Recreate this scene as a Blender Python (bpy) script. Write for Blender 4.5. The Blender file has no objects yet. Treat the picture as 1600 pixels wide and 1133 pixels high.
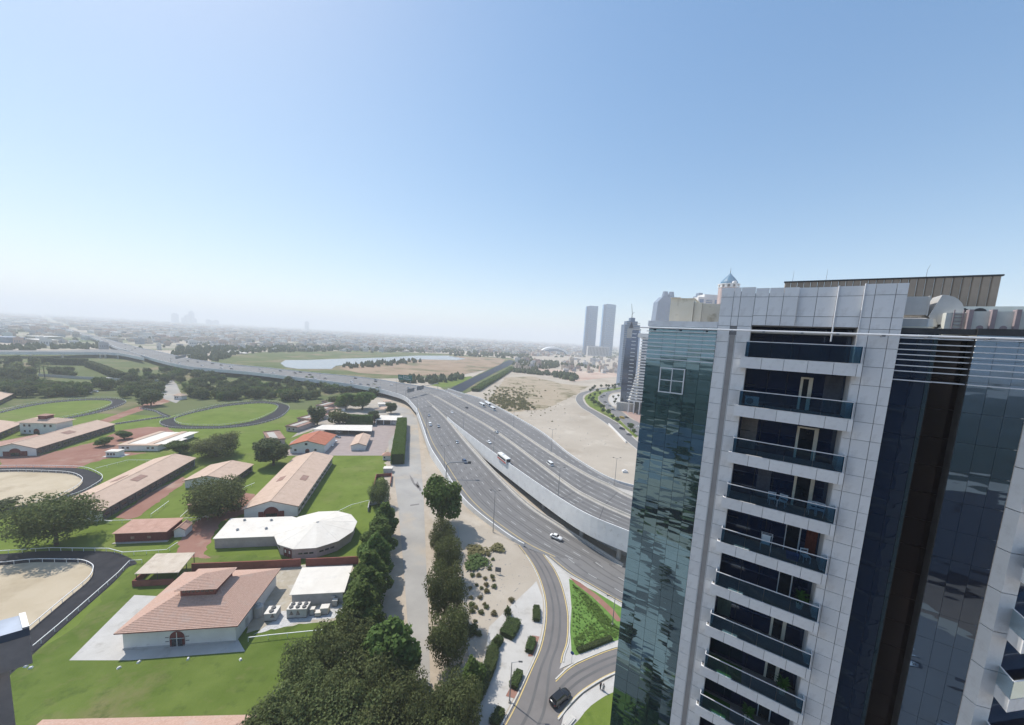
import bpy, bmesh, math, random
from mathutils import Vector, Matrix
from math import sin, cos, tan, atan2, hypot, pi, radians as rad
S = bpy.context.scene
COL = S.collection
# ------------------------------------------------------------------ camera, sky, sun, exposure
H = 72.0                                   # eye height above the ground, a 21st floor
FPX, CX, CY = 565.0, 800.0, 595.0          # focal length and principal point on a 1600 x 1133 frame
ROLL, PITCH = rad(3.2), rad(6.7)
EYE = Vector((0, 0, H))
_r0 = Vector((1, 0, 0)); _u0 = Vector((0, sin(PITCH), cos(PITCH)))
CD = Vector((0, cos(PITCH), -sin(PITCH)))
CR = _r0*cos(ROLL) + _u0*sin(ROLL)
CU = -_r0*sin(ROLL) + _u0*cos(ROLL)
cam = bpy.data.cameras.new('camera'); camo = bpy.data.objects.new('camera', cam); COL.objects.link(camo)
cam.sensor_fit = 'HORIZONTAL'; cam.sensor_width = 36.0
cam.lens = FPX/1600*36.0
cam.shift_y = (CY-566.5)/1600
cam.clip_start = 0.1; cam.clip_end = 60000
M4 = Matrix((CR, CU, -CD)).transposed().to_4x4(); M4.translation = EYE
camo.matrix_world = M4
S.camera = camo
HAZE = 2.5e-4
SUN_AZ, SUN_EL = 305.5, 53.0               # compass bearing from the viewing direction, elevation
w = bpy.data.worlds.new('World'); S.world = w; w.use_nodes = True
nt = w.node_tree; bg = nt.nodes['Background']
sky = nt.nodes.new('ShaderNodeTexSky'); sky.sky_type = 'NISHITA'; sky.sun_disc = False
sky.sun_elevation = rad(SUN_EL); sky.sun_rotation = rad(SUN_AZ)
sky.altitude = 0; sky.air_density = 1.0; sky.dust_density = 0.55; sky.ozone_density = 3.0
# dusty air evens the sky out: soft shoulder on its radiance, the same in every direction
def _vm(op, a, b):
    n = nt.nodes.new('ShaderNodeVectorMath'); n.operation = op; nt.links.new(a, n.inputs[0])
    if isinstance(b, float): n.inputs[1].default_value = (b, b, b)
    else: nt.links.new(b, n.inputs[1])
    return n.outputs[0]
_den = _vm('ADD', _vm('MULTIPLY', sky.outputs[0], .125), 1.0)
_soft = _vm('MULTIPLY', _vm('DIVIDE', sky.outputs[0], _den), 1.47)
_hs = nt.nodes.new('ShaderNodeHueSaturation'); _hs.inputs['Saturation'].default_value = 1.22; nt.links.new(_soft, _hs.inputs['Color'])
nt.links.new(_hs.outputs[0], bg.inputs[0]); bg.inputs[1].default_value = 0.145
sl = bpy.data.lights.new('sun', 'SUN'); sl.energy = 3.9; sl.angle = rad(0.55); sl.color = (1.0, 0.95, 0.87)
so = bpy.data.objects.new('sun', sl); COL.objects.link(so)
_sd = Vector((sin(rad(SUN_AZ))*cos(rad(SUN_EL)), cos(rad(SUN_AZ))*cos(rad(SUN_EL)), sin(rad(SUN_EL))))
so.rotation_euler = _sd.to_track_quat('Z', 'Y').to_euler(); so.location = (-60, 60, 200)
S.view_settings.view_transform = 'Standard'; S.view_settings.look = 'None'
S.view_settings.exposure = 0.36; S.view_settings.gamma = 1.0; S.view_settings.use_curve_mapping = False
S.render.engine = 'CYCLES'
S.cycles.max_bounces = 6; S.cycles.diffuse_bounces = 2; S.cycles.glossy_bounces = 3
S.cycles.transmission_bounces = 4; S.cycles.transparent_max_bounces = 8; S.cycles.volume_bounces = 1
S.cycles.caustics_reflective = False; S.cycles.caustics_refractive = False
S.cycles.use_denoising = True

# ------------------------------------------------------------------ surveying: a photo point on a level z -> place
def ray(px, py): return CD*FPX + CR*(px-CX) + CU*(CY-py)
def G(px, py, z=0.0):
    d = ray(px, py); t = (z-H)/d.z
    return EYE + d*t
def proj(p):
    q = Vector(p)-EYE
    return CX+FPX*q.dot(CR)/q.dot(CD), CY-FPX*q.dot(CU)/q.dot(CD)
def height_at(base, ty):
    lo, hi = 0.0, 600.0
    for _ in range(40):
        m = (lo+hi)/2
        if proj((base.x, base.y, m))[1] > ty: lo = m
        else: hi = m
    return lo

# ------------------------------------------------------------------ materials
def mat(name, col, rough=0.8, var=0.12, scale=1.0, col2=None, bump=0.0, bscale=None, metal=0.0, spec=0.3, detail=4.0, coord='Object', stretch=None, contrast=(0.3, 0.7)):
    m = bpy.data.materials.new(name); m.use_nodes = True
    t = m.node_tree; b = t.nodes['Principled BSDF']
    b.inputs['Roughness'].default_value = rough; b.inputs['Metallic'].default_value = metal
    b.inputs['Specular IOR Level'].default_value = spec
    tc = t.nodes.new('ShaderNodeTexCoord'); src = tc.outputs[coord]
    if stretch:
        mp = t.nodes.new('ShaderNodeMapping'); mp.inputs['Scale'].default_value = stretch
        t.links.new(src, mp.inputs[0]); src = mp.outputs[0]
    n = t.nodes.new('ShaderNodeTexNoise'); n.inputs['Scale'].default_value = scale; n.inputs['Detail'].default_value = detail
    n.inputs['Roughness'].default_value = 0.6
    t.links.new(src, n.inputs['Vector'])
    r = t.nodes.new('ShaderNodeValToRGB')
    r.color_ramp.elements[0].position = contrast[0]; r.color_ramp.elements[1].position = contrast[1]
    c2 = col2 if col2 else tuple(min(1, c*(1+var)) for c in col)
    c1 = col if col2 else tuple(c*(1-var) for c in col)
    r.color_ramp.elements[0].color = (*c1, 1); r.color_ramp.elements[1].color = (*c2, 1)
    t.links.new(n.outputs['Fac'], r.inputs[0]); t.links.new(r.outputs[0], b.inputs['Base Color'])
    if bump:
        n2 = t.nodes.new('ShaderNodeTexNoise'); n2.inputs['Scale'].default_value = bscale or scale*4; n2.inputs['Detail'].default_value = 3
        t.links.new(src, n2.inputs['Vector'])
        bp = t.nodes.new('ShaderNodeBump'); bp.inputs['Strength'].default_value = bump; bp.inputs['Distance'].default_value = 0.1
        t.links.new(n2.outputs['Fac'], bp.inputs['Height']); t.links.new(bp.outputs[0], b.inputs['Normal'])
    m['ramp'] = r.name
    return m
def mix_patch(m, col, scale, lo, hi, coord='Object', detail=5.0):
    """blend a second tone in worn or grown patches"""
    t = m.node_tree; b = t.nodes['Principled BSDF']
    old = b.inputs['Base Color'].links[0].from_socket
    tc = t.nodes.new('ShaderNodeTexCoord'); n = t.nodes.new('ShaderNodeTexNoise')
    n.inputs['Scale'].default_value = scale; n.inputs['Detail'].default_value = detail; n.inputs['Roughness'].default_value = 0.65
    t.links.new(tc.outputs[coord], n.inputs['Vector'])
    r = t.nodes.new('ShaderNodeMapRange'); r.inputs[1].default_value = lo; r.inputs[2].default_value = hi
    t.links.new(n.outputs['Fac'], r.inputs[0])
    mx = t.nodes.new('ShaderNodeMix'); mx.data_type = 'RGBA'
    t.links.new(r.outputs[0], mx.inputs[0]); t.links.new(old, mx.inputs[6]); mx.inputs[7].default_value = (*col, 1)
    t.links.new(mx.outputs[2], b.inputs['Base Color'])
    return m
def per_object(m, amount=0.12):
    """each copy a little lighter or darker"""
    t = m.node_tree; b = t.nodes['Principled BSDF']
    old = b.inputs['Base Color'].links[0].from_socket
    oi = t.nodes.new('ShaderNodeObjectInfo'); r = t.nodes.new('ShaderNodeMapRange')
    r.inputs[3].default_value = 1-amount; r.inputs[4].default_value = 1+amount
    t.links.new(oi.outputs['Random'], r.inputs[0])
    hs = t.nodes.new('ShaderNodeHueSaturation'); t.links.new(r.outputs[0], hs.inputs['Value']); t.links.new(old, hs.inputs['Color'])
    t.links.new(hs.outputs[0], b.inputs['Base Color'])
    return m
def glass(name, col, rough=0.02, wave=0.0, wscale=1.0, base=(0.01, 0.02, 0.03), refl=0.6, stretch=(1, 1, 1)):
    """coated facade glass: dark body under a tinted mirror, slightly wavy"""
    m = bpy.data.materials.new(name); m.use_nodes = True
    t = m.node_tree; b = t.nodes['Principled BSDF']; out = t.nodes['Material Output']
    b.inputs['Base Color'].default_value = (*base, 1); b.inputs['Roughness'].default_value = 0.15
    g = t.nodes.new('ShaderNodeBsdfGlossy'); g.inputs['Color'].default_value = (*col, 1); g.inputs['Roughness'].default_value = rough
    mx = t.nodes.new('ShaderNodeMixShader'); mx.inputs[0].default_value = refl
    lw = t.nodes.new('ShaderNodeLayerWeight'); lw.inputs[0].default_value = 0.35
    mr = t.nodes.new('ShaderNodeMapRange'); mr.inputs[3].default_value = refl; mr.inputs[4].default_value = 1.0
    t.links.new(lw.outputs['Fresnel'], mr.inputs[0]); t.links.new(mr.outputs[0], mx.inputs[0])
    t.links.new(b.outputs[0], mx.inputs[1]); t.links.new(g.outputs[0], mx.inputs[2]); t.links.new(mx.outputs[0], out.inputs[0])
    if wave:
        tc = t.nodes.new('ShaderNodeTexCoord'); oi = t.nodes.new('ShaderNodeObjectInfo')
        vm = t.nodes.new('ShaderNodeVectorMath'); vm.operation = 'MULTIPLY_ADD'
        rnd = t.nodes.new('ShaderNodeCombineXYZ'); ml = t.nodes.new('ShaderNodeMath'); ml.operation = 'MULTIPLY'; ml.inputs[1].default_value = 37.0
        t.links.new(oi.outputs['Random'], ml.inputs[0]); t.links.new(ml.outputs[0], rnd.inputs[0]); t.links.new(ml.outputs[0], rnd.inputs[1]); t.links.new(ml.outputs[0], rnd.inputs[2])
        vm.inputs[1].default_value = stretch
        t.links.new(tc.outputs['Object'], vm.inputs[0]); t.links.new(rnd.outputs[0], vm.inputs[2])
        n = t.nodes.new('ShaderNodeTexNoise'); n.inputs['Scale'].default_value = wscale; n.inputs['Detail'].default_value = 1.5
        t.links.new(vm.outputs[0], n.inputs['Vector'])
        bp = t.nodes.new('ShaderNodeBump'); bp.inputs['Strength'].default_value = 1.0; bp.inputs['Distance'].default_value = wave
        t.links.new(n.outputs['Fac'], bp.inputs['Height'])
        t.links.new(bp.outputs[0], g.inputs['Normal'])
    return m
def clear_glass(name, tint, refl=0.12, clear=0.75):
    m = bpy.data.materials.new(name); m.use_nodes = True
    t = m.node_tree; out = t.nodes['Material Output']; t.nodes.remove(t.nodes['Principled BSDF'])
    tr = t.nodes.new('ShaderNodeBsdfTransparent'); tr.inputs[0].default_value = (*tint, 1)
    g = t.nodes.new('ShaderNodeBsdfGlossy'); g.inputs['Color'].default_value = (.75, .9, .95, 1); g.inputs['Roughness'].default_value = 0.03
    lw = t.nodes.new('ShaderNodeLayerWeight'); lw.inputs[0].default_value = 0.3
    mr = t.nodes.new('ShaderNodeMapRange'); mr.inputs[3].default_value = refl; mr.inputs[4].default_value = 1
    mx = t.nodes.new('ShaderNodeMixShader')
    t.links.new(lw.outputs['Fresnel'], mr.inputs[0]); t.links.new(mr.outputs[0], mx.inputs[0])
    t.links.new(tr.outputs[0], mx.inputs[1]); t.links.new(g.outputs[0], mx.inputs[2]); t.links.new(mx.outputs[0], out.inputs[0])
    return m

# ------------------------------------------------------------------ mesh building
class MB:
    def __init__(s): s.v = []; s.f = []; s.m = []
    def add(s, vs, fs, mi=0):
        o = len(s.v); s.v += [tuple(v) for v in vs]; s.f += [tuple(i+o for i in f) for f in fs]; s.m += [mi]*len(fs); return s
    def box(s, x0, y0, z0, x1, y1, z1, mi=0):
        return s.add([(x0,y0,z0),(x1,y0,z0),(x1,y1,z0),(x0,y1,z0),(x0,y0,z1),(x1,y0,z1),(x1,y1,z1),(x0,y1,z1)],
                     [(0,3,2,1),(4,5,6,7),(0,1,5,4),(1,2,6,5),(2,3,7,6),(3,0,4,7)], mi)
    def prism(s, pts, z0, z1, mi=0):
        n = len(pts)
        a = sum(pts[i][0]*pts[(i+1)%n][1]-pts[(i+1)%n][0]*pts[i][1] for i in range(n))
        if a < 0: pts = pts[::-1]
        vs = [(p[0],p[1],z0) for p in pts]+[(p[0],p[1],z1) for p in pts]
        return s.add(vs, [tuple(range(n-1,-1,-1)), tuple(range(n,2*n))]+[(i,(i+1)%n,n+(i+1)%n,n+i) for i in range(n)], mi)
    def tube(s, p0, p1, r0, r1=None, n=8, mi=0, cap=True):
        p0 = Vector(p0); p1 = Vector(p1); r1 = r0 if r1 is None else r1
        d = (p1-p0).normalized(); a = d.orthogonal().normalized(); b = d.cross(a)
        vs = [p0+(a*cos(2*pi*i/n)+b*sin(2*pi*i/n))*r0 for i in range(n)]+[p1+(a*cos(2*pi*i/n)+b*sin(2*pi*i/n))*r1 for i in range(n)]
        fs = [(i,(i+1)%n,n+(i+1)%n,n+i) for i in range(n)]
        if cap: fs += [tuple(range(n-1,-1,-1)), tuple(range(n,2*n))]
        return s.add(vs, fs, mi)
    def loft(s, rings, mi=0, cap=True):
        n = len(rings[0]); vs = [p for r in rings for p in r]; fs = []
        for k in range(len(rings)-1):
            for i in range(n): fs.append((k*n+i, k*n+(i+1)%n, (k+1)*n+(i+1)%n, (k+1)*n+i))
        if cap: fs += [tuple(range(n-1,-1,-1)), tuple(range((len(rings)-1)*n, len(rings)*n))]
        return s.add(vs, fs, mi)
    def sweep(s, path, prof, mi=0, closed=False):
        """prof = (side, up) pairs round a closed outline; side is to the right of travel"""
        P = [Vector(p) for p in path]; n = len(P); rings = []
        for i in range(n):
            a = P[i-1] if (i or closed) else P[i]; b = P[(i+1) % n] if (i < n-1 or closed) else P[i]
            d = (b-a); d.z = 0; d.normalize(); r = Vector((d.y, -d.x, 0))
            rings.append([P[i]+r*q[0]+Vector((0,0,q[1])) for q in prof])
        if closed: rings.append(rings[0])
        return s.loft(rings, mi, cap=not closed)
    def build(s, name, mats, parent=None, smooth=False, loc=None, rz=0.0):
        me = bpy.data.meshes.new(name); me.from_pydata(s.v, [], s.f); me.validate()
        for m in (mats if isinstance(mats, (list, tuple)) else [mats]): me.materials.append(m)
        if any(s.m): me.polygons.foreach_set('material_index', s.m[:len(me.polygons)])
        if smooth: me.polygons.foreach_set('use_smooth', [True]*len(me.polygons))
        me.update()
        return link(name, me, parent, loc, rz)
def link(name, me, parent=None, loc=None, rz=0.0):
    o = bpy.data.objects.new(name, me); COL.objects.link(o)
    if parent is not None: o.parent = parent; KIDS.setdefault(parent.name, []).append(o)
    if loc is not None: o.location = loc
    if rz: o.rotation_euler = (0, 0, rz)
    return o
def tag(o, label=None, cat=None, group=None, kind=None):
    if label: o['label'] = label
    if cat: o['category'] = cat
    if group: o['group'] = group
    if kind: o['kind'] = kind
    return o
def thing(name, label, cat, loc=(0,0,0), rz=0.0, group=None):
    o = bpy.data.objects.new(name, None); COL.objects.link(o); o.location = loc; o.rotation_euler = (0,0,rz)
    o.empty_display_size = 0.5
    return tag(o, label, cat, group)
KIDS = {}
def copy_tree(o, parent=None):
    c = o.copy(); COL.objects.link(c)
    if parent is not None: c.parent = parent; KIDS.setdefault(parent.name, []).append(c)
    for ch in list(KIDS.get(o.name, ())): copy_tree(ch, c)
    return c
def bevel(o, wdt, seg=1):
    b = bmesh.new(); b.from_mesh(o.data); bmesh.ops.remove_doubles(b, verts=b.verts, dist=1e-4)
    bmesh.ops.bevel(b, geom=[e for e in b.edges if len(e.link_faces) == 2 and e.calc_face_angle(0) > 0.5], offset=wdt, segments=seg, affect='EDGES', clamp_overlap=True)
    b.to_mesh(o.data); b.free(); return o
def crom(P, n):
    """Catmull-Rom through points, n samples per span"""
    P = [Vector(p) for p in P]; out = []
    for i in range(len(P)-1):
        a = P[i-1] if i else P[0]*2-P[1]; b = P[i]; c = P[i+1]; d = P[i+2] if i+2 < len(P) else P[-1]*2-P[-2]
        for k in range(n):
            t = k/n
            out.append(0.5*((2*b)+(c-a)*t+(2*a-5*b+4*c-d)*t*t+(-a+3*b-3*c+d)*t**3))
    out.append(P[-1]); return out
def crom_loop(P, n):
    P = [Vector(p) for p in P]; m = len(P); out = []
    for i in range(m):
        a, b, c, d = P[i-1], P[i], P[(i+1)%m], P[(i+2)%m]
        for k in range(n):
            t = k/n
            out.append(0.5*((2*b)+(c-a)*t+(2*a-5*b+4*c-d)*t*t+(-a+3*b-3*c+d)*t**3))
    return out
def sheet(name, px, z, m, label=None, cat=None, kind='structure', smooth=0, parent=None, thick=0.0, rag=0.0):
    P = [G(x, y, 0) for x, y in px]
    if smooth: P = crom_loop(P, smooth)
    if rag:                                  # ragged edge where grass, dirt and sand meet
        rr = random.Random(len(px)*31+int(abs(P[0].x)*7)); Q = []
        for a, b in zip(P, P[1:]+P[:1]):
            L = (b-a).length; n = max(1, min(60, int(L/(rag*2.2)))); d = (b-a); d.normalize(); r = Vector((d.y,-d.x,0))
            Q.append(a)
            for k in range(1, n): Q.append(a.lerp(b, k/n)+r*rr.gauss(0, rag*.5))
        P = Q
    mb = MB()
    pts = [(p.x, p.y) for p in P]; n = len(pts)
    if sum(pts[i][0]*pts[(i+1)%n][1]-pts[(i+1)%n][0]*pts[i][1] for i in range(n)) < 0: pts.reverse()
    if thick: mb.prism(pts, z-thick, z)
    else: mb.add([(x, y, z) for x, y in pts], [tuple(range(n))])
    o = mb.build(name, m, parent); 
    return tag(o, label, cat, None, kind)
def resample(P, step):
    out = [P[0].copy()]; acc = 0.0
    for a, b in zip(P, P[1:]):
        L = (b-a).length; t = step-acc
        while t <= L:
            out.append(a.lerp(b, t/L)); t += step
        acc = (acc+L) % step if L else acc
    return out
# ------------------------------------------------------------------ palette
sand = mix_patch(mat('sand', (.36,.31,.25), .95, scale=.02, col2=(.46,.405,.335), bump=.3, bscale=.6, spec=.1), (.31,.255,.195), .012, .52, .72)
mix_patch(sand, (.52,.465,.39), .05, .56, .75)
far_land = mix_patch(mat('far_land', (.33,.29,.23), .95, scale=.004, col2=(.44,.39,.33), spec=.05, detail=8), (.12,.15,.075), .0035, .45, .6)
lawn = mix_patch(mix_patch(mat('lawn', (.108,.152,.024), .95, scale=.09, col2=(.155,.205,.042), bump=.4, bscale=3, spec=.08, detail=7), (.20,.20,.075), .035, .52, .78), (.085,.13,.022), .3, .56, .74)
lawn2 = mix_patch(mix_patch(mat('lawn_worn', (.080,.122,.020), .95, scale=.11, col2=(.135,.178,.040), bump=.4, bscale=3, spec=.08, detail=7), (.21,.175,.09), .06, .52, .74), (.062,.092,.022), .25, .55, .75)
rough_grass = mix_patch(mat('rough_grass', (.085,.115,.04), .95, scale=.02, col2=(.14,.155,.07), spec=.05, detail=8), (.24,.19,.12), .013, .5, .66)
scrubland = mix_patch(mat('scrubland', (.27,.19,.13), .95, scale=.02, col2=(.36,.27,.19), spec=.05, detail=8), (.12,.13,.065), .016, .52, .66)
red_dirt = mix_patch(mat('red_dirt', (.24,.115,.085), .95, scale=.07, col2=(.33,.19,.15), bump=.3, spec=.05, detail=7), (.40,.29,.23), .045, .54, .7)
track_mat = mat('track_surface', (.022,.023,.029), .9, scale=.4, col2=(.040,.040,.046), spec=.15, detail=6)
paddock = mix_patch(mat('paddock_sand', (.42,.345,.24), .95, scale=.06, col2=(.53,.45,.335), bump=.2, spec=.05, detail=6), (.36,.29,.20), .09, .52, .74)
asphalt = mix_patch(mat('asphalt', (.165,.16,.158), .88, scale=.05, col2=(.205,.20,.197), bump=.1, bscale=8, spec=.2, detail=8), (.14,.137,.137), .25, .55, .75)
asphalt_dark = mix_patch(mat('asphalt_ramp', (.16,.148,.142), .88, scale=.12, col2=(.205,.19,.182), bump=.1, bscale=8, spec=.2, detail=8), (.21,.195,.185), .09, .55, .72)
service = mix_patch(mat('service_road', (.30,.285,.265), .93, scale=.07, col2=(.40,.38,.35), bump=.15, spec=.1, detail=8), (.42,.36,.29), .05, .52, .68)
paver = mix_patch(mat('paver', (.44,.42,.39), .9, scale=.2, col2=(.53,.51,.48), bump=.15, bscale=6, spec=.1, detail=6), (.37,.345,.31), .3, .55, .72)
concrete = mix_patch(mat('concrete', (.40,.375,.335), .9, scale=.3, col2=(.49,.46,.42), bump=.1, spec=.15, detail=6), (.33,.30,.265), .6, .55, .75)
white_conc = mix_patch(mat('white_concrete', (.60,.60,.60), .85, scale=.2, col2=(.70,.70,.69), spec=.2, detail=6), (.50,.49,.47), .5, .56, .76)
paint_w = mat('road_paint', (.50,.50,.49), .8, .1, 2.0)
paint_y = mat('road_paint_yellow', (.60,.46,.20), .8, .12, 2.0)
kerb_m = mat('kerb', (.52,.50,.46), .9, .12, 1.0)
white_wall = mix_patch(mat('white_render', (.66,.64,.62), .88, scale=.4, col2=(.74,.73,.71), spec=.2, detail=6), (.56,.53,.49), .7, .58, .8)
white_rail = mat('white_rail', (.78,.78,.77), .5, .05, 3.0)
steel = mat('galvanised_steel', (.30,.31,.32), .45, .12, 2.0, metal=.6)
dark_metal = mat('dark_metal', (.06,.062,.066), .5, .2, 2.0, metal=.3)
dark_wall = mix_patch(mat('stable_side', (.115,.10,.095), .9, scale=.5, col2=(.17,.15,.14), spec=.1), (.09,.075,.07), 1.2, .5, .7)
black_glass = mat('window_glass', (.02,.026,.034), .08, .3, 1.5, spec=.8)
red_paint = mat('oxide_red', (.17,.045,.04), .75, .2, 1.5)
red_brick = mix_patch(mat('red_wall', (.21,.075,.06), .9, scale=.8, col2=(.28,.115,.09), bump=.2, spec=.1), (.17,.07,.055), .4, .5, .7)

# ------------------------------------------------------------------ ground
mb = MB(); R = 26000; n = 48
ringr = [0, 400, 1500, 5000, R]
vs = [(0,0,0)]; fs = []
for r in ringr[1:]:
    vs += [(r*cos(2*pi*i/n), r*sin(2*pi*i/n), 0) for i in range(n)]
for i in range(n): fs.append((0, 1+i, 1+(i+1)%n))
for k in range(len(ringr)-2):
    for i in range(n): fs.append((1+k*n+i, 1+(k+1)*n+i, 1+(k+1)*n+(i+1)%n, 1+k*n+(i+1)%n))
mb.add(vs, fs)
ground = tag(mb.build('ground', sand), kind='structure')
# far plain: town ground in wide pale and green tones
def far_sheet(name, px, z, m): return sheet(name, px, z, m)
far_sheet('far_plain', [(-700,520),(-700,451),(0,491),(800,535),(960,544),(1150,554),(1150,562),(960,556),(800,552),(600,545),(350,548),(0,545)], .15, far_land)
# park land in the middle distance
far_sheet('park_field', [(-300,650),(-300,545),(0,553),(175,552),(300,574),(400,584),(520,597),(600,612),(560,640),(420,640),(250,650),(0,640)], .012, rough_grass)
far_sheet('reed_field', [(330,556),(430,549),(560,548),(700,553),(800,560),(802,566),(700,590),(560,592),(420,575),(330,566)], .2, rough_grass)
far_sheet('scrub_island', [(520,574),(590,566),(640,560),(720,557),(775,559),(790,562),(782,570),(760,578),(725,585),(640,588),(560,583)], .4, scrubland)
water = bpy.data.materials.new('pond_water'); water.use_nodes = True
_b = water.node_tree.nodes['Principled BSDF']; _b.inputs['Base Color'].default_value = (.27,.28,.28,1); _b.inputs['Roughness'].default_value = .25; _b.inputs['IOR'].default_value = 1.33; _b.inputs['Specular IOR Level'].default_value = 1.0
far_sheet('pond', [(446,574),(438,568),(446,563),(480,563),(530,561),(600,559),(650,556),(700,556),(728,561),(715,563),(660,562),(620,565),(585,567),(560,569),(525,572),(518,577),(490,577),(465,577)], .6, water)
canal_m = bpy.data.materials.new('canal_water'); canal_m.use_nodes = True
_b = canal_m.node_tree.nodes['Principled BSDF']; _b.inputs['Base Color'].default_value = (.010,.014,.026,1); _b.inputs['Specular IOR Level'].default_value = .15; _b.inputs['Roughness'].default_value = .5; _b.inputs['IOR'].default_value = 1.33
far_sheet('canal_bank', [(688,606),(712,603),(745,586),(775,572),(792,561),(800,560),(810,566),(800,574),(770,590),(735,612),(715,618)], .35, rough_grass)
far_sheet('canal', [(700,610),(710,604),(742,589),(770,576),(790,565),(796,562.5),(805,565),(803,568),(775,582),(745,598),(722,613)], .5, canal_m)
far_sheet('verge_lawn', [(672,602),(700,592),(735,588),(742,590),(712,604),(695,606)], .02, lawn)
# estate grounds
sheet('estate_lawn', [(-420,1400),(-420,650),(0,617),(150,618),(250,622),(300,626),(420,622),(480,622),(520,620),(588,640),(604,700),(600,790),(585,860),(560,960),(520,1020),(520,1400)], .010, lawn, rag=1.2)
sheet('near_lawn', [(-200,1500),(20,1040),(110,985),(215,880),(300,868),(565,870),(562,960),(530,1010),(520,1500)], .022, lawn2, rag=0.8)
sheet('stable_yard', [(0,745),(0,708),(60,712),(150,690),(185,673),(230,667),(262,668),(272,676),(262,690),(185,692),(190,706),(230,708),(160,718),(110,734),(60,741)], .026, red_dirt, rag=1.0)
sheet('stable_path', [(156,657),(200,641),(228,631),(250,626),(262,617),(271,617),(264,628),(236,637),(200,649),(165,662)], .026, red_dirt, rag=0.6)
sheet('stable_path', [(180,808),(235,770),(285,745),(292,752),(250,782),(215,808),(200,812)], .026, red_dirt, rag=0.6)
sheet('stable_road', [(270,872),(285,838),(305,815),(345,795),(385,770),(398,772),(390,800),(345,815),(318,866),(330,872)], .026, red_dirt, rag=0.6)
sheet('lane', [(252,622),(255,600),(268,592),(276,600),(286,622),(275,630)], .03, service, rag=0.6)
sheet('courtyard', [(440,712),(455,690),(500,668),(600,655),(622,662),(612,690),(598,712)], .028, mat('courtyard_paving', (.33,.27,.25), .9, .1, .3, detail=6))
sheet('forecourt', [(455,684),(480,664),(500,642),(520,626),(600,632),(630,640),(628,656),(560,664),(500,668)], .024, mat('forecourt_gravel', (.37,.33,.28), .95, .15, .25, detail=7))
sheet('house_terrace', [(108,1032),(210,930),(255,932),(238,960),(196,1000),(203,1032)], .034, paver)
sheet('house_terrace', [(203,1032),(196,1005),(370,996),(383,1018)], .036, paver)
sheet('service_yard', [(385,990),(405,900),(420,884),(552,880),(556,915),(530,968),(400,985)], .03, mix_patch(mat('yard_gravel', (.34,.29,.215), .95, scale=.5, col2=(.45,.40,.32), bump=.6, bscale=6, detail=8), (.50,.48,.44), .12, .5, .62), rag=0.5)
sheet('gravel_pad', [(395,992),(425,972),(440,955),(545,945),(552,955),(522,966),(470,972)], .04, mat('white_gravel', (.40,.39,.38), .95, scale=1.6, col2=(.62,.61,.59), bump=.8, bscale=5, detail=6), rag=0.4)
# grey belt between estate and service road, service road itself
sheet('verge', [(560,1300),(575,1050),(590,940),(600,800),(606,720),(600,680),(612,650),(618,632),(640,625),(650,650),(662,700),(672,800),(690,900),(735,1000),(750,1300)], .018, mat('dusty_verge', (.36,.30,.235), .95, scale=.3, col2=(.46,.39,.31), bump=.3, detail=7), rag=0.9)
sheet('service_road', [(645,1300),(642,1050),(636,960),(630,880),(622,790),(615,740),(608,720),(607,690),(620,672),(626,655),(614,645),(612,636),(618,632),(640,640),(652,655),(656,700),(662,780),(666,880),(669,960),(672,1060),(680,1300)], .05, service)
# plaza beside the ramp
sheet('plaza', [(695,1260),(715,1110),(745,1075),(760,1010),(764,980),(800,945),(832,915),(838,908),(848,935),(849,970),(840,1012),(822,1055),(795,1105),(770,1150),(720,1290)], .03, paver)
sheet('pavement', [(820,1230),(850,1150),(880,1118),(912,1085),(960,1056),(1020,1040),(1100,1040),(1100,1230)], .10, paver, thick=.09)
sheet('corner_lawn', [(880,1180),(905,1125),(935,1095),(980,1078),(1100,1075),(1100,1200)], .125, lawn, smooth=3)
# right hand sand lot with its kerbed road
sheet('sand_patch', [(760,630),(790,590),(830,588),(880,600),(920,604),(890,622),(850,640),(800,645)], .02, mix_patch(mat('dune_scrub', (.33,.265,.19), .95, scale=.03, col2=(.43,.36,.27), bump=.4, spec=.05, detail=8), (.17,.15,.085), .03, .5, .62), rag=3)

for pts in ([(640,742),(645,748),(648,755),(655,760),(653,764),(646,757),(642,750)],[(652,752),(659,766),(656,768),(650,757)],[(641,789),(655,787),(655,789),(641,791)]): sheet('road_crack', pts, .056, asphalt_dark)
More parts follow.
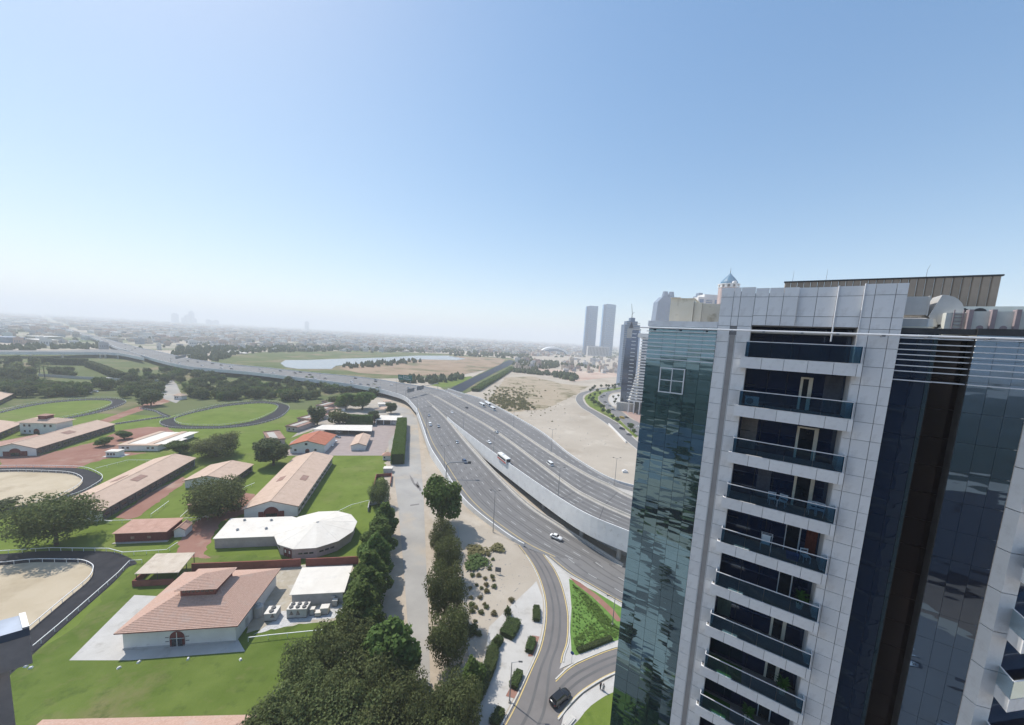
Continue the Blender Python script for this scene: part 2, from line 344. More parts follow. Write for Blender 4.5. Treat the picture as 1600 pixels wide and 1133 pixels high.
# ------------------------------------------------------------------ roads
def ribbon(name, Lp, Rp, m, dz=.0, n=6):
    """Lp, Rp: lists of (px, py, z); returns smoothed edge lines"""
    A = crom([G(x, y, z)+Vector((0,0,dz)) for x, y, z in Lp], n); B = crom([G(x, y, z)+Vector((0,0,dz)) for x, y, z in Rp], n)
    mb = MB(); vs = []
    for a, b in zip(A, B): vs += [a, b]
    mb.add(vs, [(2*i, 2*i+2, 2*i+3, 2*i+1) for i in range(len(A)-1)])
    o = tag(mb.build(name, m), kind='structure'); return o, A, B
def across(A, B, t): return [a.lerp(b, t) for a, b in zip(A, B)]
def stripe(mb, line, wdt, up=.03, dash=None, mi=0, start=0.0):
    P = resample(line, 1.5) if dash else line
    seg = []
    if dash:
        on, off = dash; P = resample(line, on/2); k = int((on+off)/(on/2)); run = 3
        i = 0
        while i+2 < len(P): seg.append(P[i:i+3]); i += k
    else: seg = [line]
    for s_ in seg:
        vs = []
        for i, p in enumerate(s_):
            a = s_[max(0, i-1)]; b = s_[min(len(s_)-1, i+1)]; d = b-a; d.z = 0
            if d.length < 1e-6: continue
            d.normalize(); r = Vector((d.y, -d.x, 0))*wdt/2
            vs += [p-r+Vector((0,0,up)), p+r+Vector((0,0,up))]
        if len(vs) >= 4: mb.add(vs, [(2*i, 2*i+1, 2*i+3, 2*i+2) for i in range(len(vs)//2-1)], mi)
JERSEY = [(-.32,0),(.32,0),(.22,.35),(.12,.95),(-.12,.95),(-.22,.35)]
# far run of the flyover: one wide deck from the merge out to the town
FL = [(100,514,9),(150,530,9),(178,541.5,8.6),(200,549,8.5),(250,564,8.5),(300,574,8.5),(350,578.5,8.5),(400,583,8.5),(450,589,8.5),(500,595,8.3),(550,601.5,8.2),(587,608,8),(612,614,7.8),(634,622,7.5),(651,640,6.8)]
FR = [(106,514,9),(170,531,9),(215,543,8.6),(245,549,8.5),(285,558.5,8.5),(322,565,8.5),(365,570.5,8.5),(410,574.5,8.5),(455,579.5,8.5),(500,584,8.3),(548,588.5,8.2),(587,593,8),(630,600,7.8),(684,609,7.5),(722,622,6.8)]
deck, FA, FB = ribbon('highway', FL, FR, asphalt)
far_road = ribbon('far_road', [(60,500,2),(100,513,5)], [(63,500,2),(106,513,5)], asphalt)
marks = MB()
for t in (.12,.2,.28,.36,.58,.66,.74,.84): stripe(marks, across(FA, FB, t), .3, .04, (6,10))
# left carriageway from the merge down to the ramp
AL = [(651,640,6.8),(662,672,5.6),(672,700,4.4),(692,732,3.2),(717,772,1.8),(740,797,1.2),(775,825,.6),(808,851,.3),(838,880,.1)]
AR = [(667,627,6.8),(690,646,6.0),(706,663,5.5),(728,690,4.2),(773,739,2.6),(823,787,1.5),(873,821,.7),(924,853,.3),(974,885,.1)]
AL2 = AL[:7]+[(812,850,.3),(852,868,.1)]
road_a, AA, AB = ribbon('highway', AL2, AR, asphalt, .02)
road_a2, A2A, A2B = ribbon('highway', [(852,868,.1),(885,895,.1),(920,915,.1),(960,938,.1),(1010,965,.1)], [(974,885,.1),(995,898,.1),(1020,912,.1),(1060,935,.1),(1110,960,.1)], asphalt, .02)
for t in (.36,.58,.79): stripe(marks, across(AA, AB, t)[4:], .18, .05, (3,7))
stripe(marks, across(AA, AB, .95), .2, .05); 
stripe(marks, across(AA, AB, .13), .25, .05, mi=1)
for t in (.3,.65): stripe(marks, across(A2A, A2B, t), .18, .05, (3,7))
stripe(marks, across(A2A, A2B, .06), .2, .05, mi=1)
# right carriageways on the viaduct (left edge = tall white wall)
BL = [(667,627,6.8),(690,645,6.9),(708,662,7.0),(740,687,8.0),(775,713,9.0),(850,766,10.5),(912,805,11.5),(982,835,12),(1060,866,12)]
BM = [(634,606.5,7.4),(656,612,7.2),(680,619.5,7.1),(722,643,7.6),(777,676,8.5),(877,751,10.5),(925,781,11.5),(986,809,12),(1060,840,12)]
BMa = BM
BR = [(690,609,7),(716,622,7),(745,637,7.2),(787,660,8),(850,702,9.5),(912,740,11),(957,762,11.7),(985,777,12),(1060,806,12)]
b1, B1A, B1B = ribbon('highway', BL, BMa, asphalt, .01)
b2, B2A, B2B = ribbon('highway', BMa, BR, asphalt, -.03)
CRr = [(700,608,6.8),(725,616,6.6),(757,626,6.4),(812,656,6),(850,679,5),(887,709,4),(925,734,3),(960,752,2.4),(1010,766,2)]
CL_ = [(x, y, min(z, c[2]+.2)) for (x, y, z), c in zip(BR, CRr)]
c1, C1A, C1B = ribbon('slip_road', CL_, CRr, asphalt, -.04)
for t in (.28,.5,.72): stripe(marks, across(B1A, B1B, t), .18, .05, (3,7)); stripe(marks, across(B2A, B2B, t), .18, .05, (3,7))
for L_ in (across(B1A, B1B, .07), across(B1A, B1B, .92), across(B2A, B2B, .07), across(B2A, B2B, .93)): stripe(marks, L_, .16, .05)
stripe(marks, across(C1A, C1B, .5), .25, .05, (3,5)); stripe(marks, across(C1A, C1B, .1), .2, .05); stripe(marks, across(C1A, C1B, .9), .2, .05)
# exit ramp and the joining road at the bottom
RL = [(808,851,.12),(827,876,.12),(841,903,.12),(850,935,.12),(851,968,.12),(843,1010,.12),(825,1052,.12),(800,1103,.12),(765,1170,.12),(720,1280,.12)]
RR = [(852,868,.12),(868,890,.12),(880,917,.12),(888,950,.12),(890,975,.12),(888,1005,.12),(880,1035,.12),(880,1120,.12),(855,1165,.12),(820,1260,.12)]
ramp, RA, RB = ribbon('ramp_road', RL, RR, asphalt_dark, .02)
JL = [(868,1062,.13),(890,1042,.13),(915,1029,.13),(960,1012,.13),(1010,1003,.13),(1100,990,.13)]
JR = [(872,1125,.13),(893,1098,.13),(918,1076,.13),(962,1052,.13),(1020,1038,.13),(1110,1028,.13)]
join, JA, JB = ribbon('ramp_road', JL, JR, asphalt_dark, .03)
for L_, t in ((RA, .07),): pass
stripe(marks, across(RA, RB, .07), .22, .05, mi=1); stripe(marks, across(RA, RB, .93)[:37], .22, .05, mi=1)
stripe(marks, across(JA, JB, .06), .2, .05, mi=1); stripe(marks, across(JA, JB, .95), .2, .05, mi=1)
# arrow painted at the head of the ramp
def arrow(mb, tip, tail):
    d = (tip-tail); L = d.length; d.normalize(); r = Vector((d.y, -d.x, 0)); u = Vector((0,0,.06))
    mb.add([tail-r*.15+u, tail+r*.15+u, tip-d*2-r*-.15+u, tip-d*2-r*.15+u], [(0,1,2,3)])
    mb.add([tip+u, tip-d*2.2-r*.7+u, tip-d*2.2+r*.7+u], [(0,1,2)])
arrow(marks, G(826,858,.14), G(817,843,.14)); arrow(marks, G(710,738,2.6), G(704,728,3.0))
tag(marks.build('road_markings', [paint_w, paint_y]), kind='structure')
# lanes darkened by tyres, and the joints of the viaduct deck
wear = MB()
for A_, B_, ts in ((AA, AB, (.25,.30,.44,.50,.66,.71,.86,.90)), (B1A, B1B, (.15,.21,.37,.43,.58,.64,.79,.85)), (B2A, B2B, (.15,.21,.37,.43,.58,.64,.79,.85)), (RA, RB, (.35,.62)), (JA, JB, (.35,.62)), (A2A, A2B, (.15,.3,.5,.62,.82))):
    for t in ts: stripe(wear, across(A_, B_, t), .55, .012)
tag(wear.build('tyre_wear', mat('tyre_wear', (.125,.122,.12), .85, .12, .2, detail=8)), kind='structure')
jn = MB()
for k in range(2, len(B1A), 6):
    for A_, B_ in ((B1A, B1B), (B2A, B2B)):
        a, b = A_[k], B_[k]; d = A_[k]-A_[k-1]; d.z = 0; d.normalize(); u = Vector((0,0,.02)); jn.add([a-d*.07+u,b-d*.07+u,b+d*.07+u,a+d*.07+u],[(0,1,2,3)])
tag(jn.build('deck_joints', track_mat), kind='structure')
# kerbs
def kerb(name, line, wdt=.3, hgt=.14):
    mb = MB(); mb.sweep(line, [(-wdt/2,-.1),(wdt/2,-.1),(wdt/2,hgt),(-wdt/2,hgt)]); return tag(mb.build(name, kerb_m), kind='structure')
kerb('kerb', RA[4:]); kerb('kerb', RB[:37]); kerb('kerb', JA); kerb('kerb', JB)
kerb('kerb', A2A)
# triangular island
sheet('traffic_island', [(853,869),(868,890),(880,917),(888,950),(890,975),(888,1005),(880,1030),(874,1046),(890,1039),(915,1028),(960,1011),(1010,1002),(1010,966),(960,939),(920,916),(885,896)], .14, paver, thick=.12)
sheet('island_lawn', [(889,905),(900,911),(930,925),(968,948),(1000,966),(1000,992),(955,1004),(925,1016),(900,1025),(893,1021),(891,985),(893,950)], .18, mat('clover', (.085,.17,.03), .95, scale=.5, col2=(.14,.24,.05), bump=.8, bscale=2.5, detail=7))
sheet('island_path', [(889,902),(906,911),(935,932),(960,955),(972,972),(964,972),(948,955),(925,933),(900,914)], .2, red_dirt)
# barriers and walls of the highway
def barrier(name, line, label, prof=JERSEY, m=concrete, cat='barrier', group=None):
    mb = MB(); mb.sweep(line, prof); return tag(mb.build(name, m), label, cat, group)
barrier('parapet_wall', FA+[p for p in AA[1:1+6*2]], 'long pale parapet of the flyover curving above the dark trees', [(-.25,-3.2),(.25,-3.2),(.25,1.1),(-.25,1.1)], white_conc, 'parapet')
barrier('parapet_wall', FB, 'low white parapet along the far side of the flyover by the pond', [(-.2,-2),(.2,-2),(.2,1.0),(-.2,1.0)], white_conc, 'parapet')
barrier('retaining_wall', AA[12:44], 'white retaining wall stepping down beside the sandy verge to the ramp', [(-.25,-5),(.2,-5),(.2,1.0),(-.25,1.0)], white_conc, 'wall')
WIDE = [(-1.0,-.6),(.9,-.6),(.9,.15),(.35,.25),(.25,.95),(-.1,.95),(-.2,.25),(-1.0,.15)]
barrier('concrete_barrier', AB, 'sand coloured concrete barrier between near carriageway and viaduct wall', WIDE)
barrier('viaduct_wall', B1A[9:], 'tall white side wall of the viaduct rising toward the glass tower', [(-.25,-6.2),(.1,-6.2),(.1,1.15),(-.25,1.15)], white_conc, 'wall')
barrier('concrete_barrier', B1B, 'pale median barrier in the middle of the viaduct', [(-.8,0),(.8,0),(.8,.15),(.3,.2),(.18,.95),(-.18,.95),(-.3,.2),(-.8,.15)])
barrier('concrete_barrier', B2B, 'pale barrier between viaduct and the outer slip road', [(-.8,0),(.8,0),(.8,.15),(.3,.2),(.18,.95),(-.18,.95),(-.3,.2),(-.8,.15)])
barrier('parapet_wall', C1B, 'outer white parapet of the slip road beside the sand lot', [(-.15,-5.5),(.25,-5.5),(.25,1.1),(-.15,1.1)], white_conc, 'parapet')
# earth fill under the outer carriageways so the deck is carried, dark void only beneath the viaduct wall
fill = MB()
mid = across(B1A, B1B, .62)
vs = []
for a, b in zip(mid, C1B): vs += [Vector((a.x,a.y,a.z-.9)), Vector((b.x,b.y,b.z-.9)), Vector((b.x,b.y,-.2)), Vector((a.x,a.y,-.2))]
fs = []
for i in range(len(vs)//4-1):
    o = i*4; fs += [(o,o+1,o+5,o+4),(o+1,o+2,o+6,o+5),(o+3,o,o+4,o+7)]
fill.add(vs, fs); tag(fill.build('embankment', concrete), kind='structure')
# deck slab under the viaduct edge and the flyover
slab = MB(); vs = []
for a, b in zip(B1A, mid): vs += [Vector((a.x,a.y,a.z-.2)), Vector((b.x,b.y,b.z-.2)), Vector((b.x,b.y,b.z-1.6)), Vector((a.x,a.y,a.z-1.6))]
slab.add(vs, [f for i in range(len(vs)//4-1) for o in (i*4,) for f in ((o,o+1,o+5,o+4),(o+2,o+3,o+7,o+6))])
vs = []
for a, b in zip(FA, FB): vs += [Vector((a.x,a.y,a.z-.3)), Vector((b.x,b.y,b.z-.3)), Vector((b.x,b.y,b.z-2.2)), Vector((a.x,a.y,a.z-2.2))]
slab.add(vs, [f for i in range(len(vs)//4-1) for o in (i*4,) for f in ((o,o+1,o+5,o+4),(o+2,o+3,o+7,o+6))])
tag(slab.build('deck_slab', concrete), kind='structure')
# near carriageway stands on fill
fill = MB(); vs = []
for a, b in zip(AA, AB): vs += [Vector((a.x,a.y,a.z-.1)), Vector((b.x,b.y,b.z-.1)), Vector((b.x,b.y,-.3)), Vector((a.x,a.y,-.3))]
fs = []
for i in range(len(vs)//4-1):
    o = i*4; fs += [(o,o+1,o+5,o+4),(o+1,o+2,o+6,o+5),(o+3,o,o+4,o+7)]
fill.add(vs, fs); tag(fill.build('embankment', concrete), kind='structure')
# piers
def pier(p, zt, label, wdt=1.3):
    mb = MB(); mb.tube((0,0,-.3),(0,0,zt-1.2),wdt*.62,wdt*.62,12); mb.loft([[(-wdt*.7,-.7,zt-1.6),(wdt*.7,-.7,zt-1.6),(wdt*.7,.7,zt-1.6),(-wdt*.7,.7,zt-1.6)],[(-wdt*1.8,-.8,zt),(wdt*1.8,-.8,zt),(wdt*1.8,.8,zt),(-wdt*1.8,.8,zt)]])
    t = mb.build('bridge_pier', concrete, None, loc=(p.x,p.y,0)); tag(t, label, 'pier', 'piers under the flyovers'); return t
for i, (px, py, z) in enumerate([(905,800,11.4),(845,762,10.4),(965,828,12)]):
    q = G(px, py, z); q = q+Vector((2.2,3.0,0)); pier(q, 9.9-i*.2, ['concrete pier in the shade under the viaduct wall, the middle one','concrete pier in the shade under the narrow end of the viaduct','concrete pier in the shade under the viaduct nearest the tower'][i], 1.3)
# ramp flyover crossing far left
ol, LA_, LB_ = ribbon('flyover_ramp', [(-260,549,9),(-100,548,9),(0,550.5,9),(90,551,9),(178,552,8.8),(225,560,8.6)], [(-260,546,9),(-100,545,9),(0,547,9),(90,547.5,9),(172,546,8.8),(215,552,8.6)], asphalt)
barrier('parapet_wall', LA_, 'blue grey parapet of the narrow flyover at the far left', [(-.25,-3.4),(.25,-3.4),(.25,1.1),(-.25,1.1)], white_conc, 'parapet')
for i, (px, py) in enumerate([(150,552),(158,552),(178,553),(90,552),(40,552)]):
    pier(G(px, py, 9)+Vector((0,6,0)), 7, ['pier of the far narrow flyover beside the clipped hedge','pier of the far narrow flyover, second from the junction','pier of the far flyover where two decks meet','pier of the far flyover above the hedge end','pier of the far flyover behind the dark trees at the frame edge'][i], 1.8)
# ------------------------------------------------------------------ the near apartment tower (local x along the front, y into the building)
TW = Vector((15.81, 24.905, 0)); TRZ = atan2(-.55827, .82966)
tower = thing('apartment_tower', 'near white panelled tower with dark blue glass and a stack of balconies', 'building', TW, TRZ)
clad = per_object(mix_patch(mat('aluminium_cladding', (.73,.73,.735), .42, scale=.7, col2=(.79,.79,.795), spec=.5, detail=3), (.60,.59,.585), 1.6, .52, .8), .045)
cream = per_object(mix_patch(mat('cream_render', (.80,.72,.57), .85, scale=1.0, col2=(.84,.77,.65), spec=.2), (.50,.43,.31), 1.1, .55, .75), .05)
joint_m = mat('joint_backing', (.24,.24,.25), .9, .1, 2)  # plain dark grey backing that shows in the panel gaps
rec_grey = mat('grey_strip', (.33,.315,.31), .6, .1, 1.5)
pane_m = glass('curtain_glass', (.36,.57,.66), .015, .022, .55, (.007,.024,.038), .37, (.5, .5, 2.3))
pane_dark = glass('dark_glass', (.30,.44,.60), .015, .016, .5, (.005,.014,.036), .32, (.5, .5, 2.0))
brown_glass = glass('brown_glass', (.10,.06,.06), .08, .006, .6, (.010,.006,.007), .10)
navy_glass = glass('balcony_glass', (.35,.46,.6), .03, .004, .8, (.008,.018,.055), .12)
bal_glass = clear_glass('balustrade_glass', (.52,.72,.82), .15)
fin_m = mat('white_fin', (.70,.71,.73), .4, .05, 2, spec=.5)
slab_m = mat('balcony_tile', (.24,.23,.22), .7, .12, 3)
FL_H = 3.37
SLABS = [71.6-FL_H*k for k in range(10)]
ROWZ = 1.1233
def on_floor(x, y, z):
    p = Matrix.Rotation(TRZ, 3, 'Z') @ Vector((x, y, 0)) + TW; return (p.x, p.y, z)
# core body and lower storeys
mb = MB(); mb.box(-6.5, 2.2, 0, 12.4, 20, 73.3); mb.box(-6.5, .75, 0, -1.9, 2.3, 73.4, 1); mb.box(7.5, 1.0, 0, 9.0, 2.3, 73.3); mb.box(10.36,1.0,0,12.5,2.3,73.3); mb.build('core', [joint_m, dark_metal], tower)
mb = MB(); mb.box(-6.62,.56,0,-1.86,.74,37.0); mb.box(7.42,.8,0,9.0,.98,37.0); mb.box(10.36,.8,0,12.5,.98,37.0); mb.build('lower_glazing', pane_m, tower)
mb = MB(); mb.box(-1.84,.5,0,.15,.8,37.0); mb.box(5.62,.5,0,7.42,.8,37.0)
for k in range(10): mb.box(-.2,-.05,k*FL_H+3.2,5.95,1.9,k*FL_H+3.9)
mb.box(.15,1.92,0,5.62,2.1,37); mb.build('lower_front', clad, tower)
# shared unit panes and panels
_pc = {}
def pane(x0, x1, z0, z1, y, m, name='pane', gap=.009, th=.03, tilt=0.0, parent=None):
    key = (round(x1-x0, 2), round(z1-z0, 2), name, m.name, gap)
    if key not in _pc:
        q = MB(); a, b = (x1-x0)/2-gap, (z1-z0)/2-gap; q.box(-a, 0, -b, a, th, b); o = q.build(name, m, parent or tower); _pc[key] = o.data
    else: o = link(name, _pc[key], parent or tower)
    o.location = ((x0+x1)/2, y, (z0+z1)/2)
    if tilt: o.rotation_euler = (random.uniform(-tilt, tilt), 0, random.uniform(-tilt, tilt))
    return o
random.seed(4)
GX = [-6.62,-5.52,-4.56,-3.64,-2.74,-1.87]
zz = 73.55; rows = [zz, 73.1]
z_ = 73.1
while z_ > 38: z_ -= ROWZ; rows.append(z_)
for a, b in zip(rows, rows[1:]):
    for x0, x1 in zip(GX, GX[1:]):
        if -5.6 < x0 < -3.7 and 68.3 < (a+b)/2 < 70.5: pass
        pane(x0, x1, b, a, .55, pane_m, tilt=.0035)
# parapet cap over the glass, louvres, opening vent window
mb = MB()
mb.box(-6.7,.48,73.55,-1.88,.9,73.98); mb.build('parapet_cap', clad, tower)
_lv = None
for z in (73.17,72.9,72.6,72.3,72.0,71.69,71.38,71.04):
    if _lv is None:
        q = MB(); q.box(0,-.02,-.03,4.85,.2,.03); o = q.build('louvre', fin_m, tower); _lv = o.data
    else: o = link('louvre', _lv, tower)
    o.location = (-6.72, .34, z)
wf = MB(); x0, x1, z0, z1 = -5.45, -3.66, 68.45, 70.4
for a, b, c, d in ((x0,x1,z0,z0+.075),(x0,x1,z1-.075,z1),(x0,x0+.075,z0+.076,z1-.076),(x1-.075,x1,z0+.076,z1-.076),(-4.585,-4.525,z0+.076,z1-.076),(x0+.076,-4.586,69.4,69.46),(-4.524,x1-.076,69.4,69.46)):
    wf.box(a,.44,c,b,.53,d)
wf.build('vent_window_frame', fin_m, tower)
# cladding panels on the two piers
mb = MB(); mb.box(-1.86,.57,36,.12,2.3,76.1); mb.box(5.66,.57,36,7.40,2.3,76.1); mb.box(.1,.95,73.75,5.7,2.3,76.0); mb.build('backing', joint_m, tower)
pz = [76.38,75.72,74.4,73.72]
while pz[-1] > 38: pz.append(pz[-1]-ROWZ if len(pz) > 3 else pz[-1]-.5)
for a, b in zip(pz, pz[1:]):
    low = b < 73.2
    for x0, x1 in ((-1.87,-1.1),(-.68,.16)): pane(x0, x1, b, a, .5, clad, 'cladding_panel', .013, .06)
    if not low: pane(-1.1, -.68, b, a, .5, clad, 'cladding_panel', .013, .06)
    for x0, x1 in ((5.62,6.06),(6.06,6.93),(6.93,7.42)): pane(x0, x1, b, a, .5, clad, 'cladding_panel', .013, .06)
q = MB(); q.box(-1.075,.535,36,-.705,.565,73.1); q.build('recessed_strip', rec_grey, tower)
q = MB(); q.box(-1.095,.49,36,-1.06,.56,73.1); q.box(-.72,.49,36,-.685,.56,73.1); q.build('strip_trim', fin_m, tower)
# inner reveals of the piers
rv = MB(); rv.box(.085,.565,36,.165,1.9,73.75); rv.box(5.61,.565,36,5.69,1.9,73.75); rv.build('reveal', clad, tower)
# roof parapet between the piers: stepped panels and two fins
for x0, x1, y in ((.16,.93,.52),(.93,1.72,.52),(1.72,2.5,.52),(2.5,3.45,.78),(3.45,4.4,.78),(4.46,5.58,.62)):
    for a, b in ((76.3,75.7),(75.7,74.45),(74.45,73.8)): pane(x0, x1, b, a, y, clad, 'cladding_panel', .013, .06)
q = MB(); q.box(4.4,.5,72.9,4.45,.78,76.32); q.box(5.575,.42,71.7,5.615,.6,76.4); q.build('roof_fin', fin_m, tower)
# balconies
_fc = {}
doors = {0:(0,0), 1:(3.35,4.0,1), 2:(3.55,4.7,1), 3:(3.8,4.9,1), 4:(3.75,4.6,0), 5:(3.75,4.55,0), 6:(3.7,4.6,1), 7:(3.75,4.6,1), 8:(3.7,4.5,0), 9:(3.7,4.5,0)}
for k, zs in enumerate(SLABS):
    b = MB(); b.box(-.16, -.0, zs-.72, 5.91, 1.95, zs-.03); b.box(.17,.1,zs-.029,5.6,1.9,zs); bal = b.build('balcony', [slab_m], tower)
    xs = [-.2, 1.0, 2.2, 3.42, 4.66, 5.72, 5.95]
    for x0, x1 in zip(xs, xs[1:]):
        key = round(x1-x0, 2)
        if key not in _fc: q = MB(); q.box(.012,-.055,-.735,key-.012,-.003,.0); o = q.build('fascia_panel', clad, bal); _fc[key] = o.data
        else: o = link('fascia_panel', _fc[key], bal)
        o.location = (x0, 0, zs)
    if 'end' not in _fc:
        q = MB(); q.box(-.05,-.05,-.735,-.003,.5,.0); q.box(6.075,-.05,-.735,6.11,.5,.0); q.box(-.05,-.055,.001,6.11,.10,.03); o = q.build('slab_end', clad, bal); _fc['end'] = o.data
        q = MB()
        for x in (-.0,1.45,2.93,4.4): q.box(x+.012,-.015,.06,x+1.44,.0,1.05)
        q.box(-.012,.012,.06,.0,.5,1.05); q.box(5.86,.012,.06,5.872,.5,1.05); o2 = q.build('balustrade', bal_glass, bal); _fc['glass'] = o2.data
        q = MB(); q.box(-.03,-.03,1.05,5.9,.02,1.1); q.box(-.03,.021,1.05,.02,.5,1.1); q.box(5.85,.021,1.05,5.9,.5,1.1)
        for x in (-.012,5.86): q.box(x-.015,-.02,.03,x+.02,.015,1.049)
        o3 = q.build('handrail', fin_m, bal); _fc['rail'] = o3.data
    else:
        o = link('slab_end', _fc['end'], bal); o2 = link('balustrade', _fc['glass'], bal); o3 = link('handrail', _fc['rail'], bal)
    o.location = (-.16, 0, zs); o2.location = (0, 0, zs); o3.location = (0, 0, zs)
    # glazed wall at the back, door with pale frame
    d = doors[k]
    top = zs+FL_H-.76 if k else 73.8
    q = MB(); q.box(.17,1.93,zs,5.61,1.98,top); q.build('balcony_glazing', navy_glass, tower)
    if d[1]:
        x0, x1, thick = d[0], d[1], .14 if d[2] else .05
        q = MB(); q.box(x0,1.86,zs+.02,x0+thick,1.92,zs+2.25); q.box(x1-thick*1.5,1.86,zs+.02,x1,1.92,zs+2.25); q.box(x0+thick+.001,1.86,zs+2.13,x1-thick*1.5-.001,1.92,zs+2.25)
        q.build('door_frame', fin_m if not d[2] else cream, tower)
        q = MB(); q.box(x0+thick+.01,1.9,zs+.05,x1-thick*1.5-.01,1.925,zs+2.12); q.build('door_leaf', black_glass, tower)
    q = MB()
    for x in (1.5,2.6): q.box(x,1.905,zs,x+.035,1.928,top)
    q.box(.2,1.905,zs+1.35,.9,1.928,zs+1.4); q.build('mullion', dark_metal, tower)
mat_green = mat('green_mat', (.06,.16,.03), .95, .2, 6)
for k, x0, x1 in ((7,.2,2.4),(8,.2,2.0)):
    t_ = on_floor(x0, .14, SLABS[k]+.002); m_ = thing('grass_mat', ['green grass mat on the eighth balcony floor','green grass mat on the ninth balcony floor'][k-7], 'mat', t_, TRZ); q = MB(); q.box(0,0,0,x1-x0,1.5,.02); q.build('pile', mat_green, m_)
for k, x, l in ((8,3.1,'leafy potted plant on the ninth balcony beside the door'),(7,4.8,'leafy potted plant at the right end of the eighth balcony'),(5,5.0,'leafy potted plant at the right end of the sixth balcony')):
    m_ = thing('potted_plant', l, 'plant', on_floor(x, 1.0, SLABS[k]+.002), TRZ); q = MB(); q.loft([[(cos(a)*r,sin(a)*r,z) for a in [2*pi*i/12 for i in range(12)]] for z, r in ((0,.16),(.38,.22))]); q.build('pot', cream, m_)
    rn = random.Random(k); q = MB()
    for i in range(70):
        a = rn.uniform(0,6.28); r = rn.uniform(.05,.4); z = rn.uniform(.5,1.15); p = Vector((cos(a)*r,sin(a)*r,z)); d = Vector((cos(a),sin(a),rn.uniform(-.3,.6)))*.16; s_ = Vector((-sin(a),cos(a),.2))*.06; q.add([p-d,p-s_,p+d,p+s_],[(0,1,2,3)])
    q.tube((0,0,.3),(0,0,.95),.02,.015,6); q.build('leaves', mat_green, m_)
for k, x0, x1, c_ in ((2,.3,1.3,(.22,.20,.19)),(4,4.9,5.5,(.16,.055,.045)),(5,3.85,4.5,(.20,.12,.09)),(6,.3,1.2,(.10,.14,.12)),(1,4.6,5.5,(.12,.13,.16)),(3,1.7,2.5,(.10,.11,.14))):
    q = MB(); n_ = 9; zs = SLABS[k]
    q.loft([[(x0+(x1-x0)*i/n_, 1.915+(i%2)*.012, z) for i in range(n_+1)]+[(x1,1.929,z),(x0,1.929,z)] for z in (zs+.05, zs+2.5)]); q.build('curtain', mat('curtain_cloth', c_, .9, .15, 5), tower)
# right hand dark bay
random.seed(8)
rz = [73.55,72.2,71.0]
while rz[-1] > 38: rz.append(rz[-1]-FL_H/2)
for a, b in zip(rz, rz[1:]):
    for x0, x1 in ((7.43,8.2),(8.2,8.82)): pane(x0, x1, b, a, .82, pane_dark, tilt=.003, gap=.006)
    pane(8.83, 9.0, b, a, .84, pane_m, tilt=.002, gap=.006)
    pane(9.02, 10.34, b, a, 1.6, brown_glass, gap=.01)
    for x0, x1 in ((10.37,11.1),(11.1,11.85),(11.85,12.55)): pane(x0, x1, b, a, .82, pane_dark, tilt=.004, gap=.006)
q = MB(); q.box(8.99,.86,37,9.02,1.65,73.4); q.box(10.34,.83,37,10.369,1.65,73.4); q.build('bay_return', dark_metal, tower)
for z in (73.28,72.95,72.62,72.33,72.03,71.7,71.37,70.85):
    q = MB(); q.box(7.44,.62,z-.028,9.0,.8,z+.028); q.box(9.001,.9,z-.028,10.33,1.5,z+.028); q.box(10.34,.62,z-.028,12.9,.8,z+.028); q.build('louvre', fin_m, tower)
q = MB(); q.box(7.42,.8,73.56,9.0,1.3,73.86); q.box(9.001,.8,73.56,10.34,1.3,73.86); q.box(10.341,.7,73.56,13.5,1.3,73.9); q.build('bay_parapet', dark_metal, tower)
q = MB(); q.box(7.42,1.31,73.3,14,20,73.5); q.box(-6.6,1.0,73.3,7.41,20,73.5); q.build('roof_deck', concrete, tower)
# window cleaning rail on brackets
q = MB(); q.tube((-7.15,-.12,73.42),(13,-.12,73.36),.06,.06,8); q.build('cleaning_rail', fin_m, tower)
q = MB()
for x in (-6.3,-4.4,-2.6,-.9,.9,2.9,4.6,6.6,8.4,10.6,12.2): q.tube((x,-.12,73.36),(x,.55,73.3),.03,.03,6); q.box(x-.07,-.2,73.26,x+.07,-.06,73.37)
q.build('rail_bracket', steel, tower)
# corner pier and turned balconies at the right edge
q = MB(); q.loft([[(12.55,.8,z),(12.86,.28,z),(13.45,.5,z),(13.9,1.4,z),(12.9,1.8,z)] for z in (0,38)]); q.build('corner_base', clad, tower)
z_ = 73.5
_cp = None
while z_ > 40:
    if _cp is None:
        q = MB(); q.loft([[(12.56,.8,z),(12.86,.28,z),(13.45,.46,z),(13.45,1.4,z),(12.9,1.8,z)] for z in (-2.225,-.02)]); o = q.build('corner_panel', clad, tower); _cp = o.data
    else: o = link('corner_panel', _cp, tower)
    o.location = (0, 0, z_); z_ -= FL_H*2/3
e1 = Vector((.72,.69,0)); st = Vector((13.42,.45,0)); cn = Vector((13.5,-.62,0)); fr = cn+e1*7; bk = st+e1*7
q = MB(); q.prism([(13.46,.9),(13.46+7*.72,.9+7*.69),(13.46+7*.72-1,.9+7*.69+1),(13.3,2.2)],0,73.4); q.build('wing_glazing', navy_glass, tower)
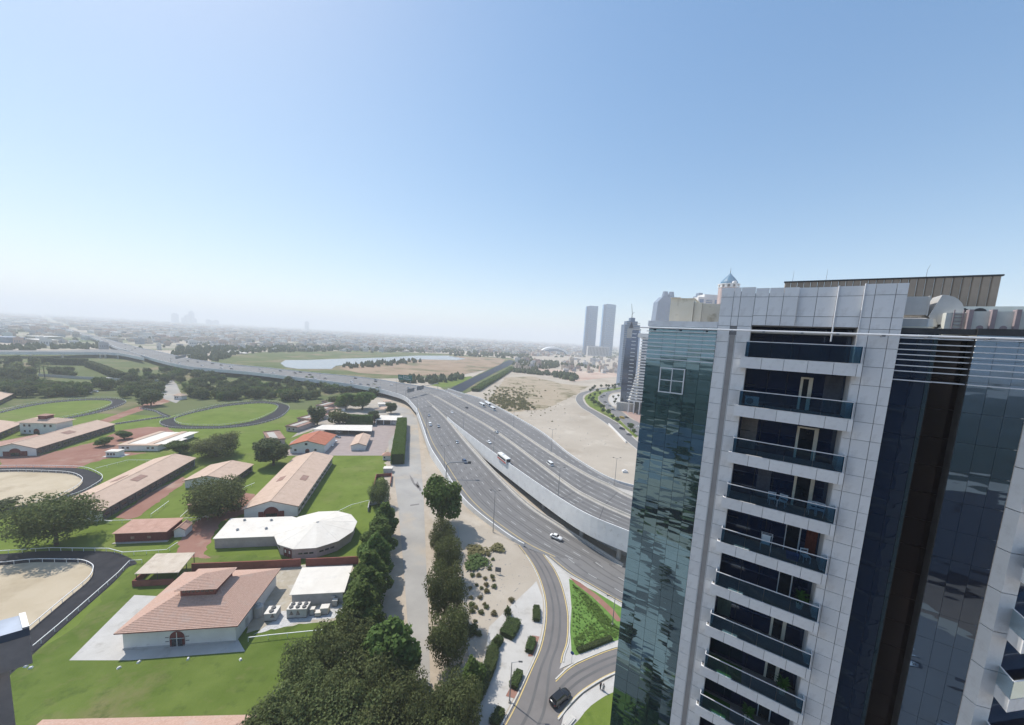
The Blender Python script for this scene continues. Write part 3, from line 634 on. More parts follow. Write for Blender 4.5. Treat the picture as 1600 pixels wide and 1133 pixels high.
for k in range(12):
    zs = 68.3-FL_H*k
    q = MB(); q.prism([(p.x, p.y) for p in (st, cn, fr, bk)], zs-.72, zs); b_ = q.build('balcony', clad, tower)
    q = MB()
    for p0, p1 in ((st, cn), (cn, fr)):
        dd = (p1-p0).normalized()*.02; nn = Vector((dd.y,-dd.x,0))*.6
        q.loft([[p0-nn+Vector((0,0,zs+.05)),p0+nn+Vector((0,0,zs+.05)),p0+nn+Vector((0,0,zs+1.05)),p0-nn+Vector((0,0,zs+1.05))],[p1-nn+Vector((0,0,zs+.05)),p1+nn+Vector((0,0,zs+.05)),p1+nn+Vector((0,0,zs+1.05)),p1-nn+Vector((0,0,zs+1.05))]])
    q.build('balustrade', bal_glass, b_)
    q = MB(); u = Vector((0,0,zs+1.08)); q.tube(st+u, cn+u, .03); q.tube(cn+u, fr+u, .03); q.build('handrail', fin_m, b_)
# ---- roof structures: each stands on the roof as a thing of its own
def on_roof(name, label, cat, x=0, y=0, z=73.5, group=None):
    M = Matrix.Rotation(TRZ, 3, 'Z'); p = M @ Vector((x, y, 0)) + TW
    return thing(name, label, cat, (p.x, p.y, z), TRZ, group)
t = on_roof('penthouse_block', 'cream stepped penthouse block behind the glass parapet on the tower roof', 'rooftop block', -5.7, 3)
for x0, x1, y, zt in ((0,.72,.0,2.5),(.72,1.76,-.06,2.42),(1.78,2.35,.1,2.15)):
    q = MB(); q.box(x0,y,0,x1,6,zt); q.build('wall_panel', cream, t)
q = MB(); q.box(-.04,-.1,2.501,.74,6,2.56); q.box(.741,-.12,2.421,1.8,6,2.48); q.build('coping', cream, t)
for i in range(7):
    a = Vector((2.36+i*.075,.25+i*1.15,0)); b = a+Vector((.075,1.13,0))
    q = MB(); q.prism([(a.x,a.y),(b.x,b.y),(b.x+2,b.y+1),(a.x+2,a.y+1)],0,2.1-(i%2)*.05); q.build('wall_panel', cream, t)
t = on_roof('screen_wall', 'long brown ribbed metal screen standing behind the white roof parapet', 'screen', 1.9, 8.2)
_sp = None; browns = per_object(mat('brown_sheet', (.30,.25,.205), .6, .12, 1.0, spec=.3), .12)
for i in range(27):
    if _sp is None: q = MB(); q.loft([[(.01,0,z),(.06,-.09,z),(.36,-.09,z),(.41,0,z),(.41,.05,z),(.01,.05,z)] for z in (0,4.25)]); o = q.build('ribbed_panel', browns, t); _sp = o.data
    else: o = link('ribbed_panel', _sp, t)
    o.location = (i*.42, 0, 0)
q = MB(); q.box(-.05,-.14,4.26,11.4,.12,4.36); q.build('top_rail', dark_metal, t)
duct_m = mat('duct_metal', (.62,.60,.57), .4, .08, 1.5, metal=.25, spec=.5)
t = on_roof('air_duct', 'large pale sheet metal duct with rounded elbow beside the white pier', 'duct', 7.6, 2.6)
q = MB(); q.box(0,0,1.25,1.25,1.3,2.35); q.build('duct_run', duct_m, t)
prof = [(1.3,1.15)]+[(1.7+.95*cos(a), 1.45+.98*sin(a)) for a in [rad(90-15*i) for i in range(0,9)]]+[(2.55,.7),(1.6,.7)]
q = MB(); q.loft([[(x,y,z) for x, z in prof] for y in (-.05,1.45)]); q.build('duct_elbow', duct_m, t)
q = MB()
for x in (.02,1.2): q.box(x,-.03,1.22,x+.06,1.33,2.39)
q.build('duct_flange', duct_m, t)
t = on_roof('air_duct', 'low round ended duct lying under the big elbow on the roof', 'duct', 7.5, 2.2)
q = MB(); q.loft([[(x,.0,.55),(x+.02,.0,1.0),(x,.6,1.12),(x,1.2,1.0),(x,1.2,.55)] for x in (0,1.3)]); q.tube((1.3,.6,.55),(1.3,.6,1.02),.6,.5,14); q.build('duct_run', duct_m, t)
q = MB(); q.box(-.2,-.1,0,1.1,1.3,.54); q.tube((1.1,.6,0),(1.1,.6,.54),.7,.7,16); q.build('plinth', cream, t)
q = MB(); q.box(1.8,.1,0,3.0,1.2,.5); q.build('base_frame', duct_m, t)
rib_m = mat('mauve_rib', (.33,.27,.28), .7, .1, 2)
fan_w = mat('cooler_white', (.66,.67,.62), .6, .08, 1.5)
t = on_roof('cooling_tower', 'row of white cooler bays divided by mauve ribs at the roof edge', 'cooling unit', 9.75, 1.9)
for i in range(7):
    q = MB(); q.box(.55+i*.83,0,.2,1.36+i*.83,2.5,1.42); q.build('cooler_bay', fan_w, t)
    q = MB(); q.box(.45+i*.83,-.22,.15,.62+i*.83,.2,1.5); q.build('rib', rib_m, t)
    q = MB(); q.tube((1.0+i*.83,-.02,.52),(1.0+i*.83,.02,.52),.13,.13,10); q.build('outlet', rib_m, t)
q = MB(); q.box(-.3,.1,0,.44,2.4,1.35); q.build('end_housing', fan_w, t)
q = MB()
for x in (-.05,.3): q.box(x,-.0,.1,x+.04,.06,1.5)
for i in range(6): q.box(-.0,.005,.25+i*.2,.29,.05,.28+i*.2)
q.build('ladder', rib_m, t)
t = on_roof('air_handler', 'white air handler with round fans behind the mauve ribs', 'air handler', 10.6, 5.0)
q = MB(); q.box(0,0,0,4.2,2,2.0); q.build('casing', fan_w, t)
q = MB(); q.tube((.3,-.05,1.6),(.3,.05,1.6),.3,.3,14); q.tube((1.0,-.05,1.6),(1.0,.05,1.6),.3,.3,14); q.build('fan', dark_metal, t)
t = on_roof('vent_hood', 'half round grey vent hood beyond the brown screen', 'vent', 13.0, 6.2, 74.6)
q = MB(); q.loft([[(.9-.9*cos(a), y, .9*sin(a)) for a in [rad(15*i) for i in range(0,7)]]+[(1.9,y,.9),(1.9,y,0)] for y in (0,1.2)]); q.build('hood', duct_m, t)
for i, x in enumerate((2.4,4.5,9.9)):
    t = on_roof('antenna', ['thin antenna rod above the left end of the brown screen','thin antenna rod above the brown screen near the pier','curved antenna rod above the right half of the brown screen'][i], 'antenna', x, 8.4, 77.8)
    q = MB(); q.tube((0,0,0),(.02,0,.6),.014,.01,6); q.tube((.02,0,.6),(.12 if i == 2 else .02,0,.95),.01,.006,6); q.build('rod', steel, t)
# ---- things left on the balconies
def on_tower(x, y, z):
    p = Matrix.Rotation(TRZ, 3, 'Z') @ Vector((x, y, 0)) + TW; return (p.x, p.y, z)
t = thing('air_conditioner', 'white air conditioner box on the second balcony beside the left pier', 'air conditioner', on_tower(.35,.35,SLABS[1]), TRZ)
q = MB(); q.box(0,0,.08,.8,.32,.68); q.build('casing', fin_m, t)
q = MB(); q.tube((.28,-.02,.38),(.28,.0,.38),.22,.22,16); q.build('fan_grille', steel, t)
q = MB(); q.box(.05,.02,0,.12,.3,.079); q.box(.68,.02,0,.75,.3,.079); q.build('foot', dark_metal, t)
def chair(x, k, rz, label, grp):
    t = thing('patio_chair', label, 'chair', on_tower(x, .95, SLABS[k]+.001), TRZ+rz, grp)
    q = MB(); q.box(-.23,-.22,.42,.23,.22,.46); q.build('seat', fin_m, t)
    q = MB(); q.box(-.23,.2,.47,-.19,.25,.85); q.box(.19,.2,.47,.23,.25,.85); q.box(-.189,.21,.76,.189,.24,.85); q.box(-.189,.21,.55,.189,.24,.66); q.build('backrest', fin_m, t)
    for a, b in ((-.2,-.2),(.2,-.2),(-.2,.2),(.2,.2)): q = MB(); q.box(a-.02,b-.02,0,a+.02,b+.02,.419); q.build('leg', fin_m, t)
for x, k, rz, l in ((2.7,3,.2,'white plastic chair on the fourth balcony, left one of the middle pair'),(3.25,3,-.3,'white plastic chair on the fourth balcony just left of the door'),(4.85,3,.1,'white plastic chair on the fourth balcony right of the door'),(5.25,3,-.2,'white plastic chair on the fourth balcony at the right corner'),(4.9,4,.4,'pale chair on the fifth balcony near its right end')):
    chair(x, k, rz, l, 'chairs on the balconies')
t = thing('drying_rack', 'white drying rack hung with washing on the fifth balcony', 'drying rack', on_tower(2.7,.9,SLABS[4]), TRZ)
q = MB()
for x in (-.3,.3): q.tube((x,-.2,0),(x,.2,1.2),.015,.015,6); q.tube((x,.2,0),(x,-.2,1.2),.015,.015,6)
for y in (-.2,0,.2): q.tube((-.35,y,1.2),(.35,y,1.2),.012,.012,6)
q.build('frame', fin_m, t)
q = MB(); q.box(-.28,-.21,.5,.2,-.19,1.2); q.build('towel', white_rail, t)
t = thing('storage_tub', 'blue plastic tub on the fifth balcony floor', 'tub', on_tower(4.2,.8,SLABS[4]), TRZ)
q = MB(); q.loft([[(-.3,-.2,0),(.3,-.2,0),(.3,.2,0),(-.3,.2,0)],[(-.36,-.25,.4),(.36,-.25,.4),(.36,.25,.4),(-.36,.25,.4)]]); q.build('tub', mat('blue_plastic', (.04,.11,.30), .5), t)
# ------------------------------------------------------------------ estate: stables, houses, yards
def roofmat(name, a, b, s=1.0):
    m = mix_patch(mat(name, a, .85, scale=.5, col2=b, spec=.1, detail=6), tuple(c*.8 for c in a), .35, .55, .8)
    return m
tan_roof = roofmat('tan_sheet_roof', (.50,.365,.28), (.57,.43,.34))
pink_roof = roofmat('pink_tile_roof', (.43,.255,.195), (.54,.345,.275))
red_roof = roofmat('red_tile_roof', (.36,.125,.075), (.45,.185,.12))
brown_roof = roofmat('brown_tile_roof', (.27,.16,.125), (.36,.24,.20))
white_roof = mix_patch(mat('white_membrane', (.64,.59,.52), .7, scale=.3, col2=(.72,.675,.605), spec=.2, detail=6), (.54,.51,.465), .5, .56, .8)
pink_wall = mix_patch(mat('pinkish_render', (.44,.36,.345), .9, scale=.5, col2=(.51,.43,.41), spec=.1), (.37,.30,.285), .8, .55, .78)
grey_wall = mix_patch(mat('grey_render', (.40,.395,.385), .9, scale=.5, col2=(.48,.475,.465), spec=.1), (.33,.32,.31), .8, .55, .78)
def place(A, B, C=None, z=0.0):
    a, b = G(*A, z), G(*B, z); d = b-a; d.z = 0; rz = atan2(d.y, d.x); wd = d.length; dp = None
    if C: c = G(*C, z)-b; u = Vector((-sin(rz), cos(rz), 0)); dp = c.dot(u)
    return Vector((a.x, a.y, 0)), rz, wd, dp
def windows(t, spots, y, m=black_glass, fr=white_wall, parent=None):
    """spots: (x0,x1,z0,z1) on the wall y; frame with a pane in it"""
    for x0, x1, z0, z1 in spots:
        q = MB(); f = .09
        for a, b, c, d in ((x0-f,x1+f,z0-f,z0),(x0-f,x1+f,z1,z1+f),(x0-f,x0,z0+.001,z1-.001),(x1,x1+f,z0+.001,z1-.001)): q.box(a,y-.09,c,b,y-.002,d)
        o = q.build('window', fr, parent or t); q = MB(); q.box(x0,y-.04,z0,x1,y-.003,z1); q.build('pane', m, o)
def side_windows(t, spots, x, s=1):
    for y0, y1, z0, z1 in spots:
        q = MB(); q.box(min(x,x+.06*s),y0,z0,max(x,x+.06*s),y1,z1); q.build('window', black_glass, t)
def arch_door(t, cx, y, wd, h, m, wings=0.0):
    q = MB(); pts = [(cx-wd/2,0)]+[(cx+wd/2*cos(a), h-wd/2+wd/2*sin(a)) for a in [pi*(1-i/10) for i in range(11)]]+[(cx+wd/2,0)]
    q.loft([[(x,y-.12,z) for x, z in pts],[(x,y+.05,z) for x, z in pts]]); d = q.build('door', m, t)
    q = MB(); q.box(cx-wd*.36,y-.16,0,cx+wd*.36,y-.121,h-wd*.5); q.build('door_opening', black_glass, d)
    if wings:
        for s in (-1,1):
            q = MB(); x0 = cx+s*(wd/2+.05); x1 = x0+s*wings; q.box(min(x0,x1),y-.2,0,max(x0,x1),y-.02,2.5); q.build('door_leaf', m, t)
def gable(name, label, A, B, C=None, he=4.0, rise=2.4, roof=tan_roof, wall=white_wall, side=None, dp=None, ov=.6, door=None, hatch=None, wins=(), cat='stable', group=None, louvres=0, width=None):
    if C:                                   # the long side B-C sets the heading
        b, c = G(*B, he), G(*C, he); v = c-b; v.z = 0; dp = v.length; v.normalize(); ax = Vector((v.y,-v.x,0))
        rz = atan2(ax.y, ax.x); wd = width or abs((G(*A, he)-b).dot(ax)); o = Vector((b.x,b.y,0))-ax*wd
    else: o, rz, wd, _ = place(A, B, None, he)
    t = thing(name, label, cat, o, rz, group); hw = wd/2
    pts = [(0,0),(wd,0),(wd,he),(hw,he+rise*(1-0.02)),(0,he)]
    for ya, yb in ((0,.3),(dp-.3,dp)):
        q = MB(); q.loft([[(x,ya,z-.05) for x, z in pts],[(x,yb,z-.05) for x, z in pts]]); q.build('gable_wall', wall, t)
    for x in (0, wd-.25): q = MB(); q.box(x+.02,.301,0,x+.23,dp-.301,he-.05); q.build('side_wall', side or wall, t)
    sl = rise/hw
    for s in (0, 1):
        q = MB(); e = -ov; ze = he-ov*sl
        a = [(e,ze),(hw,he+rise),(hw,he+rise+.16),(e,ze+.16)]
        if s: a = [(wd-x,z) for x, z in a]
        q.loft([[(x,y,z) for x, z in a] for y in (-ov,dp+ov)]); r = q.build('roof', roof, t)
        if hatch:
            f0, f1, g0, g1 = hatch; x0, x1 = hw*f0, hw*f1; zf = lambda x: he+sl*x+.17
            P_ = [(x0,zf(x0)),(x1,zf(x1)),(x1,zf(x1)+.1),(x0,zf(x0)+.1)]
            if s: P_ = [(wd-x,z) for x, z in P_]
            q = MB(); q.loft([[(x,y,z) for x, z in P_] for y in (dp*g0,dp*g1)]); q.build('roof_hatch', brown_roof, r)
        q = MB(); b_ = [(e,ze-.14),(hw,he+rise-.14),(hw,he+rise-.01),(e,ze-.01)]
        if s: b_ = [(wd-x,z) for x, z in b_]
        q.loft([[(x,y,z) for x, z in b_] for y in (-ov,-ov+.12)]); q.build('verge_board', red_paint, r)
    q = MB(); q.box(hw-.14,-ov,he+rise+.12,hw+.14,dp+ov,he+rise+.24); q.build('ridge_cap', roof, t)
    if door: arch_door(t, hw+door[0], 0, door[1], door[2], red_paint, door[3])
    windows(t, wins, 0)
    if louvres:
        st = dp/louvres
        q = MB()
        for i in range(louvres): q.box(wd+.001-.02,i*st+st*.25,1.2,wd+.05,i*st+st*.75,2.2)
        tag(q.build('side_hatches', black_glass, t), kind='stuff')
        q = MB()
        for i in range(louvres+1): q.box(wd-.02,max(.31,i*st-.12),0,wd+.09,i*st+.12,he-.1)
        tag(q.build('side_posts', dark_metal, t), kind='stuff')
    return t
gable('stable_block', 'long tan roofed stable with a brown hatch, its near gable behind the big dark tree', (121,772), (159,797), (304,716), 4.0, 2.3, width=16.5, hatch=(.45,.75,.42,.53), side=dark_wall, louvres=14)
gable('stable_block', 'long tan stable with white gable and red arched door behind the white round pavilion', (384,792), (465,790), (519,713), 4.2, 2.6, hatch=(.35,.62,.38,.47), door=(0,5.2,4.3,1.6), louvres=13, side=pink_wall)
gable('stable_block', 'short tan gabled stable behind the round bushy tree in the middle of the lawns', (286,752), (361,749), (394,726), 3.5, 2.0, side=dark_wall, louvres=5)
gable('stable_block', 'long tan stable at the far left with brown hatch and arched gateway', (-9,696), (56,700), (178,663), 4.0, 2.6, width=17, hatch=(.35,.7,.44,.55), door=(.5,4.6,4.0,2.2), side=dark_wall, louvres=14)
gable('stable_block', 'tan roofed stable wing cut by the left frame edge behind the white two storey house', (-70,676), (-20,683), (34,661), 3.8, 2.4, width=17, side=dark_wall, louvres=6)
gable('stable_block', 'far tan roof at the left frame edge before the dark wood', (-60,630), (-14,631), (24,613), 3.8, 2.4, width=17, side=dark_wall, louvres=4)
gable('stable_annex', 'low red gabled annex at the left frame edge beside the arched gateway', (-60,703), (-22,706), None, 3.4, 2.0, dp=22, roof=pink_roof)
gable('courtyard_house', 'white house with orange red gable roof by the parking court', (453,695), (507,695), (524,679.5), 4.9, 2.4, roof=red_roof, wins=((2.2,3.4,1.2,2.4),(7.8,9.2,4.6,5.9),(12.8,14,1.2,2.4)), cat='house', door=(0,2.2,2.5,0))
gable('store_hut', 'small white hut with tan gable roof in the parking court', (549,695), (571,695.5), (578,680), 3.2, 1.4, roof=tan_roof, cat='hut')
gable('shed_annex', 'small white annex with pink gable roof beside the red shed', (272,828), (289,827), (300,817), 2.6, 1.0, roof=pink_roof, cat='annex', ov=.3)
def hip(t, wd, dp, he, rise, roof, ov=.8, courses=14, inset=None, name='roof', base=0.0, x0=0, y0=0, top=None):
    """stepped tile courses from the eaves up to a small flat top or ridge"""
    q = MB(); ins = inset if inset else min(wd, dp)/2; rings = []
    for i in range(courses+1):
        f = i/courses; k = -ov+(ins+ov)*f; z = he+(rise)*f
        r = [(x0+k,y0+k),(x0+wd-k,y0+k),(x0+wd-k,y0+dp-k),(x0+k,y0+dp-k)]
        if i: rings.append([(x,y,z-.0) for x, y in r])
        rings.append([(x,y,z+.07) for x, y in r])
    q.loft([[(x,y,he-.08) for x, y in [(x0-ov,y0-ov),(x0+wd+ov,y0-ov),(x0+wd+ov,y0+dp+ov),(x0-ov,y0+dp+ov)]]]+rings); return q.build(name, roof, t)
# big hip roofed house, lower left
o, rz, wd, dp = place((191,985), (368,974), (421,892), 4.6)
t = thing('hip_roof_house', 'white house with wide pink tiled hip roof and raised lantern', 'house', o, rz)
q = MB(); q.box(0,0,0,wd,dp,4.55); q.build('wall', white_wall, t)
tile = mix_patch(mat('pink_tiles', (.43,.275,.21), .85, scale=3.0, col2=(.55,.375,.30), spec=.1, bump=.5, bscale=9, detail=7, stretch=(1,1,.4)), (.48,.36,.30), .4, .52, .75)
hip(t, wd, dp, 4.6, 3.6, tile, .9, 26, inset=7.4)
lx, ly = wd*.5-3.7, dp*.5-3.4
q = MB(); q.box(lx,ly,7.0,lx+7.4,ly+6.6,9.5); lan = q.build('lantern', red_brick, t)
q = MB()
for i in range(7): q.box(lx+.4+i*.97,ly-.04,8.4,lx+1.1+i*.97,ly+.01,9.2)
q.build('lantern_louvre', black_glass, lan)
hip(t, 7.4, 6.6, 9.5, 1.5, tile, .75, 11, inset=3.2, name='lantern_roof', x0=lx, y0=ly)
q = MB(); q.box(-.92,-.92,4.42,wd+.92,-.86,4.6); q.box(wd+.86,-.859,4.42,wd+.92,dp+.9,4.6); q.box(-.92,-.859,4.42,-.86,dp+.9,4.6); q.build('gutter', red_paint, t)
arch_door(t, wd*.47, 0, 2.9, 3.6, red_paint); 
q = MB(); q.box(wd*.47-.07,-.2,0,wd*.47+.07,-.165,3.4); q.box(wd*.47-1.5,-.2,1.9,wd*.47+1.5,-.166,2.0); q.build('door_bar', white_wall, t)
for s in (-1,1):
    q = MB()
    for z in (1.2,2.2): q.box(wd*.47+s*2.0-.35,-.1,z,wd*.47+s*2.0+.35,-.01,z+.08)
    q.build('hinge_strap', dark_metal, t)
q = MB(); q.box(wd+.003,dp*.2,.3,wd+.05,dp*.2+1.2,2.5); q.build('side_door', grey_wall, t)
q = MB(); q.box(-.12,-.12,0,wd+.12,-.001,.35); q.build('plinth', grey_wall, t)
# two storey white house with cupola
o, rz, wd, dp = place((30,659.5), (87,661), (100,656.5), 7.0)
t = thing('cupola_house', 'white two storey house with tan roof and red cupola at the far left', 'house', o, rz)
dp = max(9, dp); q = MB(); q.box(0,0,0,wd,dp,6.95); q.build('wall', white_wall, t)
hip(t, wd, dp, 7.0, 1.7, tan_roof, 1.3, 8, inset=dp/2-1.2)
c0 = wd*.5
q = MB(); q.box(c0-2.2,dp*.5-2,8.2,c0+2.2,dp*.5+2,10.6); q.build('cupola', red_paint, t); hip(t, 4.4, 4, 10.6, .8, pink_roof, .5, 4, inset=1.9, name='cupola_roof', x0=c0-2.2, y0=dp*.5-2)
windows(t, [(wd*f,wd*f+1.2,4.4,5.8) for f in (.1,.24,.66,.82)]+[(wd*f,wd*f+1.0,1.0,2.2) for f in (.1,.24)], 0); arch_door(t, wd*.45, 0, 3.0, 3.2, red_paint)
# low U shaped block
o, rz, wd, dp = place((185,696), (246,696.5), (266,675), 3.0)
t = thing('clinic_block', 'low white building with tan rimmed flat roof beside the red dirt yard', 'building', o, rz)
q = MB(); q.box(0,0,0,wd,dp,2.95); q.build('wall', white_wall, t)
q = MB(); q.box(.2,.2,2.96,wd-.2,dp-.2,3.05); q.build('roof', white_roof, t)
for a in ((-.6,-.6,wd+.6,2.2),(-.6,2.21,2.4,dp+.5),(wd*.62,2.21,wd*.62+3.2,dp+.5)):
    q = MB(); q.box(a[0],a[1],3.06,a[2],a[3],3.35); q.build('roof_rim', tan_roof, t)
q = MB(); q.box(wd*.84,2.21,3.06,wd+2.5,dp+.5,3.2); q.build('side_canopy', white_roof, t)
windows(t, [(wd*f,wd*f+1.2,1.2,2.2) for f in (.08,.2,.72,.84)], 0)
for i, (a, b) in enumerate((((268,683),(282,683)),((264,689),(279,690)))):
    o, rz, wd, dp = place(a, b, None, 2.8)
    t = thing('lean_to_shed', ['small white lean-to shed by the tree right of the low white building','lower white roofed lean-to beside the low white building'][i], 'shed', o, rz, 'lean-to sheds by the low white building')
    q = MB(); q.box(0,0,0,wd,5,2.5); q.build('wall', dark_wall, t); q = MB(); q.loft([[(-.3,-.3,2.55),(wd+.3,-.3,2.55),(wd+.3,5.3,3.0),(-.3,5.3,3.0)],[(-.3,-.3,2.7),(wd+.3,-.3,2.7),(wd+.3,5.3,3.15),(-.3,5.3,3.15)]]); q.build('roof', white_roof, t)
# water tank kiosk
o, rz, wd, dp = place((165.5,714), (185,714), None, 0)
t = thing('tank_kiosk', 'small white box kiosk with green tinted panels on the lawn edge', 'kiosk', o, rz)
q = MB(); q.box(0,0,0,wd,3.6,2.7); q.build('wall', white_wall, t); q = MB(); q.box(-.25,-.25,2.71,wd+.25,3.85,2.95); q.build('roof', white_roof, t); q = MB(); q.box(-1.5,-.6,.03,wd+2,4.5,.1); q.build('pad', paver, t)
windows(t, [(.6+i*1.3,1.5+i*1.3,.9,2.0) for i in range(int(wd/1.4))], 0)
# red shed
o, rz, wd, dp = place((179,833), (260,830), (281,813), 3.4)
t = thing('red_shed', 'red timber shed with pink single pitch roof on the lawn', 'shed', o, rz)
q = MB(); q.loft([[(0,0,0),(wd,0,0),(wd,0,3.3),(0,0,3.3)],[(0,dp,0),(wd,dp,0),(wd,dp,3.9),(0,dp,3.9)]]); q.build('wall', red_paint, t)
q = MB(); q.loft([[(-.4,-.5,3.32),(wd+.4,-.5,3.32),(wd+.4,-.5,3.48),(-.4,-.5,3.48)],[(-.4,dp+.4,4.0),(wd+.4,dp+.4,4.0),(wd+.4,dp+.4,4.15),(-.4,dp+.4,4.15)]]); q.build('roof', pink_roof, t)
q = MB(); q.box(-.4,-.7,.03,wd+.5,-.001,.25); q.build('plinth', concrete, t)
q = MB()
for i in range(int(wd/1.0)): q.box(i*1.0+.2,-.05,.25,i*1.0+.26,-.002,3.2)
q.build('board_strip', red_paint, t)
q = MB(); q.box(wd*.3,-.06,1.2,wd*.3+1,-.003,2.0); q.box(wd*.62,-.06,1.2,wd*.62+1,-.003,2.0); q.build('shutter', brown_roof, t)
# small red shed under the tree
o, rz, wd, dp = place((294,800), (318,801), None, 0)
t = thing('red_shed', 'little red shed half hidden under the round bushy tree', 'shed', o, rz)
q = MB(); q.box(0,0,0,wd,4,2.8); q.build('wall', red_paint, t); q = MB(); q.box(-.4,-.4,2.81,wd+.4,4.4,3.0); q.build('roof', pink_roof, t)
# round white pavilion with its flat wing
c = G(496,826,3.6); R_ = (G(560,817,3.6)-G(431,837,3.6)).length/2
t = thing('round_pavilion', 'white twelve sided pavilion with low cone roof and flat wing', 'pavilion', (c.x,c.y,0), rad(12))
ring = lambda r, z, off=0: [(r*cos(2*pi*(i+.5)/12), r*sin(2*pi*(i+.5)/12), z) for i in range(12)]
q = MB(); q.loft([ring(R_-.7,0), ring(R_-.7,3.55)]); q.build('wall', pink_wall, t)
rg = ring(R_+.1, 3.62)
for i in range(12):
    a, b = Vector(rg[i]), Vector(rg[(i+1)%12]); u = Vector((0,0,.16)); ap = Vector((0,0,5.9))
    q = MB(); q.add([a,b,ap,a+u,b+u,ap+u],[(0,2,1),(3,4,5),(0,1,4,3),(1,2,5,4),(2,0,3,5)]); q.tube(a+u, ap+u, .045, .03, 5); q.build('roof_panel', white_roof, t)
q = MB(); q.tube((0,0,5.95),(0,0,6.3),.5,.3,10); q.build('finial', white_roof, t)
for i in range(12):
    a = 2*pi*(i+1)/12
    rr = (R_-.7)*cos(pi/12); n_ = Vector((cos(a),sin(a),0)); tg = Vector((-sin(a),cos(a),0))
    if i == 7:
        for s in (-1,1):
            q = MB(); p = n_*(rr+.03)+tg*s*.85; q.box(-.75,-.06,0,.75,.06,2.6); o_ = q.build('door', red_paint, t, loc=p, rz=a+pi/2)
            q = MB(); q.box(-.3,.061,1.2,.3,.08,2.2); q.box(-.3,-.08,1.2,.3,-.061,2.2); q.build('pane', white_wall, o_)
    elif i in (5,6,8,9):
        for s in (-1,0,1):
            q = MB(); p = n_*(rr+.02)+tg*s*1.6; q.box(-.6,-.05,1.5,.6,.05,2.0); q.build('window', black_glass, t, loc=p, rz=a+pi/2)
# the wing, in the pavilion's own frame
inv = Matrix.Rotation(-rad(12), 3, 'Z')
def tolocal(p): return inv @ (Vector((p.x,p.y,0))-Vector((c.x,c.y,0)))
W_ = [tolocal(G(*p, 3.3)) for p in ((335,842),(438,838),(470,812),(455,808),(362,811))]
q = MB(); q.prism([(p.x,p.y) for p in W_],0,3.3); q.build('wing_wall', pink_wall, t)
cc = sum(W_, Vector())/5
q = MB(); q.prism([((p-cc)*1.03+cc)[:2] for p in W_],3.31,3.5); wr = q.build('wing_roof', white_roof, t)
for px, py in ((382,813),(424,813),(371,828),(416,826)):
    p = tolocal(G(px, py, 3.6)); q = MB(); q.tube((p.x,p.y,3.5),(p.x,p.y,3.85),.35,.35,10); q.tube((p.x,p.y,3.85),(p.x,p.y,4.15),.5,.12,10); q.build('roof_vent', steel, wr)
# carport and low red wall in front of it
P4 = [G(*p, 3.4) for p in ((210,897),(279,894.5),(305,865),(244,867))]
o = Vector((P4[0].x,P4[0].y,0)); t = thing('carport', 'beige flat canopy on posts above a low red walled bay', 'canopy', o)
L4 = [p-o for p in P4]; mid_ = sum(L4, Vector())/4
q = MB(); q.loft([[(p.x,p.y,3.3+(.35 if i > 1 else 0)) for i, p in enumerate(L4)],[(p.x,p.y,3.45+(.35 if i > 1 else 0)) for i, p in enumerate(L4)]]); q.build('roof', mix_patch(mat('canvas_roof', (.50,.42,.33), .85, scale=.5, col2=(.58,.50,.41)), (.44,.36,.28), .4, .5, .7), t)
for p in L4+[(L4[0]+L4[1])/2, (L4[1]+L4[2])/2]:
    p = p+(mid_-p)*.05; q = MB(); q.tube((p.x,p.y,0),(p.x,p.y,3.5),.09,.09,8); q.build('post', dark_metal, t)
W0 = [(L4[0].x-.3,L4[0].y-.5),(L4[1].x-1.2,L4[1].y-.5),(L4[1].x-1.2,L4[1].y-.2),(L4[0].x-.3,L4[0].y-.2)]
q = MB(); q.prism(W0,0,1.7); q.prism([(L4[0].x-.3,L4[0].y-.19),(L4[0].x,L4[0].y-.19),(L4[3].x,L4[3].y),(L4[3].x-.3,L4[3].y)],0,1.7); q.build('bay_wall', red_brick, t)
# pump house
P4 = [G(*p, z) for p, z in (((452,930.5),3.1),((538,926),3.1),((551,884.5),3.6),((472,887.5),3.6))]
o = Vector((P4[0].x,P4[0].y,0)); t = thing('pump_house', 'white plant building with plain white pitched roof beside the gravel pad', 'plant building', o)
L4 = [p-o for p in P4]; mid_ = sum(L4, Vector())/4
q = MB(); q.prism([((p-mid_)*.93+mid_)[:2] for p in L4],0,3.0); q.build('wall', grey_wall, t)
q = MB(); q.loft([[(p.x,p.y,p.z+a) for p in L4] for a in (0,.14)]); q.build('roof', white_roof, t)
q = MB(); p = L4[0]+(L4[1]-L4[0])*.75; q.box(p.x,p.y+.1,0,p.x+1.1,p.y+.75,2.2); q.build('door', grey_wall, t)
# chillers and plant on the gravel
def chiller(px, a, nf, label, wd=4.6, dp=2.4, h=2.4):
    o, rz, w0, _ = place(px, a, None, 0); t = thing('chiller', label, 'chiller', o, rz)
    q = MB(); q.box(0,0,.25,wd,dp,h); q.build('casing', grey_wall, t)
    q = MB(); q.box(-.06,-.06,h,wd+.06,dp+.06,h+.16); q.build('top_deck', white_roof, t)
    st = wd/nf
    for i in range(nf):
        for j in (.28,.72):
            q = MB(); q.tube((st*(i+.5),dp*j,h+.16),(st*(i+.5),dp*j,h+.4),min(st*.4,dp*.2),None,14); q.build('fan', dark_metal, t)
    for i in range(max(1, nf-1)):
        q = MB(); x = wd*(i+.7)/nf; q.loft([[(x-.5,-.02,1.0),(x+.5,-.02,1.0),(x,-.02,2.2)],[(x-.5,.02,1.0),(x+.5,.02,1.0),(x,.02,2.2)]]); q.build('coil_vent', black_glass, t)
    q = MB(); q.box(0,.02,0,wd,.3,.249); q.box(0,dp-.3,0,wd,dp,.249); q.build('skid', dark_metal, t)
    return t
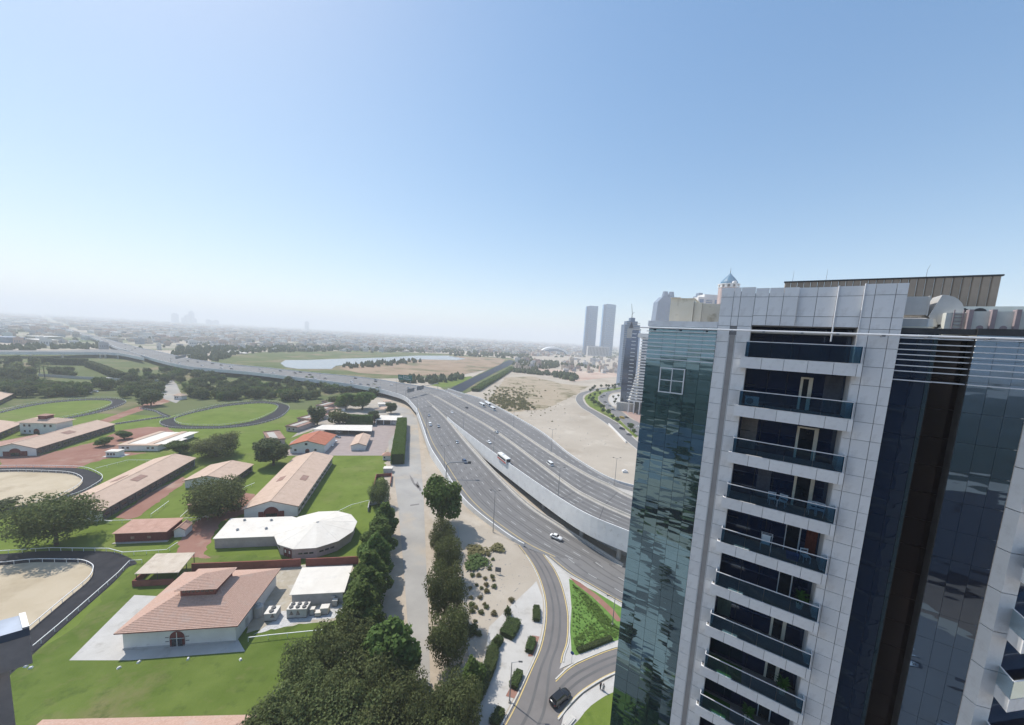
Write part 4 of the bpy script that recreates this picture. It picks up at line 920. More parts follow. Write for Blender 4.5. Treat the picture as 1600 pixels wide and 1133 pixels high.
chiller((448,967), (476,966), 3, 'white chiller with six round roof fans on the gravel pad')
chiller((413,972), (427,971), 1, 'smaller chiller with two roof fans beside the hip roofed house', 2.6, 2.6, 2.0)
for i, (px, py, s) in enumerate(((404,962,1.0),(398,945,.9))):
    p = G(px, py); t = thing('water_tank', ['pale round topped tank against the house side, front one','pale round topped tank against the house side, rear one'][i], 'tank', (p.x,p.y,0), 0, 'tanks beside the house')
    q = MB(); q.tube((0,0,0),(0,0,2.6*s),1.1,1.1,18,cap=False); q.tube((0,0,2.6*s),(0,0,3.0*s),1.1,.7,18); q.build('shell', grey_wall, t); q = MB(); q.tube((0,0,3.0*s),(0,0,3.1*s),.3,.3,10); q.build('lid', white_roof, t)
for i, (px, py, a, b, h, m, l) in enumerate(((484,962,1.0,1.0,1.6,concrete,'grey upright pump cabinet between chiller and crates'),(492,964,1.3,1.0,1.0,cream,'low cream pump box on the gravel pad'),(500,961,1.9,1.5,1.7,cream,'larger cream control cabinet on the gravel pad'),(519,948,1.2,.9,1.6,grey_wall,'grey meter cabinet against the pump house wall'))):
    p = G(px, py); t = thing('plant_cabinet', l, 'cabinet', (p.x,p.y,0), rad(10))
    q = MB(); q.box(0,0,.12,a,b,h); bevel(q.build('casing', m, t), .03); q = MB(); q.box(-.08,-.08,0,a+.08,b+.08,.119); q.build('plinth', dark_metal, t); q = MB(); q.box(.1,-.03,.3,a-.1,-.002,h-.15); q.build('door', grey_wall, t); q = MB(); q.box(-.06,-.06,h+.001,a+.06,b+.06,h+.08); q.build('lid', white_roof, t)
# red perimeter walls
def wall_line(name, label, pts, h, m, th=.25, cap=True, base=0.0, group=None, cat='wall'):
    P_ = [G(x, y, 0) for x, y in pts]; q = MB(); q.sweep(P_, [(-th/2,0),(th/2,0),(th/2,h),(-th/2,h)]); o = q.build(name, m); tag(o, label, cat, group)
    if cap: q = MB(); q.sweep(P_, [(-th*.7,h),(th*.7,h),(th*.7,h+.08),(-th*.7,h+.08)]); q.build('coping', m, o)
    return o
wall_line('perimeter_wall', 'long red wall behind the pump house, left of its gate gap', [(300,893),(350,891),(420,888),(470,885)], 2.4, red_brick)
wall_line('perimeter_wall', 'red wall below the round pavilion, right of the gate gap', [(478,885),(520,883),(560,881)], 2.4, red_brick)
wall_line('yard_wall', 'white yard wall of the small pen by the hedge, near part', [(575,800),(577,790),(603,785),(605,770)], 1.8, grey_wall)
wall_line('yard_wall', 'red brown pen wall beside the service road', [(583,768),(588,746),(612,744),(610,760)], 1.6, red_brick)
wall_line('yard_wall', 'long pale wall behind the wood at the left', [(60,588),(120,592),(200,596),(260,598)], 3.0, grey_wall, .3)
for i, (px, py) in enumerate(((167,598),)):
    p = G(px, py); q = MB(); q.box(-4,0,0,4,4,5); q.box(-4.4,-.4,5.001,4.4,4.4,5.4); tag(q.build('gate_block', grey_wall, None, loc=(p.x,p.y-2,0)), 'pale grey gate block in the long wall by the wood', 'gatehouse')
# white canopy, garages, kiosk, gatehouse
P4 = [G(*p, 3.6) for p in ((488,671),(581,674),(582,664.5),(504,664))]
o = Vector((P4[0].x,P4[0].y,0)); t = thing('parking_canopy', 'long white flat canopy over the parking court', 'canopy', o); L4 = [p-o for p in P4]
q = MB(); q.loft([[(p.x,p.y,3.5) for p in L4],[(p.x,p.y,3.75) for p in L4]]); q.build('roof', white_roof, t)
for f in (.02,.2,.4,.6,.8,.98):
    for a, b in ((0,1),(3,2)):
        p = L4[a].lerp(L4[b], f); q = MB(); q.tube((p.x,p.y+(.3 if a == 0 else -.3),0),(p.x,p.y+(.3 if a == 0 else -.3),3.5),.1,.1,8); q.build('post', steel, t)
q = MB(); p, p2 = L4[3], L4[2]; q.prism([(p.x+2,p.y-1),(p2.x,p2.y-1),(p2.x,p2.y-.7),(p.x+2,p.y-.7)],0,3.49); q.build('back_wall', dark_wall, t)
o, rz, wd, dp = place((587,656), (623,657), (622.5,650), 3.8)
t = thing('garage_block', 'white roofed garage with three dark bays at the end of the court', 'garage', o, rz); dp = max(dp, 9)
q = MB(); q.box(0,1.2,0,wd,dp,3.6); q.build('wall', dark_wall, t); q = MB(); q.box(-.4,-.3,3.61,wd+.4,dp+.4,3.95); q.build('roof', white_roof, t)
for i in range(4): q = MB(); x = i*(wd-.5)/3; q.box(x,.0,0,x+.5,1.19,3.6); q.build('pillar', white_wall, t)
q = MB(); q.box(wd*.7,1.1,.2,wd*.9,1.19,2.8); q.build('door', white_wall, t)
o, rz, wd, dp = place((598,719), (611,719), None, 0)
t = thing('guard_kiosk', 'small white kiosk with pink hip roof at the hedge foot', 'kiosk', o, rz)
q = MB(); q.box(0,0,0,wd,3.4,2.7); q.build('wall', white_wall, t); hip(t, wd, 3.4, 2.72, 1.3, pink_roof, .6, 6, inset=1.6); windows(t, [(.5,1.3,1.1,2.0)], 0)
o, rz, wd, dp = place((599,739), (612,739), None, 0)
t = thing('pen_shelter', 'small pale roofed shelter in the pen beside the service road', 'shelter', o, rz)
q = MB(); q.box(0,0,0,wd,3,2.2); q.build('wall', grey_wall, t); q = MB(); q.box(-.2,-.2,2.21,wd+.2,3.2,2.4); q.build('roof', white_roof, t)
o, rz, wd, dp = place((272,624), (283.5,625), None, 0)
t = thing('gate_lodge', 'tiny white lodge with pale roof at the lane through the wood', 'lodge', o, rz)
q = MB(); q.box(0,0,0,wd,5,3.6); q.build('wall', white_wall, t); hip(t, wd, 5, 3.62, 1.8, tan_roof, .7, 4, inset=2.3); windows(t, [(1,2,1.2,2.4),(3.2,4.2,1.2,2.4)], 0)
# two rows of low lodges
lod = [((420,689),(445,686),(460,671)),((447,666.5),(464,668),(476,657)),((465,654),(482,656),(494,645)),((481,642),(495,644),(505,635.5)),((494,634),(506,635),(514,628)),((503,627.5),(514,628.5),(521,623))]
lad = ['nearest of the brown roofed lodges along the oval lawn, by the dark tree','second brown roofed lodge along the oval lawn','third brown roofed lodge along the oval lawn, midway up the row','fourth brown roofed lodge along the oval lawn','fifth brown roofed lodge, next to the yellow green tree','farthest brown roofed lodge at the wood edge']
for (A, B, C), l in zip(lod, lad):
    o, rz, wd, dp = place(A, B, C, 3.2); t = thing('lodge', l, 'lodge', o, rz, 'lodges along the oval lawn'); dp = max(dp, 8)
    q = MB(); q.box(0,0,0,wd,dp,3.1); q.build('wall', pink_wall, t); 
    q = MB(); q.box(-.5,-.5,3.11,wd+.5,dp+.5,3.4); q.build('roof', brown_roof, t)
    q = MB(); q.box(wd*.15,dp*.1,3.41,wd*.62,dp*.9,3.6); q.build('roof_deck', concrete, t)
    q = MB(); q.box(-.5,-.5,3.41,-.2,dp+.5,3.9); q.box(-.199,-.5,3.41,wd+.5,-.2,3.9); q.box(-.199,dp+.2,3.41,wd+.5,dp+.5,3.9); q.build('parapet', brown_roof, t)
    windows(t, [(wd*.2,wd*.2+1.4,1,2.3),(wd*.6,wd*.6+1.4,1,2.3)], 0)
for i, (px, py) in enumerate(((508,655),(516,649),(523,643),(529,637),(596,643),(586,645),(592,636),(600,632))):
    p = G(px, py); t = thing('hut', ['pale hut between the bushes behind the lodges, front one','pale hut behind the lodges, second in line','pale hut behind the lodges, third in line','pale hut behind the lodges, farthest in line','pale flat hut left of the round tree under the flyover','white walled hut right behind the tall clipped hedge','tan hut close under the flyover parapet','small tan hut farthest under the flyover'][i], 'hut', (p.x,p.y,0), rad(12+i*3), 'small huts behind the lodges')
    a = 6+(i%3); q = MB(); q.box(0,0,0,a,5,2.6); q.build('wall', cream if i%2 else white_wall, t); q = MB(); q.loft([[(-.4,-.4,2.65),(a+.4,-.4,2.65),(a+.4,5.4,3.2),(-.4,5.4,3.2)],[(-.4,-.4,2.8),(a+.4,-.4,2.8),(a+.4,5.4,3.35),(-.4,5.4,3.35)]]); q.build('roof', tan_roof if i%3 else white_roof, t)
# roof of the building just below the frame
P4 = [G(*p, 5.0) for p in ((66,1127),(398,1119))]; a, b = P4; d = (b-a); d.z = 0; rz = atan2(d.y, d.x)
q_ = Vector((-sin(rz),cos(rz),0)); o = Vector((a.x,a.y,0))-q_*16; t = thing('long_house', 'pink tiled roof edge along the bottom of the frame', 'house', o, rz)
q = MB(); q.box(.6,.6,0,d.length-.6,15.4,4.8); q.build('wall', white_wall, t); hip(t, d.length, 16, 4.9, 3.0, tile, .3, 12, inset=7.6)

# ------------------------------------------------------------------ riding tracks, paddocks, rails
def track(name, outer, inner, infill=None, z=.05, closed=True, n=5):
    O_ = crom([G(*p) for p in outer], n); I_ = crom([G(*p) for p in inner], n)
    q = MB(); k = min(len(O_), len(I_))
    if len(O_) != len(I_): I_ = [I_[int(i*(len(I_)-1)/(len(O_)-1))] for i in range(len(O_))]
    vs = []
    for a, b in zip(O_, I_): vs += [(a.x,a.y,z),(b.x,b.y,z)]
    q.add(vs, [(2*i,2*i+2,2*i+3,2*i+1) for i in range(len(O_)-1)]); tag(q.build(name, track_mat), kind='structure')
    if infill:
        q = MB(); q.add([(p.x,p.y,z-.008) for p in I_], [tuple(range(len(I_)))]); tag(q.build('paddock' if infill is paddock else 'oval_lawn', infill), kind='structure')
    return O_, I_
_post = {}
def rail_fence(label, line, h=1.1, gap=3.2, single=True, r=.07, rails=(1.0,), group='white rail fences of the riding tracks'):
    r = r if single else .045; P_ = [Vector((p.x,p.y,0)) for p in line]; o = P_[0].copy(); t = thing('rail_fence', label, 'fence', o, 0, group)
    for k in rails:
        q = MB(); q.sweep([p-o for p in P_], [(-r,h*k-r),(r,h*k-r),(r,h*k+r),(-r,h*k+r)]); q.build('rail', white_rail, t)
    pts = resample(P_, gap)
    if single and len(pts) < 120:
        for p in pts:
            key = (h, r)
            if key not in _post: q = MB(); q.tube((0,0,0),(0,0,h-r),r*.8,r*.7,6); x = q.build('post', white_rail, t); _post[key] = x.data
            else: x = link('post', _post[key], t)
            x.location = p-o
    else:
        q = MB()
        for p in pts: q.box(p.x-o.x-.06,p.y-o.y-.06,0,p.x-o.x+.06,p.y-o.y+.06,h-r)
        tag(q.build('posts', white_rail, t), kind='stuff')
    return t
# near left track with the sand arena
t1o = [(-120,874),(0,866),(80,861),(170,862),(196,869),(214,880),(198,888),(178,910),(140,944),(90,988),(30,1042),(-40,1105)]
t1i = [(-120,892),(0,884),(50,879),(100,879),(128,880),(143,886),(146,893),(138,908),(100,940),(48,984),(0,1024),(-60,1075)]
O1, I1 = track('riding_track', t1o, t1i, paddock)
rail_fence('white rail round the near sand arena at the lower left', I1)
rail_fence('white rail along the upper edge of the near track below the big tree', [G(*p) for p in ((-60,873),(0,866),(80,861),(170,862),(192,868),(260,864),(278,852))])
rail_fence('white rail on posts running down the lawn edge toward the lower left', [G(*p) for p in ((222,880),(203,881),(185,900),(140,940),(90,984),(52,1016))])
rail_fence('short broken end of white rail at the lower left corner', [G(*p) for p in ((33,1032),(18,1046))])
t2o = [(-160,737),(0,731),(90,731),(131,733),(155,742),(160,750),(148,760),(120,774),(60,790),(0,800),(-160,830)]
t2i = [(-160,748),(0,738),(56,738),(105,740.5),(124,746),(129,753),(118,764),(84,780),(45,788),(0,795),(-160,822)]
O2, I2 = track('riding_track', t2o, t2i, paddock)
rail_fence('white rail round the sand paddock beside the long hatch roofed stable', I2); rail_fence('white outer rail of the bend left of the long hatch roofed stable', O2[:40])
t3o = [(312,640),(275,651),(252,658),(253,665),(275,669.5),(325,670),(355,669),(400,664),(437,653),(451,641),(449,634),(430,628.5),(400,627),(350,632),(312,640)]
t3i = [(302,645.5),(284,650.5),(273,655),(275,660.5),(290,664.5),(325,665.5),(355,664.5),(396,657.5),(424,646),(433,639),(434,635),(424,631.5),(400,630.5),(350,635.5),(302,645.5)]
O3, I3 = track('riding_track', t3o, t3i, lawn)
rail_fence('white outer rail of the oval track in the middle of the lawns', O3, single=False); rail_fence('white inner rail of the oval track round its green', I3, single=False)
t4o = [(-200,700),(-100,668),(0,643),(50,631.5),(100,625),(150,622.5),(180,623),(197,628),(185,635.5),(150,646),(105,655),(60,664)]
t4i = [(-200,712),(-100,675),(0,646),(62,632.5),(112,627),(150,625.5),(170,626.5),(175,630.5),(168,635),(148,642),(100,653),(50,662)]
O4, I4 = track('riding_track', t4o, t4i, lawn)
rail_fence('white outer rail of the far left oval below the wood', O4, single=False); rail_fence('white inner rail of the far left oval', I4, single=False)
for o_, i_, l in (([(218,639),(240,643),(252,649),(262,653)],[(225,637),(245,641),(257,646),(268,650)],'white rail of the short link into the oval, by the lone tree'),([(178,664),(212,659),(245,654),(258,653)],[(180,661.5),(212,656.5),(245,651.5),(256,650)],'white rail of the lower link track behind the stable')):
    a, b = track('link_track', o_, i_); rail_fence(l, a, single=False)
for pts, l in (([(170,818),(205,817),(270,815),(330,812)],'thin white rail behind the red shed'),([(152,816),(175,819)],'short rail by the gable under the big tree'),([(282,812),(310,786)],'slanting white rail on the lawn, outer of the parallel pair'),([(288,824),(318,812),(352,800)],'white rail along the red stable road'),([(236,808),(264,787)],'slanting white rail on the lawn, inner of the parallel pair'),([(372,772),(384,764),(398,758)],'white rail beside the red arch stable'),([(522,806),(548,793),(590,782),(605,777)],'thin white rail across the lawn by the pavilion'),([(388,1003),(420,999),(460,995),(510,990)],'cream rail on the lawn in front of the gravel pad'),([(150,735),(200,722),(245,722)],'curved white rail edging the small lawn behind the kiosk')):
    rail_fence(l, [G(*p) for p in pts], gap=4.0, group=None)
# small white marker stones on the near lawn
for i, (x, y) in enumerate(((40,1042),(48,1044),(186,1044),(217,1035),(294,1030),(376,1031),(331,1122),(122,1127))):
    p = G(x, y); q = MB(); q.loft([[(-.35,-.25,0),(.35,-.25,0),(.35,.25,0),(-.35,.25,0)],[(-.22,-.14,.3),(.22,-.14,.3),(.22,.14,.3),(-.22,.14,.3)]])
    tag(q.build('marker_block', white_wall, None, loc=(p.x,p.y,.02), rz=i*.5), 'white block on the near lawn, '+['left of the twin pair by the broken rail','right of the twin pair by the broken rail','alone in the open grass below the terrace','at the left foot of the house terrace','straight below the arched red door','below the right corner of the house','by the right part of the bottom roof edge','by the left part of the bottom roof edge'][i], 'marker', 'white blocks on the near lawn')
# the viewer's own tower: dark facade behind, capped pier showing at the lower left corner
t = thing('dark_tower', 'dark tower edge with pale blue metal cap at the lower left corner', 'building', (0,0,0))
host = mat('dark_facade', (.014,.020,.036), .5, .2, 1.0)
q = MB(); q.box(-5.5,-12,0,15,-1.6,84); q.build('facade', host, t)
q = MB()
for k in range(24): q.box(-5.6,-12.1,k*3.5+.2,15.1,-1.5,k*3.5+.5)
q.build('floor_band', dark_metal, t)
def onY(px, py, yy): d = ray(px, py); return EYE+d*(yy/d.y)
pier_m = mat('pier_stone', (.72,.66,.62), .8, .15, 6)
cap_q = [G(x, y, 69.6) for x, y in ((-70,988),(40,959),(46,981),(-70,1014))]
q = MB(); q.loft([[p-Vector((0,0,.06)) for p in cap_q], cap_q]); q.build('metal_cap', mat('blue_cap', (.27,.31,.38), .3, .25, 3, metal=.2, spec=.6), t)
c_ = sum(cap_q, Vector())/4; cap_s = [c_+(p-c_)*.985 for p in cap_q]
cap_e = [cap_q[1]+Vector((.0,0,.004)), cap_q[2]+Vector((0,0,.004)), cap_q[2].lerp(cap_q[3],.10)+Vector((0,0,.004)), cap_q[1].lerp(cap_q[0],.10)+Vector((0,0,.004))]
q = MB(); q.loft([[p-Vector((0,0,.002)) for p in cap_e], [p+Vector((0,0,.012)) for p in cap_e]]); q.build('cap_end', white_rail, t)
q = MB(); q.loft([[p-Vector((0,0,.30)) for p in cap_s], [p-Vector((0,0,.062)) for p in cap_s]]); q.build('ledge', pier_m, t)
col = [c_+(p-c_)*.74-CR*.12 for p in cap_q]
q = MB(); q.loft([[Vector((p.x,p.y,0)) for p in col], [p-Vector((0,0,.302)) for p in col]]); q.build('pier', pier_m, t)
# ------------------------------------------------------------------ trees and hedges
def leafmat(name, a, b, tint=.15):
    m = bpy.data.materials.new(name); m.use_nodes = True; t = m.node_tree; p = t.nodes['Principled BSDF']; out = t.nodes['Material Output']
    p.inputs['Roughness'].default_value = .75; p.inputs['Specular IOR Level'].default_value = .15
    tc = t.nodes.new('ShaderNodeTexCoord'); n = t.nodes.new('ShaderNodeTexNoise'); n.inputs['Scale'].default_value = 1.3; n.inputs['Detail'].default_value = 7; n.inputs['Roughness'].default_value = .7
    t.links.new(tc.outputs['Object'], n.inputs['Vector'])
    r = t.nodes.new('ShaderNodeValToRGB'); r.color_ramp.elements[0].position = .32; r.color_ramp.elements[1].position = .68
    r.color_ramp.elements[0].color = (*a, 1); r.color_ramp.elements[1].color = (*b, 1); t.links.new(n.outputs['Fac'], r.inputs[0])
    oi = t.nodes.new('ShaderNodeObjectInfo'); mr = t.nodes.new('ShaderNodeMapRange'); mr.inputs[3].default_value = 1-tint; mr.inputs[4].default_value = 1+tint*1.3
    mh = t.nodes.new('ShaderNodeMapRange'); mh.inputs[3].default_value = .485; mh.inputs[4].default_value = .51
    t.links.new(oi.outputs['Random'], mr.inputs[0]); t.links.new(oi.outputs['Random'], mh.inputs[0])
    hs = t.nodes.new('ShaderNodeHueSaturation'); t.links.new(r.outputs[0], hs.inputs['Color']); t.links.new(mr.outputs[0], hs.inputs['Value']); t.links.new(mh.outputs[0], hs.inputs['Hue'])
    t.links.new(hs.outputs[0], p.inputs['Base Color'])
    tl = t.nodes.new('ShaderNodeBsdfTranslucent'); t.links.new(hs.outputs[0], tl.inputs[0])
    mx = t.nodes.new('ShaderNodeMixShader'); mx.inputs[0].default_value = .38; t.links.new(p.outputs[0], mx.inputs[1]); t.links.new(tl.outputs[0], mx.inputs[2]); t.links.new(mx.outputs[0], out.inputs[0])
    return m
leaf_ficus = leafmat('ficus_leaf', (.060,.105,.026), (.140,.200,.052))
leaf_acacia = leafmat('acacia_leaf', (.080,.105,.034), (.185,.210,.085))
leaf_dark = leafmat('dark_leaf', (.055,.080,.032), (.125,.155,.062))
leaf_hedge = leafmat('hedge_leaf', (.075,.135,.022), (.125,.20,.045), .08)
leaf_shrub = leafmat('shrub_leaf', (.065,.10,.03), (.115,.155,.055))
leaf_dry = leafmat('dry_leaf', (.15,.14,.06), (.26,.235,.115))
leaf_yellow = leafmat('yellow_leaf', (.11,.13,.03), (.20,.205,.06))
bark = mat('bark', (.085,.065,.05), .95, .25, 3, bump=.4)
def leaf_mesh(name, lobes, n, size, m, seed, surf=.55, flat=.5):
    """leaf sprays through the volume of uneven lobes; tips lift outward"""
    rnd = random.Random(seed); v = []; f = []; nrm = []
    tot = sum((a[3]*a[4]*a[5])**.67 for a in lobes); 
    for (cx,cy,cz,rx,ry,rz) in lobes:
        k = int(n*((rx*ry*rz)**.67)/tot)
        for _ in range(k):
            while True:
                x, y, z = rnd.uniform(-1,1), rnd.uniform(-1,1), rnd.uniform(-1,1); d = x*x+y*y+z*z
                if .02 < d <= 1: break
            d = d**.5; r = surf+(1-surf)*rnd.random()**.6
            if rnd.random() < .12: r *= 1.12
            ux, uy, uz = x/d, y/d, z/d
            P_ = Vector((cx+ux*r*rx, cy+uy*r*ry, cz+uz*r*rz))
            N = Vector((ux/rx, uy/ry, uz/rz)).normalized()*1.0+Vector((rnd.gauss(0,flat),rnd.gauss(0,flat),rnd.gauss(0,flat)+.25)); N.normalize()
            A = N.orthogonal().normalized(); a_ = rnd.uniform(0,2*pi); B = N.cross(A); A, B = A*cos(a_)+B*sin(a_), B*cos(a_)-A*sin(a_)
            s = size*rnd.uniform(.55,1.25); w_ = s*rnd.uniform(.5,.95); o = len(v)
            v += [P_-A*s, P_-B*w_+N*s*.12, P_+A*s, P_+B*w_+N*s*.12]; f.append((o,o+1,o+2,o+3))
    me = bpy.data.meshes.new(name); me.from_pydata([tuple(p) for p in v], [], f); me.materials.append(m); me.update(); return me
def trunk_mesh(h, r, limbs, seed):
    rnd = random.Random(seed); q = MB(); q.tube((0,0,-.2),(.06*h*rnd.uniform(-1,1),.06*h*rnd.uniform(-1,1),h*.55), r, r*.7, 8)
    for i in range(limbs):
        a = 2*pi*i/limbs+rnd.uniform(-.4,.4); b0 = Vector((0,0,h*.4)); m_ = Vector((cos(a)*h*.2, sin(a)*h*.2, h*.7)); e = Vector((cos(a)*h*.42, sin(a)*h*.42, h*(.95+rnd.random()*.25)))
        q.tube(b0, m_, r*.55, r*.4, 6); q.tube(m_, e, r*.4, r*.12, 5)
    me = bpy.data.meshes.new('trunk'); me.from_pydata(q.v, [], q.f); me.materials.append(bark); me.update(); return me
def lobes_round(seed, R, H0, H1, k, squash=.8, spread=.55):
    rnd = random.Random(seed); L = [(0,0,(H0+H1)/2, R*.62, R*.62, (H1-H0)*.45)]
    for i in range(k):
        a = 2*pi*i*.618*1.0+rnd.uniform(-.3,.3); d = R*spread*rnd.uniform(.6,1.1); z = rnd.uniform(H0+(H1-H0)*.18, H0+(H1-H0)*.85); s = R*rnd.uniform(.28,.46)
        L.append((cos(a)*d, sin(a)*d, z, s, s, s*squash))
    return L
PROTO = {}
def proto(kind, variants, fn):
    PROTO[kind] = [fn(i) for i in range(variants)]
# unit: crown 1 wide-ish, heights in metres; each entry = (height, width, crown mesh, trunk mesh)
def _ficus(i):      # dense upright dark green
    H_ = 11; rnd = random.Random(50+i); L = []
    for z, r in ((2.4,2.3),(4.4,3.0),(6.5,2.8),(8.6,2.0),(10.0,1.1)):
        L.append((rnd.uniform(-.3,.3),rnd.uniform(-.3,.3),z,r*.8,r*.8,1.7))
        for k in range(4): a = rnd.uniform(0,6.28); L.append((cos(a)*r*.6,sin(a)*r*.6,z+rnd.uniform(-.7,.7),r*.5,r*.5,1.25))
    return (H_, 5.8, leaf_mesh('ficus_crown', L, 8500, .28, leaf_ficus, i, .6), trunk_mesh(4, .28, 3, i))
def _acacia(i):     # loose broad grey green
    L = lobes_round(70+i, 5.2, 1.0, 9.8, 34, .85, .74); return (10, 11.0, leaf_mesh('acacia_crown', L, 12000, .20, leaf_acacia, 20+i, .48, .7), trunk_mesh(6.0, .3, 5, 30+i))
def _round(i):      # big dense round
    L = lobes_round(90+i, 4.6, 1.2, 11, 26, .95, .6); return (11.5, 9.2, leaf_mesh('round_crown', L, 7500, .32, leaf_dark if i == 0 else leaf_ficus, 40+i, .6), trunk_mesh(5, .35, 4, 40+i))
def _wood(i):       # wood trees, coarser
    L = lobes_round(110+i, 5.0, .8, 8.2, 14, .9, .66); return (8.5, 9, leaf_mesh('wood_crown', L, 1500, .52, [leaf_dark, leaf_acacia, leaf_ficus, leaf_dark][i], 60+i, .5), trunk_mesh(4, .3, 3, 50+i))
def _shrub(i):
    L = [(0,0,.5,.7,.7,.5),(.5,.2,.45,.5,.5,.4),(-.4,.3,.4,.5,.5,.38),(0,-.5,.4,.45,.45,.35)]; return (1.05, 1.8, leaf_mesh('shrub_crown', L, 420, .13, [leaf_shrub, leaf_dry, leaf_acacia][i], 80+i, .4), trunk_mesh(.5, .05, 3, 60+i))
def _street(i):
    L = lobes_round(130+i, 2.1, 1.6, 5.2, 8, .85, .55); return (5.4, 4.4, leaf_mesh('street_crown', L, 700, .32, leaf_ficus if i else leaf_dark, 90+i, .5), trunk_mesh(2.4, .14, 3, 70+i))
def _palm(i):
    rnd = random.Random(7); q = MB(); q.tube((0,0,-.2),(.2,0,7),.22,.16,7); tm = bpy.data.meshes.new('trunk'); tm.from_pydata(q.v, [], q.f); tm.materials.append(bark)
    v = []; f = []
    for k in range(26):
        a = rnd.uniform(0,6.28); up = rnd.uniform(-.2,1.1); p = Vector((.2,0,7)); d = Vector((cos(a),sin(a),up)).normalized(); s_ = Vector((-sin(a),cos(a),0))
        for j in range(5):
            d2 = (d+Vector((0,0,-.28*(j+1)))).normalized(); e = p+d2*.62; wv = .35*(1-j/6); o = len(v); v += [p-s_*wv, p+s_*wv, e+s_*wv*.85, e-s_*wv*.85]; f.append((o,o+1,o+2,o+3)); p = e
    me = bpy.data.meshes.new('palm_crown'); me.from_pydata([tuple(x) for x in v], [], f); me.materials.append(leaf_acacia); return (8.2, 5, me, tm)
proto('ficus_tree', 3, _ficus); proto('acacia_tree', 3, _acacia); proto('round_tree', 2, _round); proto('wood_tree', 4, _wood); proto('shrub', 3, _shrub); proto('street_tree', 2, _street); proto('palm_tree', 1, _palm)
_tn = [0]
def plant(kind, x, y, h, label, group=None, wd=None, var=None, z=0.0, cat='tree'):
    _tn[0] += 1; rnd = random.Random(_tn[0]*7+1); P_ = PROTO[kind]; H_, W_, cm, tm = P_[var if var is not None else rnd.randrange(len(P_))]
    t = thing(kind, label, cat, (x,y,z), rnd.uniform(0,6.28), group); sz = h/H_; sx = (wd/W_ if wd else sz)
    t.scale = (sx*rnd.uniform(.94,1.06), sx*rnd.uniform(.94,1.06), sz)
    link('crown' if cat == 'tree' else 'leaves', cm, t); link('trunk' if cat == 'tree' else 'stem', tm, t); return t
def plant_px(kind, b, ty, label, group=None, wpx=None, var=None, cat='tree'):
    g = G(*b); h = height_at(g, ty); wd = None
    if wpx: wd = wpx/FPX*((g+Vector((0,0,h*.5))-EYE).dot(CD))
    return plant(kind, g.x, g.y, h, label, group, wd, var, cat=cat)
# --- estate trees
for k, b, ty, wpx, l, v in (
 ('acacia_tree',(88,852),774,100,'big dark spreading tree on the lawn before the long hatch roofed stable',0),
 ('acacia_tree',(338,713),678,66,'broad olive tree on the lawn behind the short gabled stable',1),
 ('round_tree',(427,727),686,58,'dense dark tree beside the far end of the red arch stable',0),
 ('acacia_tree',(342,806),746,84,'round bushy tree covering the little red shed',2),
 ('wood_tree',(236,634),610,30,'lone round tree on the lawn beside the link track',0),
 ('round_tree',(281,709),688,34,'bright green tree by the white lean-to sheds',1),
 ('round_tree',(163,697),682,22,'low round bush tree in the red dirt yard',1),
 ('round_tree',(194,686),672,20,'smaller bush tree farther back in the red dirt yard',1),
 ('wood_tree',(496,664),636,26,'dark narrow tree between the lodges and the white canopy',0),
 ('wood_tree',(530,663),640,36,'grey green tree behind the white parking canopy',1),
 ('round_tree',(585,661),642,20,'small dark tree left of the garage block',0),
 ('round_tree',(611,646),628,20,'round dark tree close under the flyover parapet',0),
 ('round_tree',(540,640),612,30,'olive tree behind the tall clipped hedge, left one',1),
 ('round_tree',(566,640),610,42,'large green tree rising behind the tall clipped hedge',1),
 ('wood_tree',(522,632),618,24,'olive tree by the end of the lodge row',1),
 ('acacia_tree',(592,790),748,32,'grey tree in the walled pen beside the service road',1),
 ('wood_tree',(518,612),600,26,'yellow green tree at the edge of the wood by the flyover',2),
 ('round_tree',(690,822),738,62,'big round dark tree between the service road and the highway',1),
 ('wood_tree',(1,800),782,40,'dark tree cut by the left frame edge above the corner pier',0)):
    plant_px(k, b, ty, l, None, wpx, v)
